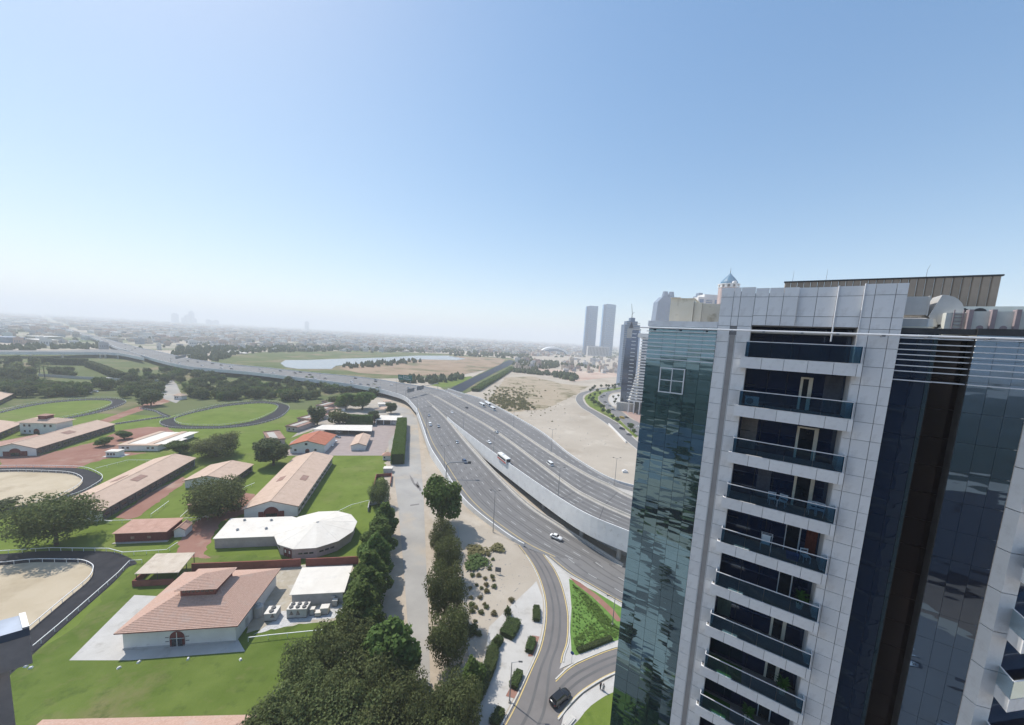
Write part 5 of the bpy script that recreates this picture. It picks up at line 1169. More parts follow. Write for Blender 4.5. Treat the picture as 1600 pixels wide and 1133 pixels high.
# --- tree line left of the service road, each tree placed by its foot
for i, (x, y, ty, wpx) in enumerate(((600,842,790,44),(592,872,812,50),(585,905,838,54),(579,940,865,58),(572,975,892,62),(564,1010,918,66))):
    plant_px('ficus_tree', (x,y), ty, ['farthest tree of the dense green line left of the service road','second tree from the far end of the line left of the service road','third tree from the far end of the line left of the service road','fourth tree from the far end of the line left of the service road','fifth tree of the line, level with the pump house roof','nearest tree of the line, level with the gravel pad'][i], 'line of dense trees by the service road', wpx, i%3)
for i, (k, x, y, ty, wpx, l) in enumerate((
 ('acacia_tree',540,1062,968,96,'loose olive tree at the top of the bottom tree clump, left of the line'),
 ('ficus_tree',607,1080,972,84,'tall dark green tree beside the service road at the clump top'),
 ('acacia_tree',484,1085,1000,90,'olive tree at the left edge of the bottom clump over the lawn'),
 ('acacia_tree',558,1130,1030,110,'broad olive tree in the middle of the bottom clump'),
 ('acacia_tree',620,1140,1040,92,'olive tree at the right of the bottom clump by the road shadow'),
 ('acacia_tree',470,1170,1070,120,'grey olive tree at the bottom left of the clump'),
 ('acacia_tree',545,1205,1100,120,'olive crown cut by the frame bottom in mid clump'),
 ('acacia_tree',610,1215,1108,110,'olive crown cut by the frame bottom beside the road'),
 ('acacia_tree',420,1210,1105,110,'olive crown at the far left of the clump bottom'),
 ('acacia_tree',665,1175,1082,70,'grey green tree right of the service road at the frame bottom'),
 ('acacia_tree',712,1150,1052,82,'grey green tree beside the lower plaza hedge'),
 ('ficus_tree',735,1098,1030,44,'green bushy tree at the left end of the plaza hedge'),
 ('acacia_tree',690,1190,1105,80,'tree crown cut by the frame bottom below the plaza hedge'),
 ('acacia_tree',690,862,812,42,'small olive tree just below the big round dark tree'),
 ('acacia_tree',697,905,836,50,'second olive tree in the row right of the service road'),
 ('acacia_tree',694,975,884,68,'third olive tree in the row right of the service road'),
 ('acacia_tree',700,1040,948,68,'nearest dense olive tree in the row right of the service road'))):
    plant_px(k, (x,y), ty, l, None, wpx, i%3)
# --- the wood between the tracks and the flyover
rnd = random.Random(3)
def wood(n, poly, hmin, hmax, label, group, var=None, kind='wood_tree'):
    P_ = [G(*p) for p in poly]; xs = [p.x for p in P_]; ys = [p.y for p in P_]; c = 0; tries = 0; pts = []
    while c < n and tries < n*400:
        tries += 1
        # pick in picture space of the polygon so that spacing looks even, then stand it on the ground
        px = rnd.uniform(min(p[0] for p in poly), max(p[0] for p in poly)); py = rnd.uniform(min(p[1] for p in poly), max(p[1] for p in poly))
        ins = False; j = len(poly)-1
        for i in range(len(poly)):
            if (poly[i][1] > py) != (poly[j][1] > py) and px < (poly[j][0]-poly[i][0])*(py-poly[i][1])/(poly[j][1]-poly[i][1])+poly[i][0]: ins = not ins
            j = i
        if not ins: continue
        g = G(px, py)
        if any((g-q).length < 4.2 for q in pts): continue
        pts.append(g); plant(kind, g.x, g.y, rnd.uniform(hmin, hmax), label, group, None, var); c += 1
wood(70, [(-40,622),(-40,606),(60,600),(130,603),(250,604),(252,626),(150,619),(60,622)], 7, 11, 'olive and dark tree of the wood edge above the far left oval', 'trees of the wood above the far left oval')
wood(92, [(290,622),(288,600),(330,604),(400,600),(470,596),(520,604),(500,625),(462,630),(420,625),(360,628)], 7, 11, 'dark tree of the wood between the oval track and the flyover', 'trees of the wood by the flyover')
wood(40, [(180,598),(200,585),(260,580),(340,590),(350,600),(290,603)], 7, 10, 'tree of the thicket below the far bend of the flyover', 'trees of the thicket below the flyover bend')
wood(26, [(-40,600),(-40,570),(30,566),(60,572),(62,596)], 8, 12, 'dark tree in the grove at the left frame edge', 'trees of the grove at the left edge', 0)
wood(9, [(80,590),(82,583),(112,583),(114,591)], 7, 9, 'dark tree of the compact clump on the pale lawn', 'trees of the compact clump on the lawn', 0)
wood(18, [(500,612),(560,604),(600,614),(596,622),(560,616),(520,620)], 6, 9, 'tree standing close below the flyover parapet', 'trees close below the flyover parapet')
for i, (x, y) in enumerate(((20,592),(36,590),(48,594),(62,586),(70,590),(28,585),(54,580),(76,584))):
    g = G(x, y); plant('palm_tree', g.x, g.y, 14+i%3, 'tall palm in the left grove beyond the wood', 'palms of the left grove')
# --- clipped hedges
def hedge_mesh(name, pts, h, wd, m, size, dens, seed, wob=.25):
    """leaf faces over a clipped hedge body following a line, with a dark woody core"""
    rnd = random.Random(seed); v = []; f = []
    P_ = resample(pts, .5)
    for a, b in zip(P_, P_[1:]):
        d = (b-a); d.z = 0
        if d.length < 1e-5: continue
        d.normalize(); r = Vector((d.y,-d.x,0))
        for _ in range(int(dens)):
            u = rnd.random(); per = 2*h+wd; s = rnd.random()*per
            if s < h: q = Vector((-wd/2, s)); N = -r
            elif s < h+wd: q = Vector((s-h-wd/2, h)); N = Vector((0,0,1))
            else: q = Vector((wd/2, s-h-wd)); N = r
            p = a.lerp(b, u)+r*q.x+Vector((0,0,q.y))+Vector((rnd.gauss(0,wob),rnd.gauss(0,wob),rnd.gauss(0,wob*.8)))
            N = (N+Vector((rnd.gauss(0,.5),rnd.gauss(0,.5),rnd.gauss(0,.5)+.2))).normalized(); A = N.orthogonal().normalized(); B = N.cross(A); sz = size*rnd.uniform(.6,1.3); o = len(v)
            v += [p-A*sz, p-B*sz*.7, p+A*sz, p+B*sz*.7]; f.append((o,o+1,o+2,o+3))
    me = bpy.data.meshes.new(name); me.from_pydata([tuple(x) for x in v], [], f); me.materials.append(m); me.update(); return me
core_m = mat('hedge_core', (.03,.045,.015), .95, .2, 2)
def hedge(label, px, h, wd, m=leaf_hedge, size=.22, dens=60, wob=.18, group=None, world=None):
    P_ = world or [G(x, y) for x, y in px]; o = P_[0].copy(); L_ = [p-o for p in P_]; t = thing('hedge', label, 'hedge', o, 0, group); _tn[0] += 1
    link('leaves', hedge_mesh('hedge_leaves', L_, h, wd, m, size, dens, _tn[0], wob), t)
    q = MB(); q.sweep(L_, [(-wd/2*.86,0),(wd/2*.86,0),(wd/2*.86,h*.93),(-wd/2*.86,h*.93)]); q.build('stems', core_m, t); return t
hedge('tall bright clipped hedge along the left side of the service road', [(621,726),(624,700),(627,676),(628,664)], 6.0, 6.5, dens=230, size=.3)
hedge('tall dark clipped hedge behind the parking canopy', [(541,663),(562,664),(583,664)], 7.5, 4, leaf_ficus, .35, 170)
hedge('long dark clipped hedge wall on the far lawn at the left', [(68,569),(100,570),(136,571)], 9, 7, leaf_dark, .8, 20)
hedge('long dark hedge running from the clipped corner down to the thicket', [(138,573),(160,581),(180,590),(192,594)], 8, 7, leaf_dark, .8, 20)
hedge('dense dark hedge block above the gate wall', [(175,592),(190,593),(206,592)], 7, 6, leaf_dark, .8, 20)
# plaza hedges and planters
hedge('wide clipped hedge in the upper middle of the plaza', [(790,997),(798,985),(803,972)], 1.3, 3.6, leaf_shrub, .14, 150, .1)
hedge('low clipped hedge running down the left edge of the plaza', [(770,1018),(768,1035),(760,1055),(750,1080),(741,1095)], 1.3, 2.6, leaf_shrub, .14, 130, .1)
hedge('narrow hedge joining the wide plaza hedge and the long one', [(782,1000),(774,1010),(768,1020)], 1.2, 1.8, leaf_shrub, .14, 110, .1)
for i, (a, b) in enumerate((((838,972),(838,950)),((826,1021),(832,1000)),((801,1077),(812,1052)),((770,1135),(783,1112)))):
    hedge(['small clipped planter hedge at the top of the plaza by the ramp','planter hedge by the ramp with bare earth at one end','planter hedge beside the plaza lamp post','lowest planter hedge by the ramp at the frame bottom'][i], [a, b], 1.1, 1.7, leaf_shrub, .14, 110, .1)
for i, (x, y, r) in enumerate(((793,961,1.3),(776,1008,1.2))):
    g = G(x, y); plant('shrub', g.x, g.y, 2.6, ['dark bush standing out of the wide plaza hedge','dark bush at the joint of the plaza hedges'][i], None, 2.4, 0, cat='shrub')
sheet('planter_soil', [(825,1026),(831,993),(843,995),(838,1012),(832,1026)], .06, red_dirt); sheet('planter_soil', [(790,1088),(797,1075),(812,1078),(805,1092)], .06, red_dirt)
# shrubs on the sandy plot left of the ramp
pts = [(771,907),(769,902),(760,925),(752,920),(748,900),(745,915),(750,935),(737,946),(744,950),(738,956),(757,945),(760,950),(772,960),(770,875),(763,868),(742,972),(741,980),(748,992),(735,920),(738,900),(752,880),(765,890),(799,939),(734,985),(760,915),(744,890),(758,905),(772,918),(736,935),(752,958)]
for i, (x, y) in enumerate(pts):
    g = G(x, y); plant('shrub', g.x, g.y, .7+.5*((i*7)%5)/5, 'small dry shrub on the sandy plot left of the ramp', 'shrubs on the sandy plot', None, 1+(i%2), cat='shrub')
for i, (x, y, w_, v, l) in enumerate(((745,880,9,0,'wide green bush patch on the sandy plot below the retaining wall'),(745,862,8,1,'wide brown bush patch on the sandy plot near the wall'),(778,858,6,1,'brown scrub patch at the foot of the retaining wall'),(738,985,3.4,2,'olive bush beside the fence post at the plot edge'),(734,990,3,2,'second olive bush at the plot edge'))):
    g = G(x, y); plant('shrub', g.x, g.y, 1.5, l, None, w_, v, cat='shrub')
# the dry scrub in the sand lot, uncountable
rnd = random.Random(12); q = MB(); LM = leaf_mesh('tuft', [(0,0,.3,.8,.8,.4)], 26, .34, leaf_dry, 5, .3)
vs, fs = [], []
base = [tuple(v.co) for v in LM.vertices]; bf = [tuple(p.vertices) for p in LM.polygons]
def scatter(poly_c, n, sx, sy, s0, s1):
    for _ in range(n):
        px = rnd.gauss(poly_c[0], sx); py = rnd.gauss(poly_c[1], sy); g = G(px, py); s = rnd.uniform(s0, s1); o = len(vs); c_, s_ = cos(_), sin(_)
        vs.extend([(g.x+(x*c_-y*s_)*s, g.y+(x*s_+y*c_)*s, z*s) for x, y, z in base]); fs.extend([tuple(k+o for k in f_) for f_ in bf])
scatter((790,626), 240, 17, 7, 1.2, 3.0); scatter((815,634), 110, 9, 4, 1.2, 2.6); scatter((805,612), 90, 22, 6, 1.0, 2.2); scatter((840,640), 40, 25, 9, .6, 1.2)
me = bpy.data.meshes.new('scrub'); me.from_pydata(vs, [], fs); me.materials.append(leaf_dry); tag(link('scrub', me), 'dry olive scrub scattered over the sand lot', 'scrub', None, 'stuff')
# low planting on the island and stones on the open sand
rnd = random.Random(41); vs, fs = [], []
tri = [G(*p) for p in ((893,913),(914,928),(938,952),(956,974),(970,986),(985,990),(955,999),(903,1019),(895,1000))]; cen = sum(tri, Vector())/len(tri)
for _ in range(1500):
    k = rnd.randrange(len(tri)); a, b = tri[k], tri[(k+1)%len(tri)]; u, v_ = rnd.random(), rnd.random()
    if u+v_ > 1: u, v_ = 1-u, 1-v_
    p = cen+(a-cen)*u+(b-cen)*v_; hh = .18+rnd.random()**2*.45*(1 if sin(p.x*.8)*cos(p.y*.6) > -.2 else .4); s = rnd.uniform(.12,.32); an = rnd.uniform(0,6.28); o = len(vs)
    d = Vector((cos(an),sin(an),rnd.uniform(-.3,.5)))*s; e = Vector((-sin(an),cos(an),rnd.uniform(-.3,.5)))*s; p = p+Vector((0,0,.18+hh*.6))
    vs += [tuple(p-d),tuple(p-e),tuple(p+d),tuple(p+e)]; fs.append((o,o+1,o+2,o+3))
me = bpy.data.meshes.new('ground_cover'); me.from_pydata(vs, [], fs); me.materials.append(leaf_hedge); tag(link('ground_cover', me), 'leafy ground cover planted on the traffic island', 'ground cover', None, 'stuff')
hedge('low clipped hedge along the lower edge of the traffic island', [(902,1019),(925,1011),(955,999)], .8, 1.2, leaf_shrub, .12, 90, .08)
vs, fs = [], []
def stones(c, n, sx, sy, s0, s1):
    for i in range(n):
        g = G(rnd.gauss(c[0],sx), rnd.gauss(c[1],sy)); s = rnd.uniform(s0,s1); o = len(vs)
        for a, b, c_ in ((-1,-1,0),(1,-.8,0),(.9,1,0),(-.8,.9,0),(-.5,-.4,.8),(.5,-.5,.6),(.4,.5,.9),(-.4,.4,.7)): vs.append((g.x+a*s*rnd.uniform(.7,1.2), g.y+b*s*rnd.uniform(.7,1.2), c_*s*.8))
        fs.extend([(o+4,o+5,o+6,o+7),(o,o+1,o+5,o+4),(o+1,o+2,o+6,o+5),(o+2,o+3,o+7,o+6),(o+3,o,o+4,o+7)])
stones((775,915), 160, 28, 35, .05, .22); stones((740,1000), 60, 5, 30, .05, .2); stones((900,690), 160, 45, 40, .1, .45); stones((860,640), 120, 40, 15, .15, .6); stones((610,800), 70, 5, 60, .05, .2)
me = bpy.data.meshes.new('rubble'); me.from_pydata(vs, [], fs); me.materials.append(concrete); tag(link('rubble', me), 'loose stones scattered on the open sand', 'stones', None, 'stuff')
# canal bank bushes
hedge('line of green bushes along the canal road', [(742,612),(760,601),(776,592),(792,582),(800,576)], 4, 9, leaf_ficus, .8, 30, .8)
# ------------------------------------------------------------------ vehicles
tyre_m = mat('tyre', (.02,.02,.021), .9, .2, 4)
rim_m = mat('wheel_rim', (.45,.46,.47), .35, .1, 4, metal=.8)
def paintm(name, c, metal=.25): return mat(name, c, .22, .05, .8, metal=metal, spec=.7)
car_white = paintm('car_white', (.78,.78,.77), 0); car_silver = paintm('car_silver', (.42,.44,.46), .5); car_black = paintm('car_black', (.018,.019,.022)); car_blue = paintm('car_blue', (.05,.09,.17)); car_red = paintm('car_red', (.30,.025,.02)); car_yellow = paintm('car_yellow', (.70,.46,.03), 0); car_grey = paintm('car_grey', (.13,.135,.14))
glass_car = mat('car_glass', (.012,.015,.02), .06, .2, 2, spec=1.0)
lamp_red = mat('tail_lamp', (.30,.01,.01), .25, .1, 4); lamp_clear = mat('head_lamp', (.70,.72,.74), .12, .05, 4, spec=.8)
_w = {}
def wheel(t, x, y, r, wd):
    k = (r, wd)
    if k not in _w:
        q = MB(); q.loft([[(0.0+cos(a)*rr, yy, sin(a)*rr) for a in [2*pi*i/18 for i in range(18)]] for yy, rr in ((-wd/2,r*.9),(-wd/2*.8,r),(wd/2*.8,r),(wd/2,r*.9))]); o = q.build('wheel', tyre_m, t, smooth=False)
        q = MB(); q.tube((0,-wd/2-.012,0),(0,wd/2+.012,0),r*.62,None,12); ri = q.build('rim', rim_m, o); _w[k] = (o.data, ri.data)
    else: o = link('wheel', _w[k][0], t); link('rim', _w[k][1], o)
    o.location = (x, y, r)
_cars = {}
def car_meshes(kind):
    if kind in _cars: return _cars[kind]
    # stations nose to tail (x forward): x, half width, belt height, sill height
    if kind == 'sedan': L, st, cab, roof_h, wh, wb = 4.7, [(2.35,.62,.60,.34),(2.25,.80,.68,.22),(1.5,.90,.86,.2),(.75,.92,.93,.2),(-.6,.92,.95,.2),(-1.6,.91,.97,.2),(-2.2,.82,.93,.24),(-2.35,.68,.84,.36)], (.95,.25,-1.0,-1.75,.86,.66,.94), 1.44, .33, 1.4
    elif kind == 'suv': L, st, cab, roof_h, wh, wb = 4.9, [(2.45,.70,.72,.36),(2.32,.86,.88,.24),(1.6,.96,1.05,.22),(.9,.98,1.1,.22),(-1.0,.98,1.12,.22),(-2.0,.97,1.13,.22),(-2.35,.88,1.12,.26),(-2.45,.74,1.0,.4)], (1.05,.4,-1.75,-2.25,.93,.70,1.1), 1.72, .38, 1.45
    else: L, st, cab, roof_h, wh, wb = 5.0, [(2.5,.70,.85,.36),(2.38,.84,1.05,.24),(1.9,.92,1.2,.22),(1.5,.93,1.22,.22),(-1.0,.93,1.24,.22),(-2.3,.93,1.24,.22),(-2.45,.88,1.2,.26),(-2.5,.80,1.1,.4)], (1.75,1.15,-2.2,-2.42,.90,.80,1.2), 2.05, .35, 1.55
    def ring(x, hw, zt, zb): return [(x,-hw*.86,zb),(x,-hw,zb+.12),(x,-hw,zb+(zt-zb)*.62),(x,-hw*.93,zt-.06),(x,-hw*.80,zt),(x,hw*.80,zt),(x,hw*.93,zt-.06),(x,hw,zb+(zt-zb)*.62),(x,hw,zb+.12),(x,hw*.86,zb)]
    body = MB(); body.loft([ring(*s) for s in st])
    x0, x1, x2, x3, wb_, wt, zb = cab
    gl = MB(); ring2 = lambda x, z, hw: [(x[0],-hw,z),(x[1],-hw,z),(x[1],hw,z),(x[0],hw,z)]
    gl.loft([ring2((x3,x0), zb-.06, wb_),ring2((x2-.04,x1+.04), roof_h-.05, wt+.01)])
    rf = MB(); rf.loft([ring2((x2-.1,x1+.1), roof_h-.07, wt+.03),ring2((x2,x1), roof_h, wt-.02)])
    for s in (-1,1):     # pillars
        for xa, xb in ((x0,x1),(x3,x2),((x0+x3)/2-.1,(x1+x2)/2-.1)): rf.loft([[(xa-.05,s*wb_-.02,zb-.05),(xa+.05,s*wb_-.02,zb-.05),(xa+.05,s*wb_+.025,zb-.05),(xa-.05,s*wb_+.025,zb-.05)],[(xb-.05,s*wt-.02,roof_h-.06),(xb+.05,s*wt-.02,roof_h-.06),(xb+.05,s*wt+.03,roof_h-.06),(xb-.05,s*wt+.03,roof_h-.06)]])
    f = st[1]; b = st[-2]
    _cars[kind] = (body, gl, rf, f, b, wh, wb, st); return _cars[kind]
_cm = {}
def car(kind, p, heading, paint, label, group=None, s=1.0, z=0.0):
    body, gl, rf, f, b, wh, wb, st = car_meshes(kind)
    t = thing({'sedan':'car','suv':'car','van':'van'}[kind], label, {'sedan':'car','suv':'car','van':'van'}[kind], (p.x,p.y,p.z+z), heading, group)
    if kind not in _cm:
        o = [body.build('body', paint, t), gl.build('windows', glass_car, t), rf.build('roof', paint, t)]
        bevel(o[0], .04, 2); o[0].data.polygons.foreach_set('use_smooth', [True]*len(o[0].data.polygons))
        hl = []
        for sg in (-1,1):
            q = MB(); q.box(f[0]-.05,sg*f[1]*.72-.16,f[2]-.2,f[0]+.055,sg*f[1]*.72+.16,f[2]-.06); hl.append(q.build('headlight', lamp_clear, t))
            q = MB(); q.box(b[0]-.06,sg*b[1]*.78-.14,b[2]-.26,b[0]+.05,sg*b[1]*.78+.14,b[2]-.08); hl.append(q.build('tail_light', lamp_red, t))
            q = MB(); q.box(st[3][0]+.0,sg*(st[3][1]+.1)-.1,st[3][2]-.02,st[3][0]+.18,sg*(st[3][1]+.1)+.1,st[3][2]+.13); hl.append(q.build('mirror', paint, t))
        q = MB(); q.box(f[0]-.02,-.3,.42,f[0]+.06,.3,.56); hl.append(q.build('grille', tyre_m, t))
        _cm[kind] = [(x.name.split('.')[0], x.data) for x in o+hl]
    else:
        for n_, me in _cm[kind]:
            x = link(n_, me, t)
            if n_ in ('body','roof','mirror'): x.material_slots[0].link = 'OBJECT'; x.material_slots[0].material = paint
    for x in (wb,-wb):
        for y in (-st[3][1]*.9, st[3][1]*.9): wheel(t, x, y, wh, .22)
    return t
def tangent(line, p):
    k = min(range(len(line)-1), key=lambda i: (line[i].x-p.x)**2+(line[i].y-p.y)**2); d = line[k+1]-line[k]; return atan2(d.y, d.x)
def bus(p, heading, paint, stripe_m, label, L=11.0, wd=2.5, h=3.2, group=None):
    t = thing('bus', label, 'bus', p, heading, group); hl = L/2
    q = MB(); q.loft([[(x,-wd/2*k,.35),(x,-wd/2*k,h*.8),(x,-wd/2*.92*k,h),(x,wd/2*.92*k,h),(x,wd/2*k,h*.8),(x,wd/2*k,.35)] for x, k in ((-hl,.95),(-hl+.15,1),(hl-.25,1),(hl,.93))]); q.build('body', paint, t)
    q = MB()
    for s in (-1,1): q.box(-hl+.4,s*wd/2-.02,h*.48,hl-.9,s*wd/2+.02,h*.8)
    q.build('side_windows', glass_car, t)
    q = MB(); q.box(hl-.06,-wd*.44,h*.42,hl+.02,wd*.44,h*.88); q.build('windscreen', glass_car, t)
    q = MB()
    for s in (-1,1): q.box(-hl+.2,s*wd/2-.025,.5,hl-.3,s*wd/2+.025,h*.36)
    q.build('stripe', stripe_m, t)
    q = MB(); q.box(-hl*.5,-.7,h+.005,-hl*.5+2.2,.7,h+.25); q.build('roof_unit', paint, t)
    for x in (hl-2.4,-hl+2.6):
        for y in (-wd/2+.16,wd/2-.16): wheel(t, x, y, .48, .3)
    return t
def on_line(line, px, z): p = G(*px, z); return p, tangent(line, p)
def drive(kind, px, z, line, paint, label, rev=False, group=None):
    p, h = on_line(line, px, z+.06); return car(kind, p, h+(pi if rev else 0), paint, label, group)
# the black car at the ramp mouth
q_ = G(875,1094,.15); d_ = G(905,1066,.15)-G(848,1114,.15)
car('suv', q_, atan2(d_.y, d_.x), car_black, 'black car turning at the foot of the ramp')
drive('sedan', (869,841), .7, AA, car_white, 'white sedan on the near carriageway before the viaduct pier')
drive('suv', (726,723), 2.9, AA, car_blue, 'dark blue car on the near carriageway below the cantilever pole')
drive('sedan', (714,692), 4.0, AA, car_silver, 'silver car on the near carriageway beside the barrier, above the dark blue one')
drive('van', (672,665), 5.6, AA, car_white, 'white van on the near carriageway at the bend of the parapet')
drive('sedan', (685,667), 5.5, AA, car_silver, 'silver car right beside the white van on the bend')
drive('sedan', (670,650), 6.1, AA, car_silver, 'silver car farther back at the head of the near carriageway')
p_, h_ = on_line(B1A, (787,721), 9.2); bus(p_, h_, mat('bus_white', (.74,.73,.70), .4, .05, 1), mat('bus_red', (.42,.05,.04), .4, .1, 2), 'white and red bus beside the tall viaduct wall')
drive('sedan', (764,692), 8.7, B1A, car_white, 'white car on the viaduct just behind the red and white bus')
drive('sedan', (776,676.5), 8.5, B2A, car_silver, 'bluish silver car near the median of the viaduct', True)
drive('sedan', (706,645), 7.2, B1A, car_white, 'small white car on the viaduct near its narrow start')
drive('van', (859,727), 9.8, B2A, car_white, 'white minibus on the right hand viaduct carriageway', True)
drive('sedan', (729,638), 7.1, B2A, car_black, 'black car on the right hand carriageway near the merge', True)
bw = mat('bus_white_plain', (.74,.74,.73), .4, .05, 1); bs = mat('bus_blue', (.25,.30,.36), .4, .1, 1)
for i, (px, L_) in enumerate((((753,635),11),((762,634),11),((770,641),8))):
    p_, h_ = on_line(C1B, px, 6.2); bus(p_, h_, bw, bs, ['left of the two white buses by the outer slip road parapet','right of the two white buses by the outer slip road parapet','white box truck behind the two white buses'][i], L_, 2.5, 3.3)
# parked cars in the court, under trees
for i, (px, a, pm) in enumerate((((521,690),70,car_white),((515,697),70,car_white),((527,684),70,car_silver),((530,676),80,car_white),((551,674),90,car_grey),((567,674),90,car_black))):
    car('sedan', G(*px, .04), rad(a-75), pm, ['white car parked beside the orange roofed house, middle one','white car parked beside the orange roofed house, nearest','silver car parked beside the orange roofed house, farthest','white car in the shade at the canopy left end','grey car under the long white canopy','black car under the long white canopy'][i], 'cars parked in the court')
for i, (x, y, pm) in enumerate(((123,614,car_white),(138,614,car_white),(148,613,car_white),(30,611,car_white),(54,612,car_silver))): car('van' if i == 2 else 'sedan', G(x,y,.03), .3, pm, ['white car parked under the wood edge, left of three','white car parked under the wood edge, middle of three','white van parked under the wood edge','white car parked under the trees near the far left roof','silver car parked under the trees near the far left roof'][i], 'cars parked under the wood')
# distant traffic on the flyover: low bodies only
rnd = random.Random(21); names = {car_white:'white',car_silver:'silver',car_black:'dark',car_grey:'dark'}
for i in range(46):
    k = rnd.randrange(6, len(FA)-8); t_ = rnd.choice((.16,.24,.32,.62,.70,.78,.86)); a = FA[k].lerp(FB[k], t_); d = FA[k+1]-FA[k]
    pm = rnd.choice((car_white,car_white,car_silver,car_black,car_grey)); c = car('sedan', a+Vector((0,0,.06)), atan2(d.y,d.x), pm, names[pm]+' car far away on the flyover', names[pm]+' cars on the flyover')
# vehicles on the road past the sand lot
for i, (x, y, k, pm, l) in enumerate(((972,654,'van',car_yellow,'yellow van on the inner road beside the planted median'),(972,671,'suv',car_black,'black car on the sand lot road by the low white wall'),(983,680,'sedan',car_grey,'grey car on the sand lot road behind the black one'),(979,653,'sedan',car_black,'black car parked along the pink paving beyond the yellow van'),(984,664,'suv',car_grey,'dark car on the inner road in front of the yellow van'),(944,619,'sedan',car_black,'dark car at the bend of the inner road'),(940,621,'sedan',car_grey,'grey car at the bend of the inner road, left of the dark one'),(948,616,'sedan',car_white,'white car at the far bend of the inner road'),(950,632,'sedan',car_white,'white car parked on the right of the inner road'),(946,629,'sedan',car_black,'black car on the inner road below the bend'),(956,638,'sedan',car_white,'white car parked farther along the inner road'),(958,641,'sedan',car_blue,'dark blue car on the inner road by the crossing'),(953,635,'sedan',car_silver,'silver car in the parked line of the inner road'),(998,668,'sedan',car_white,'white car half hidden by the glass tower edge'),(918,737,'sedan',car_red,'small red vehicle by the slip road barrier'))):
    car(k, G(x,y,.08), rad(-38) if y > 640 else rad(-60+(640-y)*3), pm, l, 'vehicles on the roads past the sand lot')
# ------------------------------------------------------------------ lamp posts, signs, poles
_lp = {}
def lamp(px, z, ty, label, arms=2, group='tall lamp posts along the highway', turn=0.0):
    p = G(*px, z); h = height_at(p, ty)-z; h = max(8, min(16, h)); k = arms
    t = thing('street_lamp', label, 'street lamp', p, turn, group)
    if (k,) not in _lp:
        q = MB(); q.tube((0,0,-.4),(0,0,10),.15,.07,8); a = q.build('pole', steel, t)
        q = MB(); q.box(-.22,-.22,0,.22,.22,.35); b = q.build('base', concrete, t)
        arm = []
        for s in ((-1,1) if k == 2 else (1,)):
            q = MB(); q.tube((0,0,9.9),(s*1.4,0,10.25),.045,.035,6); c = q.build('arm', steel, t); q = MB(); q.box(min(s*1.3,s*2.1),-.14,10.22,max(s*1.3,s*2.1),.14,10.34); d = q.build('lamp_head', dark_metal, c); arm.append((c.data, d.data))
        _lp[(k,)] = (a.data, b.data, arm)
        parts = [a]
    else:
        pa, pb, arm = _lp[(k,)]; link('pole', pa, t); link('base', pb, t)
        for c, d in arm: co = link('arm', c, t); link('lamp_head', d, co)
    t.scale = (1, 1, h/10.3); return t
for px, z, ty, l in (((770.5,829),.7,766,'lamp post on the retaining wall beside the sandy plot'),((694,733),3.0,696,'lamp post beside the cantilever pole'),((872,776),10.8,730,'lamp post on the viaduct wall, nearest the tower'),((771,709),8.9,677,'lamp post on the viaduct wall above the bus'),((724,672),7.5,646,'lamp post near the start of the viaduct wall'),((861,708),9.8,670,'lamp post on the right hand viaduct barrier'),((960,760),3,715,'lamp post by the slip road near the tower'),((802,670),7.0,641,'lamp post on the outer barrier by the sand lot'),((652,646),6.7,624,'lamp post on the bend of the white parapet'),((666,676),5.6,643,'lamp post on the parapet at the head of the near carriageway'),((638,628),7.6,611,'lamp post on the parapet before the gantry'),((619,614),7.8,591,'lamp post on the flyover near the green sign'),((595,606),8,590,'lamp post on the flyover near parapet, second before the green sign'),((553,601),8.2,585,'lamp post on the flyover above the wood'),((500,592),8.3,578,'lamp post on the flyover above the lodges'),((460,588),8.4,575,'lamp post on the flyover right of the pond tip'),((405,581),8.5,568,'lamp post on the flyover left of the pond'),((664,604),7.4,588,'lamp post on the far parapet by the canal lawn')):
    lamp(px, z, ty, l)
lamp((796,1097), .05, 1033, 'slim lamp post at the plaza edge beside the planter hedge', 1, None, 0); lamp((957,976), .2, 932, 'slim lamp post on the traffic island lawn', 1, None, rad(180))
# cantilever pole
p = G(697,746,2.2); t = thing('cantilever_pole', 'grey curved cantilever pole with dark signal box over the near carriageway', 'traffic pole', p, rad(8))
q = MB(); pts = [(0,0,-1),(0,0,5.2),(.3,0,6.6),(1.3,0,7.5),(3,0,7.7),(11.5,0,7.9)]
for a, b in zip(pts, pts[1:]): q.tube(a, b, .26, .22, 10)
q.build('pole', steel, t); q = MB(); q.box(10.4,-.35,7.1,11.9,.35,8.3); q.build('signal_box', dark_metal, t)
# gantries
green_m = mat('sign_green', (.01,.13,.10), .5, .1, 1); back_m = mat('sign_back', (.17,.18,.19), .6, .15, 2)
def gantry(name, label, a, b, zt, boards):
    A_, B_ = a, b; d = B_-A_; d.z = 0; L = d.length; t = thing(name, label, 'sign gantry', A_, atan2(d.y,d.x))
    for x in (0, L): q = MB(); q.tube((x,0,-1.5),(x,0,zt),.25,.2,8); q.build('post', steel, t)
    q = MB(); q.box(0,-.3,zt-.5,L,.3,zt); q.build('beam', steel, t)
    for x0, x1, z0, z1, m in boards: q = MB(); q.box(x0*L,-.55,z0,x1*L,-.32,z1); q.build('sign_board', m, t)
k = 6*13; gantry('sign_gantry', 'grey sign gantry across the highway where the deck splits', FA[k], FB[k], 8.0, ((.03,.22,5.0,8.6,back_m),(.3,.5,5.0,9.2,back_m)))
k = 6*4+2; gantry('sign_gantry', 'dark sign gantry far away across the flyover', FA[k], FB[k], 8, ((.2,.75,5,9,back_m),))
p0, p1 = G(622,598,8), G(650,601,8)
q = p0; t = thing('road_sign', 'wide green direction sign beyond the far parapet', 'road sign', Vector((p0.x,p0.y,0)), atan2((p1-p0).y,(p1-p0).x)); L = (p1-p0).length
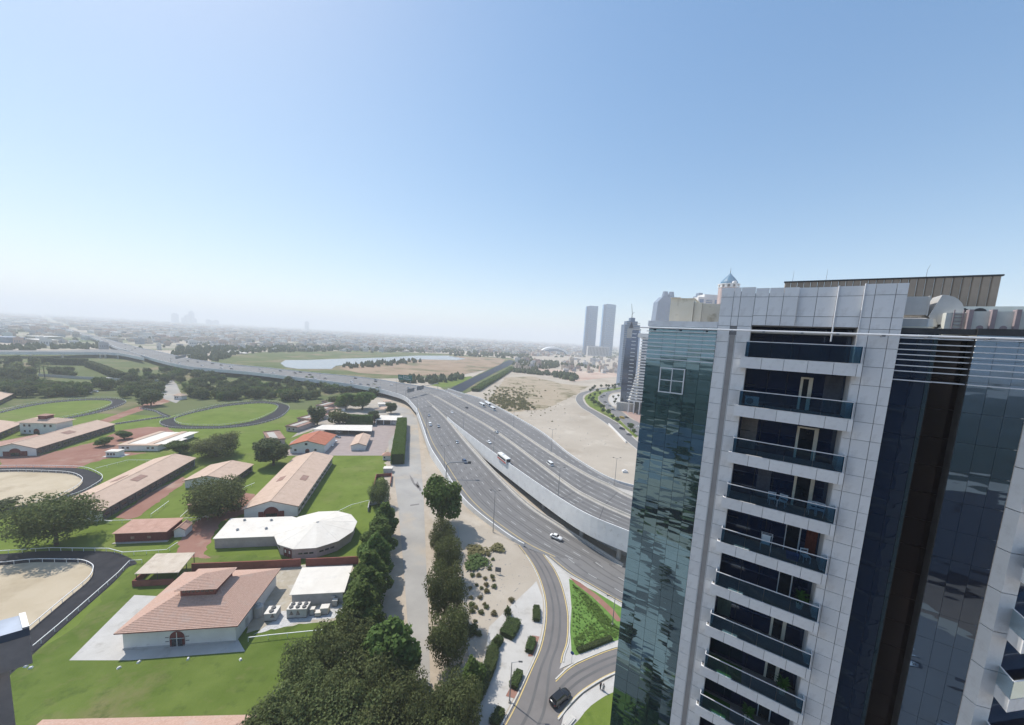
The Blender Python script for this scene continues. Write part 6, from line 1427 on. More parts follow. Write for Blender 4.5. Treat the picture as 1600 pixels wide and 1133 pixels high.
zt = height_at(Vector((p0.x,p0.y,0)), 585); zb = height_at(Vector((p0.x,p0.y,0)), 593)
q = MB(); q.box(0,-.2,zb,L*.78,.2,zt); sb = q.build('board', green_m, t)
q = MB(); q.box(L*.3,-.24,zb+(zt-zb)*.3,L*.33,-.205,zt-.6); q.box(L*.36,-.24,zb+(zt-zb)*.2,L*.7,-.205,zb+(zt-zb)*.32); q.box(L*.36,-.24,zb+(zt-zb)*.6,L*.6,-.205,zb+(zt-zb)*.72); q.box(L*.04,-.24,zb+(zt-zb)*.45,L*.24,-.205,zb+(zt-zb)*.57); q.build('lettering', paint_w, sb)
for x in (.1,.68): q = MB(); q.tube((x*L,.3,0),(x*L,.3,zt),.35,.3,8); q.build('post', steel, t)
# small signs
p = G(893,1036,.15); t = thing('road_sign', 'round blue sign on a thin post at the island tip', 'road sign', p, rad(-30))
q = MB(); q.tube((0,0,0),(0,0,2.3),.04,.04,6); q.build('post', steel, t); q = MB(); q.tube((0,-.05,2.5),(0,-.02,2.5),.42,.42,16); q.build('disc', mat('sign_blue', (.02,.07,.25), .4), t)
p = G(778,897); t = thing('notice_board', 'grey notice board on two posts on the sandy plot', 'notice board', p, rad(-8))
q = MB(); q.box(-.9,-.04,.7,.9,.04,2.2); q.build('board', back_m, t)
for x in (-.7,.7): q = MB(); q.tube((x,.06,0),(x,.06,2.2),.05,.05,6); q.build('post', steel, t)
# post and wire fence beside the plot
P_ = [G(*q) for q in ((715,826),(719,870),(724,930),(729,985),(733,1030),(737,1065))]; o = P_[0].copy(); t = thing('wire_fence', 'low grey post and rail fence between the olive trees and the sandy plot', 'fence', o)
for zz in (.5,1.1): q = MB(); q.sweep([p-o for p in P_], [(-.05,zz-.04),(.05,zz-.04),(.05,zz+.04),(-.05,zz+.04)]); q.build('rail', steel, t)
_f = None
for p in resample(P_, 2.4):
    if _f is None: q = MB(); q.tube((0,0,0),(0,0,1.3),.06,.05,6); x = q.build('post', steel, t); _f = x.data
    else: x = link('post', _f, t)
    x.location = p-o
P_ = [G(*q) for q in ((951,664),(978,692))]; q = MB(); q.sweep(P_, [(-.3,0),(.3,0),(.3,1.6),(-.3,1.6)]); tag(q.build('boundary_wall', white_wall), 'low white wall slanting along the sand lot road', 'wall')
q = MB(); p = G(976,738); q.box(-1.4,-1,0,1.4,1,1.1); q.box(-.6,-.6,1.101,.6,.6,1.6); tag(q.build('block_pile', white_wall, None, loc=p), 'small pile of white blocks on the sand lot near the slip road', 'blocks')
q = MB(); q.box(-1.3,-.55,0,1.3,.55,.25); q.box(-1,-.3,.251,1,.3,.32); p = G(890,1128,.12); tag(q.build('utility_hatch', kerb_m, None, loc=p, rz=rad(45)), 'pale utility hatch in the pavement below the black car', 'hatch')
# ------------------------------------------------------------------ two people on the pavement
skin = mat('skin', (.20,.11,.075), .7, .1, 5)
def person(p, rz, label, cloth, legs_m, arm=(.18,.05), stride=.16):
    t = thing('person', label, 'person', p, rz, None)
    V = [(0,0,.95),(0,0,1.15),(0,0,1.42),(0,0,1.53),(0,.02,1.64),(0,.02,1.72),(.19,0,1.40),(.24,arm[1],1.13),(.24,arm[0],.88),(-.19,0,1.40),(-.24,-.02,1.13),(-.23,.08,.88),(.10,0,.90),(.11,stride*.6,.48),(.11,stride*.3,.07),(.11,stride*.3+.17,.04),(-.10,0,.90),(-.11,-stride*.2,.48),(-.11,-stride,.07),(-.11,-stride+.17,.04)]
    E_ = [(0,1),(1,2),(2,3),(3,4),(4,5),(2,6),(6,7),(7,8),(2,9),(9,10),(10,11),(0,12),(12,13),(13,14),(14,15),(0,16),(16,17),(17,18),(18,19)]
    R_ = [.15,.15,.17,.065,.105,.085,.075,.055,.04,.075,.055,.04,.1,.07,.05,.04,.1,.07,.05,.04]
    me = bpy.data.meshes.new('body'); me.from_pydata(V, E_, []); me.materials.append(skin); me.materials.append(cloth); me.materials.append(legs_m)
    o = link('body', me, t); sk = o.modifiers.new('skin', 'SKIN'); 
    for i, v in enumerate(me.skin_vertices[0].data if me.skin_vertices else []): v.radius = (R_[i], R_[i]*.8)
    if not me.skin_vertices:
        bm = bmesh.new(); bm.from_mesh(me); L = bm.verts.layers.skin.verify()
        for i, v in enumerate(bm.verts): v[L].radius = (R_[i], R_[i]*.8); v[L].use_root = (i == 0)
        bm.to_mesh(me); bm.free()
    sk.use_smooth_shade = True; o.modifiers.new('sub', 'SUBSURF').levels = 1; o.modifiers['sub'].render_levels = 1
    q = MB(); q.loft([[(cos(a)*r*1.15, sin(a)*r*.85, z) for a in [2*pi*i/12 for i in range(12)]] for z, r in ((.86,.185),(1.0,.19),(1.2,.195),(1.38,.20),(1.46,.13))]); q.build('shirt', cloth, t)
    for s, y0, y1 in ((.105,0,stride*.45),(-.105,0,-stride*.6)):
        q = MB(); q.loft([[(s+cos(a)*r, yy+sin(a)*r, z) for a in [2*pi*i/10 for i in range(10)]] for z, r, yy in ((.12,.075,y1),(.5,.09,(y0+y1)/2),(.92,.12,y0))]); q.build('trouser_leg', legs_m, t)
    q = MB(); q.loft([[(cos(a)*r, .0+sin(a)*r, z) for a in [2*pi*i/10 for i in range(10)]] for z, r in ((1.66,.118),(1.72,.112),(1.77,.06))]); q.build('hair', tyre_m, t)
    return t
person(G(938,1077,.12), rad(20), 'person in dark clothes standing on the pavement by the ramp', mat('dark_shirt', (.03,.032,.04), .9), mat('dark_trousers', (.025,.026,.03), .9))
person(G(942.5,1080,.12), rad(-40), 'person in a light shirt beside the one in dark clothes on the pavement', mat('grey_shirt', (.30,.31,.33), .9), mat('blue_trousers', (.04,.05,.08), .9), (.12,.1))
# ------------------------------------------------------------------ right hand roads and far buildings
rd1, E1, E2 = ribbon('side_road', [(x,y,.06) for x, y in ((1010,597),(968,603),(935,607),(917,611),(905,615),(899.5,622),(902,630),(910,638),(922,645),(940,657),(950,664.5),(974,685),(1010,715))], [(x,y,.06) for x, y in ((1010,600),(972,605),(945,608),(928,610.5),(914,617),(911,622.5),(914,630),(920,636),(932.5,643),(947.5,651),(966,662),(991,685),(1030,715))], asphalt, 0, 4)
rd2, E3, E4 = ribbon('side_road', [(x,y,.06) for x, y in ((1010,604),(968.5,608),(944,613),(936,620),(936,625.5),(944,633),(948,640),(959,648),(970,657),(980,667.5),(998,682.5),(1040,710))], [(x,y,.06) for x, y in ((1010,609),(970,612.5),(955,615),(950,622),(951,628),(957,635),(970,642),(985,654),(998,660),(1015,672),(1040,688),(1090,712))], asphalt, .01, 4)
sheet('median_lawn', [(1000,602),(968,605.5),(945,609),(929,611.5),(916,617.5),(913,622.5),(916,629.5),(922,635.5),(934,642.5),(949,650.5),(967,661),(993,684),(997,682),(979,667),(969,657),(958,648),(946.5,640),(943,633),(934.5,625.5),(934.5,620),(943,613),(968,608),(1000,604)], .09, lawn)
kerb('kerb', E2, .5); kerb('kerb', E1, .5)
sheet('pink_paving', [(970,641),(975,636),(1010,640),(1050,670),(1010,668),(985,652)], .07, mat('pink_paving', (.36,.25,.21), .9, .12, .5))
sheet('forecourt_paving', [(957,634),(952,628),(951,622),(957,616),(980,613),(1010,620),(1010,640),(975,640)], .05, paver)
rnd = random.Random(31)
for i, (x, y) in enumerate(((929,606),(922,612),(926,609),(939,605),(947,604.5),(951,605),(957,605),(961,603.5),(966,602.5))): g = G(x, y+2); plant('street_tree', g.x, g.y, 7, 'small dark tree on the outer verge of the sand lot road', 'verge trees of the sand lot road', None, 0)
for i, (x, y) in enumerate(((920,624),(924,628),(928,632),(931,631),(935,634),(939,639),(937,616),(929,619),(933,613),(943,638),(942,645),(950,648),(957,654),(964,660),(985,672),(990,678),(950,610),(960,608),(922,620),(926,625))): g = G(x, y+1.5); plant('street_tree', g.x, g.y, 5.5+(i%3), 'green tree in the planted median of the curving road', 'trees of the planted median', None, 1)
for i, (x, y) in enumerate(((958,622),(962,626),(966,620),(960,630),(965,633))): g = G(x, y+1.5); plant('street_tree', g.x, g.y, 5, 'olive tree in the forecourt of the dark tower', 'trees in the dark tower forecourt', None, 0)
def at_base(b, ty):
    g = G(*b); return g, height_at(g, ty)
# dark twisted tower
blue_dark = glass('tower_blue_glass', (.25,.36,.55), .05, .01, .05, (.008,.015,.04), .22)
g, h = at_base((980,640), 516); t = thing('dark_tower', 'dark blue glass tower with curved left side, behind the sand lot road', 'tower', (g.x,g.y,0), rad(-25))
q = MB(); W_ = 6.2; n = 22
q.loft([[(-W_-1.6*sin(pi*f*.9)*(1-f*.3)-.8*(1-f),-7,h*f),(W_*.85+1.5*(1-f),-7,h*f),(W_*.85+1.5*(1-f),9,h*f),(-W_-1.6*sin(pi*f*.9)*(1-f*.3)-.8*(1-f),9,h*f)] for f in [i/n for i in range(n+1)]]); q.build('glass_wall', blue_dark, t)
for i in range(n-1):
    q = MB(); z = h*(i+1)/n; q.box(-1.2,-7.25,z-.45,3.2,-7.02,z+.25); q.build('balcony_band', fin_m, t)
q = MB(); q.box(-W_-.4,-7.3,h,W_*.9,9.2,h+1.6); q.box(-W_-.6,-7.4,h-9,-1.5,-7.05,h-.01); q.build('crown_band', grey_wall, t)
q = MB(); q.loft([[(-5.5,-6,h+1.6),(-1,-6,h+1.6),(-1,-1,h+1.6),(-5.5,-1,h+1.6)],[(-3.4,-3.5,h+9),(-3.1,-3.5,h+9),(-3.1,-3.2,h+9),(-3.4,-3.2,h+9)]]); q.build('pyramid_roof', dark_metal, t)
q = MB(); q.box(-10,-12,0,10,-7.5,9); q.build('podium', grey_wall, t)
for i in range(6): q = MB(); q.box(-9+i*3.4,-13,0,-8.2+i*3.4,-12.1,8.5); q.build('column', concrete, t)
# white stepped facade block beside it
g, h = at_base((997,646), 526); o = Vector((g.x,g.y,0)); t = thing('white_office_block', 'white slatted block flaring outward at its foot, between dark tower and glass tower', 'tower', o, rad(-28))
q = MB(); q.box(-3,1.5,0,22,24,h); q.build('core', blue_dark, t)
nf = 24
for i in range(nf):
    f = i/(nf-1); z = 13+(h-13)*f; off = 7.0*(1-f)**2.2; q = MB(); q.box(-4-off,-off*.9,z-.1,22,1.4,z+1.3); q.build('spandrel', white_wall, t)
q = MB(); q.box(-7.5,-2,h-1,23,24.5,h+3.0); q.build('roof_slab', white_wall, t)
q = MB(); q.box(3,3,h+3.001,15,14,h+7); q.build('roof_house', white_wall, t)
for i in range(5): q = MB(); q.box(-10+i*5.5,-6,0,-9+i*5.5,-5,12.8); q.build('column', white_wall, t)
q = MB(); q.box(-4,-1,0,20,1.4,12.8); q.build('entrance_glazing', black_glass, t)
# grey stepped tower with a crane, behind
def tower_at(px0, px1, ty, Y, name, label, m, cat='tower', depth=None, steps=()):
    """stands at distance Y; width from the picture at that distance"""
    a, b = onY(px0, ty, Y), onY(px1, ty, Y); top = onY((px0+px1)/2, ty, Y).z; wd = b.x-a.x
    t = thing(name, label, cat, (a.x, Y, 0), 0); return t, wd, top, depth or wd
t, wd, top, dp = tower_at(977, 1001, 500, 620, 'stepped_tower', 'grey blue stepped tower with a crane on top, behind the dark tower', None)
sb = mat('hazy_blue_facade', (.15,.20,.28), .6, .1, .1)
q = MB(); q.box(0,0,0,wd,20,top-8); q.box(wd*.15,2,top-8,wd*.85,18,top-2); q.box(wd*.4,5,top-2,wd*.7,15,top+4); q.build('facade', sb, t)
for i in range(30): q = MB(); q.box(-.2,-.2,i*top/31+2,wd+.2,-.01,i*top/31+2.8); q.build('floor_band', grey_wall, t)
c0 = onY(990, 490, 625); t = thing('tower_crane', 'thin tower crane standing above the stepped tower', 'crane', (c0.x, 632, top+3)); q = MB(); zt = onY(990,490,632).z-top-3; q.tube((0,0,0),(0,0,zt),.7,.6,4); q.build('mast', dark_metal, t); e = onY(987,475,632); q = MB(); q.tube((0,0,zt),(e.x-c0.x,0,e.z-top-3),.5,.3,4); q.tube((0,0,zt),(3.5,0,zt+1.5),.5,.4,4); q.build('jib', dark_metal, t)
# twin slim towers on the plain
slim = glass('slim_tower_glass', (.30,.46,.66), .12, .0, 1, (.03,.075,.145), .28)
slim_rib = mat('slim_tower_rib', (.13,.20,.29), .6, .08, .05)
for i, (x0, x1, ty, l, r_) in enumerate(((917,935,478,'left of the two slim blue towers on the plain',.0),(944,963,475,'right of the two slim blue towers, with rounded top corner',.12))):
    Y = 2050+i*60; t, wd, top, dp = tower_at(x0, x1, ty, Y, 'slim_tower', l, None); 
    q = MB(); n = 8
    prof = [(0,0),(wd,0),(wd,top*(1-r_*.28))]+[(wd*(1-.2*r_*8*(1-cos(a))*.5), top*(1-r_*.28)+top*r_*.20*sin(a)) for a in [rad(22*k) for k in range(1,5)]]+[(wd*.3,top),(0,top*.985)]
    q.loft([[(x,0,z) for x, z in prof],[(x,dp*.45,z) for x, z in prof]]); q.build('glass_wall', slim, t)
    for k in range(9): q = MB(); x = wd*k/8.2; q.box(x,-.8,0,x+wd*.012,-.02,top*.955); q.build('facade_rib', slim_rib, t)
    for k in range(24): q = MB(); z = top*(.03+.92*k/24); q.box(0,-.5,z,wd,-.01,z+2.2); q.build('floor_band', slim_rib, t)
    q = MB(); q.box(0,-1,0,wd*.2,-.02,top*.98); q.build('edge_bay', slim_rib, t)
t, wd, top, dp = tower_at(914, 966, 540, 2000, 'podium_block', 'pale low podium joining the two slim towers', None, 'building'); q = MB(); q.box(wd*.1,0,0,wd*.75,60,top*.9); q.build('wall', grey_wall, t)
for i in range(14): q = MB(); q.box(wd*(.12+i*.044),-.6,6,wd*(.14+i*.044),-.02,top*.8); q.build('window', black_glass, t)
# white arched roof hall
a, b = onY(845,550,2000), onY(888,550,2000); t = thing('arched_hall', 'white arched roof hall on the plain left of the slim towers', 'hall', (a.x,2000,0)); wd = b.x-a.x; hh = onY(865,542.5,2000).z
arc = lambda r0: [(wd/2-wd/2*cos(x), r0*sin(x)) for x in [pi*i/20 for i in range(21)]]
q = MB(); A1 = arc(hh); A0 = [(wd/2+(x-wd/2)*.86, z*.72) for x, z in A1]
for y0, y1 in ((0,30),): 
    for i in range(20): q.add([(A1[i][0],y0,A1[i][1]),(A1[i+1][0],y0,A1[i+1][1]),(A0[i+1][0],y0,A0[i+1][1]),(A0[i][0],y0,A0[i][1]),(A1[i][0],y1+60,A1[i][1]),(A1[i+1][0],y1+60,A1[i+1][1]),(A0[i+1][0],y1+60,A0[i+1][1]),(A0[i][0],y1+60,A0[i][1])],[(3,2,1,0),(4,5,6,7),(0,1,5,4),(2,3,7,6)])
q.build('arch_roof', mat('arch_white', (.85,.85,.84), .5, .03, .1), t); q = MB(); q.loft([[(x,y,z*.98) for x, z in A0] for y in (6,80)]); q.build('front_glazing', sb, t)
# towers that rise behind the near roof
def tall(x0, x1, ty, Y, label, m, kind, name='far_tower'):
    t, wd, top, dp = tower_at(x0, x1, ty, Y, name, label, None); return t, wd, top
t, wd, top = tall(1030, 1060, 455, 1250, 'hazy blue tower with two rounded crowns behind the cream penthouse', None, 0)
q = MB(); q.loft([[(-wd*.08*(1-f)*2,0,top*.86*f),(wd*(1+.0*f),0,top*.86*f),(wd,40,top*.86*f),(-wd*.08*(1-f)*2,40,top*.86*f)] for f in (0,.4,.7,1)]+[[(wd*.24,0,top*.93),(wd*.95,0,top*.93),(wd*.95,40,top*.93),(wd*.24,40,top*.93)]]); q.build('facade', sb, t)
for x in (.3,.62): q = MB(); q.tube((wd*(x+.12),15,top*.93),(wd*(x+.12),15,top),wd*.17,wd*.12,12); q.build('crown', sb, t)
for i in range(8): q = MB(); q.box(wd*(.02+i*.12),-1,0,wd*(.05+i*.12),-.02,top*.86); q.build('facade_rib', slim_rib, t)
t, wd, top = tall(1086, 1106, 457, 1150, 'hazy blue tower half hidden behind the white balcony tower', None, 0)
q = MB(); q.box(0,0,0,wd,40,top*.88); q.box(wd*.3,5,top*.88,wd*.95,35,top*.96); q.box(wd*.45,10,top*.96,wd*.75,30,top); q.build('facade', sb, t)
t, wd, top = tall(1092, 1134, 460, 820, 'white tower with blue balcony stripes behind the roof parapet', None, 0)
q = MB(); q.box(0,0,0,wd,40,top*.965); q.box(wd*.25,4,top*.965,wd,36,top); q.build('wall', white_wall, t)
bl = mat('blue_spandrel', (.10,.19,.32), .3, .1, .2, spec=.6)
for j, (a0, a1) in enumerate(((.05,.2),(.3,.52),(.62,.76))):
    q = MB(); q.box(wd*a0,-.5,0,wd*a1,-.03,top*.94); q.build('blue_bay', bl, t)
for i in range(26):
    q = MB(); z = top*(.45+.5*i/26); q.box(wd*.28,-1.6,z,wd*.55,-.52,z+1.2); q.box(wd*.78,-1.6,z,wd*1.0,-.03,z+1.2); q.build('balcony', white_wall, t)
t, wd, top = tall(1129, 1158, 444, 760, 'pink cupola tower with blue dome and spire above the white parapet', None, 0, 'dome_tower')
pk = mat('hazy_pink_stone', (.48,.36,.33), .8, .1, .2)  # pink paled, distance haze put into the colour
cx = wd*.5; q = MB(); q.tube((cx,10,0),(cx,10,top-6),wd*.5,wd*.5,12); q.build('drum', pk, t)
for i in range(12):
    a = 2*pi*(i+.5)/12; q = MB(); q.loft([[(cx+cos(a)*wd*.5+cos(a+pi/2)*s*wd*.07+cos(a)*d,10+sin(a)*wd*.5+sin(a+pi/2)*s*wd*.07+sin(a)*d,z) for s, d in ((-1,-.6),(1,-.6),(1,.6),(-1,.6))] for z in (top-7,top-.6)]); q.build('pilaster', white_wall, t)
q = MB(); q.tube((cx,10,top-1),(cx,10,top+.8),wd*.54,wd*.54,16); q.build('cornice', white_wall, t)
zt = onY(1143,418,770).z; dz = onY(1143,428,770).z
q = MB(); q.loft([[(cx+cos(a)*wd*r,10+sin(a)*wd*r,top+.8+(dz-top)*f) for a in [2*pi*i/16 for i in range(16)]] for f, r in ((0,.44),(.18,.42),(.4,.33),(.62,.22),(.82,.11),(1,.03))]); q.build('dome', mat('dome_blue', (.06,.17,.27), .45, .15, .5), t)
q = MB(); q.tube((cx,10,dz),(cx,10,zt),.8,.1,6); q.build('spire', dark_metal, t)
q = MB(); q.loft([[(cx+x,10-wd*.56,top+1+z) for x, z in [(3.6*cos(k*pi/10),4.4*sin(k*pi/10)) for k in range(11)]],[(cx+x,10-wd*.4,top+1+z) for x, z in [(3.6*cos(k*pi/10),4.4*sin(k*pi/10)) for k in range(11)]]]); q.build('arch_window', white_wall, t)
# far skyline, left
for i, (x0, x1, ty) in enumerate(((267,274,489),(283,287,496),(287,291,492),(290,294,491),(294,299,486),(299,303,497),(321,325,499),(328,331,501),(334,338,500),(476,480,502))):
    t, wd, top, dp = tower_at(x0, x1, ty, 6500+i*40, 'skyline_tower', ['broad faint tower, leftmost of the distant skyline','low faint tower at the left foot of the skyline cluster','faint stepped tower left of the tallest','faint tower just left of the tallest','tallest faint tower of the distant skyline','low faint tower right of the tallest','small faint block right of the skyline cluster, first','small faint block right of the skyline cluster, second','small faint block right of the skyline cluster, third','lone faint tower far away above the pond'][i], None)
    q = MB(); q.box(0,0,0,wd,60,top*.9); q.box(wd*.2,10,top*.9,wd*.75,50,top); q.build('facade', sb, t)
    if i == 4: q = MB(); q.tube((wd*.5,30,top),(wd*.5,30,top*1.12),4,1,6); q.build('mast', sb, t)
# ------------------------------------------------------------------ low town on the plain
rnd = random.Random(77)
def hor(x): return 486+.0547*x-6
cw = [mat('town_white', (.62,.60,.57), .9, .1, .1), mat('town_cream', (.50,.42,.34), .9, .1, .1), mat('town_pink', (.46,.33,.27), .9, .1, .1), mat('town_grey', (.36,.36,.37), .9, .1, .1), mat('town_dark_grey', (.20,.20,.22), .9, .1, .1)]  # the last tone is a plain dark grey for walls and windows
names_c = ['white','cream','pinkish','grey','dark grey']
spots = []
def low_edge(x):
    if x < 100: return 549
    if x < 330: return 549
    if x < 800: return 549+(x-330)*.006
    return 556+(x-800)*.02
while len(spots) < 6200:
    x = rnd.uniform(-60, 985); y = hor(x)+7.5+abs(rnd.gauss(0, 1))*15
    if y > low_edge(x): continue
    if x < 215 and abs(y-(506+(x-90)*.37)) < 5 and x > 60: continue
    if x > 910 and x < 972 and y > 548: continue
    spots.append((y-hor(x), x, y))
spots += [(y-hor(x), x, y) for x, y in [(rnd.uniform(805,972), rnd.uniform(562,588)) for _ in range(170)] if y > 560+(x-805)*.02 and y < 578+(x-805)*.04 and not 845 < x < 880]
spots.sort(reverse=True)
tv, tf, tm = [], [], []
_hm = {}
for i, (dd, x, y) in enumerate(spots):
    g = G(x, y); dist = hypot(g.x, g.y); k = rnd.choices(range(5), (6,6,4,2,.7))[0]
    a = max(9, min(60, dist*.009))*rnd.uniform(.5,1.5); b = a*rnd.uniform(.5,1.2); h = rnd.choice((4,5,7,8,10,13))*(1+dist/9000); rz = rnd.choice((.2,.9,-.3))+rnd.uniform(-.1,.1)
    if i < 300:
        key = (k, i%6)
        if key not in _hm:
            q = MB(); q.box(-.5,-.5,0,.5,.5,.86); q.box(-.5,-.5,.861,.5,-.46,1); q.box(-.5,.46,.861,.5,.5,1); q.box(-.5,-.459,.861,-.46,.459,1); q.box(.46,-.459,.861,.5,.459,1); q.box(-.2,-.1,.862,.15,.3,1.15)
            for j in range(4): q.box(-.4+j*.22,-.512,.3,-.28+j*.22,-.501,.6, 1)
            o = q.build('town_house', [cw[k], cw[4]]); _hm[key] = o.data
        else: o = link('town_house', _hm[key])
        o.location = (g.x, g.y, .1); o.rotation_euler = (0,0,rz); o.scale = (a, b, h)
        side = 'left of the far highway' if x < 110 else 'between far highway and pond' if x < 420 else 'beyond the pond' if x < 730 else 'beyond the canal' if x < 880 else 'near the slim towers'
        tag(o, f'low {names_c[k]} building of the hazy town {side}', 'building', f'{names_c[k]} town buildings {side}')
    else:
        c_, s_ = cos(rz), sin(rz); o = len(tv)
        for z in (0, h):
            for u, v in ((-1,-1),(1,-1),(1,1),(-1,1)): tv.append((g.x+(u*a*c_-v*b*s_)/2, g.y+(u*a*s_+v*b*c_)/2, z+.1))
        tf += [(o+4,o+5,o+6,o+7),(o,o+1,o+5,o+4),(o+1,o+2,o+6,o+5),(o+2,o+3,o+7,o+6),(o+3,o,o+4,o+7)]; tm += [k]*5
me = bpy.data.meshes.new('distant_town'); me.from_pydata(tv, [], tf)
for m in cw: me.materials.append(m)
me.polygons.foreach_set('material_index', tm); tag(link('distant_town', me), 'pale mass of small houses fading into haze toward the horizon', 'town', None, 'stuff')
# distant greenery
fv, ff = [], []
ico = [(0,0,1),(.89,0,.45),(.28,.85,.45),(-.72,.53,.45),(-.72,-.53,.45),(.28,-.85,.45),(.72,.53,-.2),(-.28,.85,-.2),(-.89,0,-.2),(-.28,-.85,-.2),(.72,-.53,-.2)]
icf = [(0,1,2),(0,2,3),(0,3,4),(0,4,5),(0,5,1),(1,6,2),(2,7,3),(3,8,4),(4,9,5),(5,10,1),(2,6,7),(3,7,8),(4,8,9),(5,9,10),(1,10,6)]
def blob(x, y, s, hs):
    g = G(x, y); o = len(fv); r_ = rnd.uniform(0,6.3); c_, s_ = cos(r_), sin(r_)
    fv.extend([(g.x+(a*c_-b*s_)*s*rnd.uniform(.75,1.25), g.y+(a*s_+b*c_)*s*rnd.uniform(.75,1.25), (c+.25)*hs*rnd.uniform(.8,1.15)) for a, b, c in ico]); ff.extend([tuple(k+o for k in f_) for f_ in icf])
for _ in range(1700):
    x = rnd.uniform(-60, 985); y = hor(x)+9+abs(rnd.gauss(0,1))*16
    if y < low_edge(x)+2 and not (60 < x < 215 and abs(y-(506+(x-90)*.37)) < 6): d = hypot(*G(x,y).xy); blob(x, y, max(5, d*.0035)*rnd.uniform(.6,1.6), 5+d*.0012)
def belt(n, poly):
    xs = [p[0] for p in poly]; c = 0
    while c < n:
        px = rnd.uniform(min(xs), max(xs)); j = len(poly)-1; py = rnd.uniform(min(p[1] for p in poly), max(p[1] for p in poly)); ins = False
        for i in range(len(poly)):
            if (poly[i][1] > py) != (poly[j][1] > py) and px < (poly[j][0]-poly[i][0])*(py-poly[i][1])/(poly[j][1]-poly[i][1])+poly[i][0]: ins = not ins
            j = i
        if ins: c += 1; d = hypot(*G(px,py).xy); blob(px, py, max(4, d*.004)*rnd.uniform(.6,1.3), 5+d*.003)
belt(240, [(270,556),(275,546),(330,543),(420,544),(425,549),(380,554),(340,566),(300,562)])
belt(260, [(420,551),(425,543),(560,543),(560,547),(480,550)]); belt(160, [(560,549),(562,545),(720,548),(720,552)])
belt(120, [(700,556),(705,550),(830,555),(835,561),(790,560)]); belt(120, [(800,572),(812,563),(875,566),(870,575),(830,580)]); belt(60, [(835,572),(838,568),(945,574),(945,577)])
belt(90, [(860,588),(866,583),(905,590),(895,596)]); belt(70, [(800,578),(860,584),(862,588),(800,582)]); belt(70, [(620,598),(640,592),(725,588),(728,593),(680,600)])
belt(70, [(520,574),(560,570),(640,563),(660,566),(600,573),(560,577)]); belt(60, [(-40,548),(0,543),(160,541),(165,545),(60,548)])
me = bpy.data.meshes.new('distant_trees'); me.from_pydata(fv, [], ff); me.materials.append(leaf_dark); tag(link('distant_trees', me), 'dark tree belts and gardens between the hazy town and the flyover', 'trees', None, 'stuff')
sheet('sand_track', [(700,640)]*0+[(806,574),(860,585),(895,597),(930,592),(975,588),(975,583),(900,580),(850,576),(815,570)], .06, mix_patch(mat('villa_ground', (.45,.33,.26), .95, scale=.01, col2=(.52,.42,.34), detail=7), (.36,.22,.17), .012, .5, .65))
# low white tent roof by the far bend
p = G(372,553); t = thing('tent_roof', 'white peaked tent roof beyond the flyover at the park edge', 'tent', p)
for i in range(4):
    q = MB(); x = -18+i*11; hh = 8-i*.9; q.loft([[(x-6,-6,2.5),(x+6,-6,2.2),(x+6,6,2.2),(x-6,6,2.5)],[(x-.3,-.3,hh),(x+.3,-.3,hh),(x+.3,.3,hh),(x-.3,.3,hh)]]); q.build('peak', white_roof, t)
    q = MB(); q.tube((x,0,0),(x,0,hh),.15,.15,6); q.build('mast', steel, t)
# big low sheds at the far left
for i, (a, b, ty, l) in enumerate((((12,536),(40,536),527,'long dark low shed at the far left beyond the flyover'),((62,537),(90,537),531,'low white roofed shed at the far left, near one'),((66,531),(98,531),526,'low white roofed shed at the far left, far one'))):
    A_, B_ = G(*a), G(*b); d = B_-A_; t = thing('warehouse', l, 'warehouse', A_, atan2(d.y,d.x)); L = d.length; h = height_at(A_, ty)
    q = MB(); q.box(0,0,0,L,50,h*.8); q.build('wall', sb if i == 0 else cw[1], t); q = MB(); q.box(-2,-2,h*.8+.01,L+2,52,h); q.build('roof', sb if i == 0 else white_roof, t)
# ------------------------------------------------------------------ ground behind the viewer, which the glass facades mirror
def wsheet(name, pts, z, m): q = MB(); q.add([(x,y,z) for x, y in pts], [tuple(range(len(pts)))]); return tag(q.build(name, m), kind='structure')
def sector(name, d0, d1, z, m, a0=206, a1=246, wob=0.0):
    rr = random.Random(int(d0)); o = []; i_ = []
    for k in range(25):
        a = rad(a0+(a1-a0)*k/24); o.append((10+sin(a)*d1*(1+rr.gauss(0,wob)), 24+cos(a)*d1*(1+rr.gauss(0,wob)))); i_.append((10+sin(a)*d0*(1+rr.gauss(0,wob)), 24+cos(a)*d0*(1+rr.gauss(0,wob))))
    wsheet(name, o+i_[::-1], z, m)
dk_band = mat('back_navy', (.012,.022,.05), .3, .2, .02)  # unseen navy band, added to darken what the left panes mirror
sector('back_dark_band', 215, 320, .03, dk_band, wob=.03); sector('back_wood', 330, 1500, .02, mat('back_wood', (.03,.042,.022), .95, .3, .02), 186, 246)
sector('back_plaza', 46, 106, .03, paver, 207); sector('back_lawn', 22, 44, .03, lawn, 214, 240, .04); sector('back_lawn', 118, 132, .03, rough_grass, 206, 228, .05)
def arcroad(d0, d1, a0, a1, wd, m, z):
    P_ = [Vector((10+sin(rad(a0+(a1-a0)*k/20))*(d0+(d1-d0)*k/20), 24+cos(rad(a0+(a1-a0)*k/20))*(d0+(d1-d0)*k/20), z)) for k in range(21)]
    q = MB(); stripe(q, P_, wd, 0); tag(q.build('back_road', m), kind='structure')
arcroad(165, 120, 206, 246, 11, asphalt, .06); arcroad(48, 150, 214, 238, 7, asphalt_dark, .07); arcroad(210, 180, 206, 246, 5, track_mat, .05); arcroad(76, 62, 206, 246, 8, asphalt_dark, .08); arcroad(36, 44, 206, 246, 6, asphalt_dark, .08)
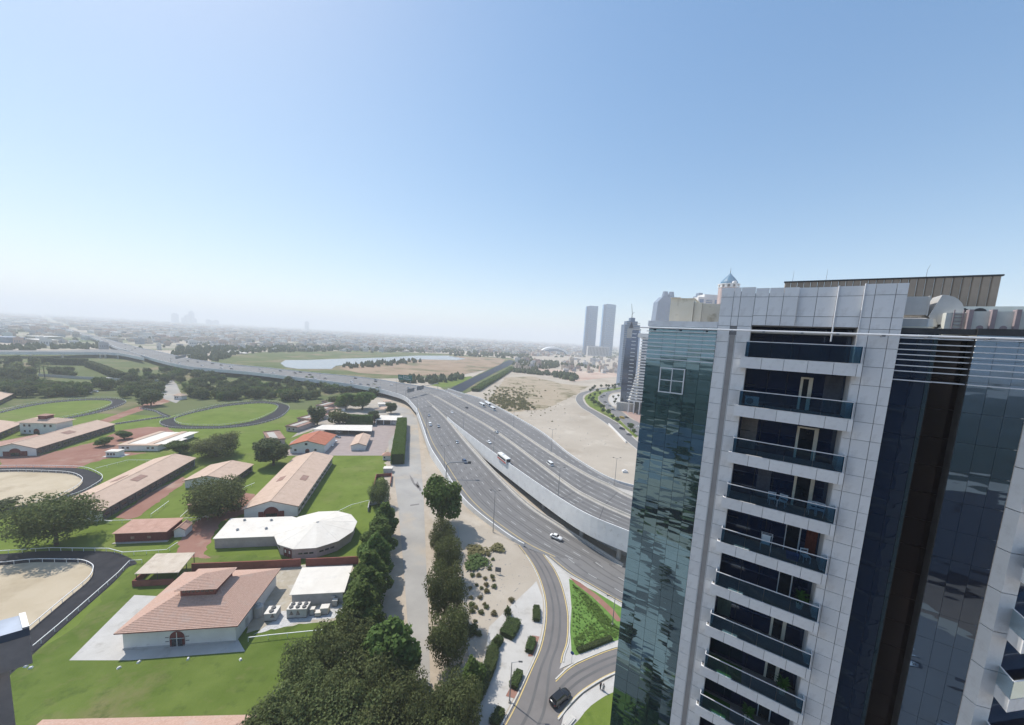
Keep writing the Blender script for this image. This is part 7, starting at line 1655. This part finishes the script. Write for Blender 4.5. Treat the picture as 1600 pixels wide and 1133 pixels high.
wsheet('back_pool', [(-118,-92),(-142,-112),(-128,-128),(-104,-108)][::-1], .09, water)
wsheet('parking_lot', [(-28,-40),(28,-36),(26,-96),(-32,-98)][::-1], .05, asphalt)
sector('back_dark_band', 150, 300, .03, track_mat, 186, 205, .05); sector('back_earth', 20, 46, .03, mat('dark_earth', (.09,.075,.06), .95, .3, .15), 186, 205, .05); wsheet('back_earth', [(-40,-104),(24,-100),(20,-140),(-70,-140)][::-1], .03, mat('brown_earth', (.20,.14,.10), .95, .2, .1))  # first sheet: dark band added for the right panes to mirror
rnd = random.Random(5)
_A = 'dark tree mirrored in the lower panes of the glass tower'; _B = 'distant tree mirrored in the upper panes of the glass tower'
for i in range(24):
    a = rad(rnd.uniform(212,240)); d = rnd.choice((rnd.uniform(24,60),rnd.uniform(50,108))); plant('round_tree', 10+sin(a)*d, 24+cos(a)*d, rnd.uniform(3,6.5), _A, 'trees mirrored in the glass tower', None, 0)
for i in range(12): car('sedan', Vector((-22+i*3.9,-55-(i%2)*18,.06)), rad(90+rnd.uniform(-4,4)), [car_white,car_red,car_black,car_silver,car_blue][i%5], 'parked car mirrored in the dark right hand glass of the tower', 'cars mirrored in the dark glass')
for i in range(50):
    a = rad(rnd.uniform(208,244)); d = rnd.uniform(330,800) if i > 9 else rnd.uniform(110,205)
    plant('wood_tree', 10+sin(a)*d, 24+cos(a)*d, rnd.uniform(6,12), _B, 'distant trees mirrored in the glass tower', None, 0)
# ------------------------------------------------------------------ air
hz = MB(); hz.box(-26800,-26800,-1.2,26800,26800,345)
hm = bpy.data.materials.new('haze_air'); hm.use_nodes = True; t_ = hm.node_tree; t_.nodes.remove(t_.nodes['Principled BSDF'])
pv = t_.nodes.new('ShaderNodeVolumePrincipled'); pv.inputs['Color'].default_value = (.93,.96,1,1); pv.inputs['Density'].default_value = HAZE; pv.inputs['Anisotropy'].default_value = .1
t_.links.new(pv.outputs[0], t_.nodes['Material Output'].inputs['Volume'])
tag(hz.build('haze', hm), kind='stuff')
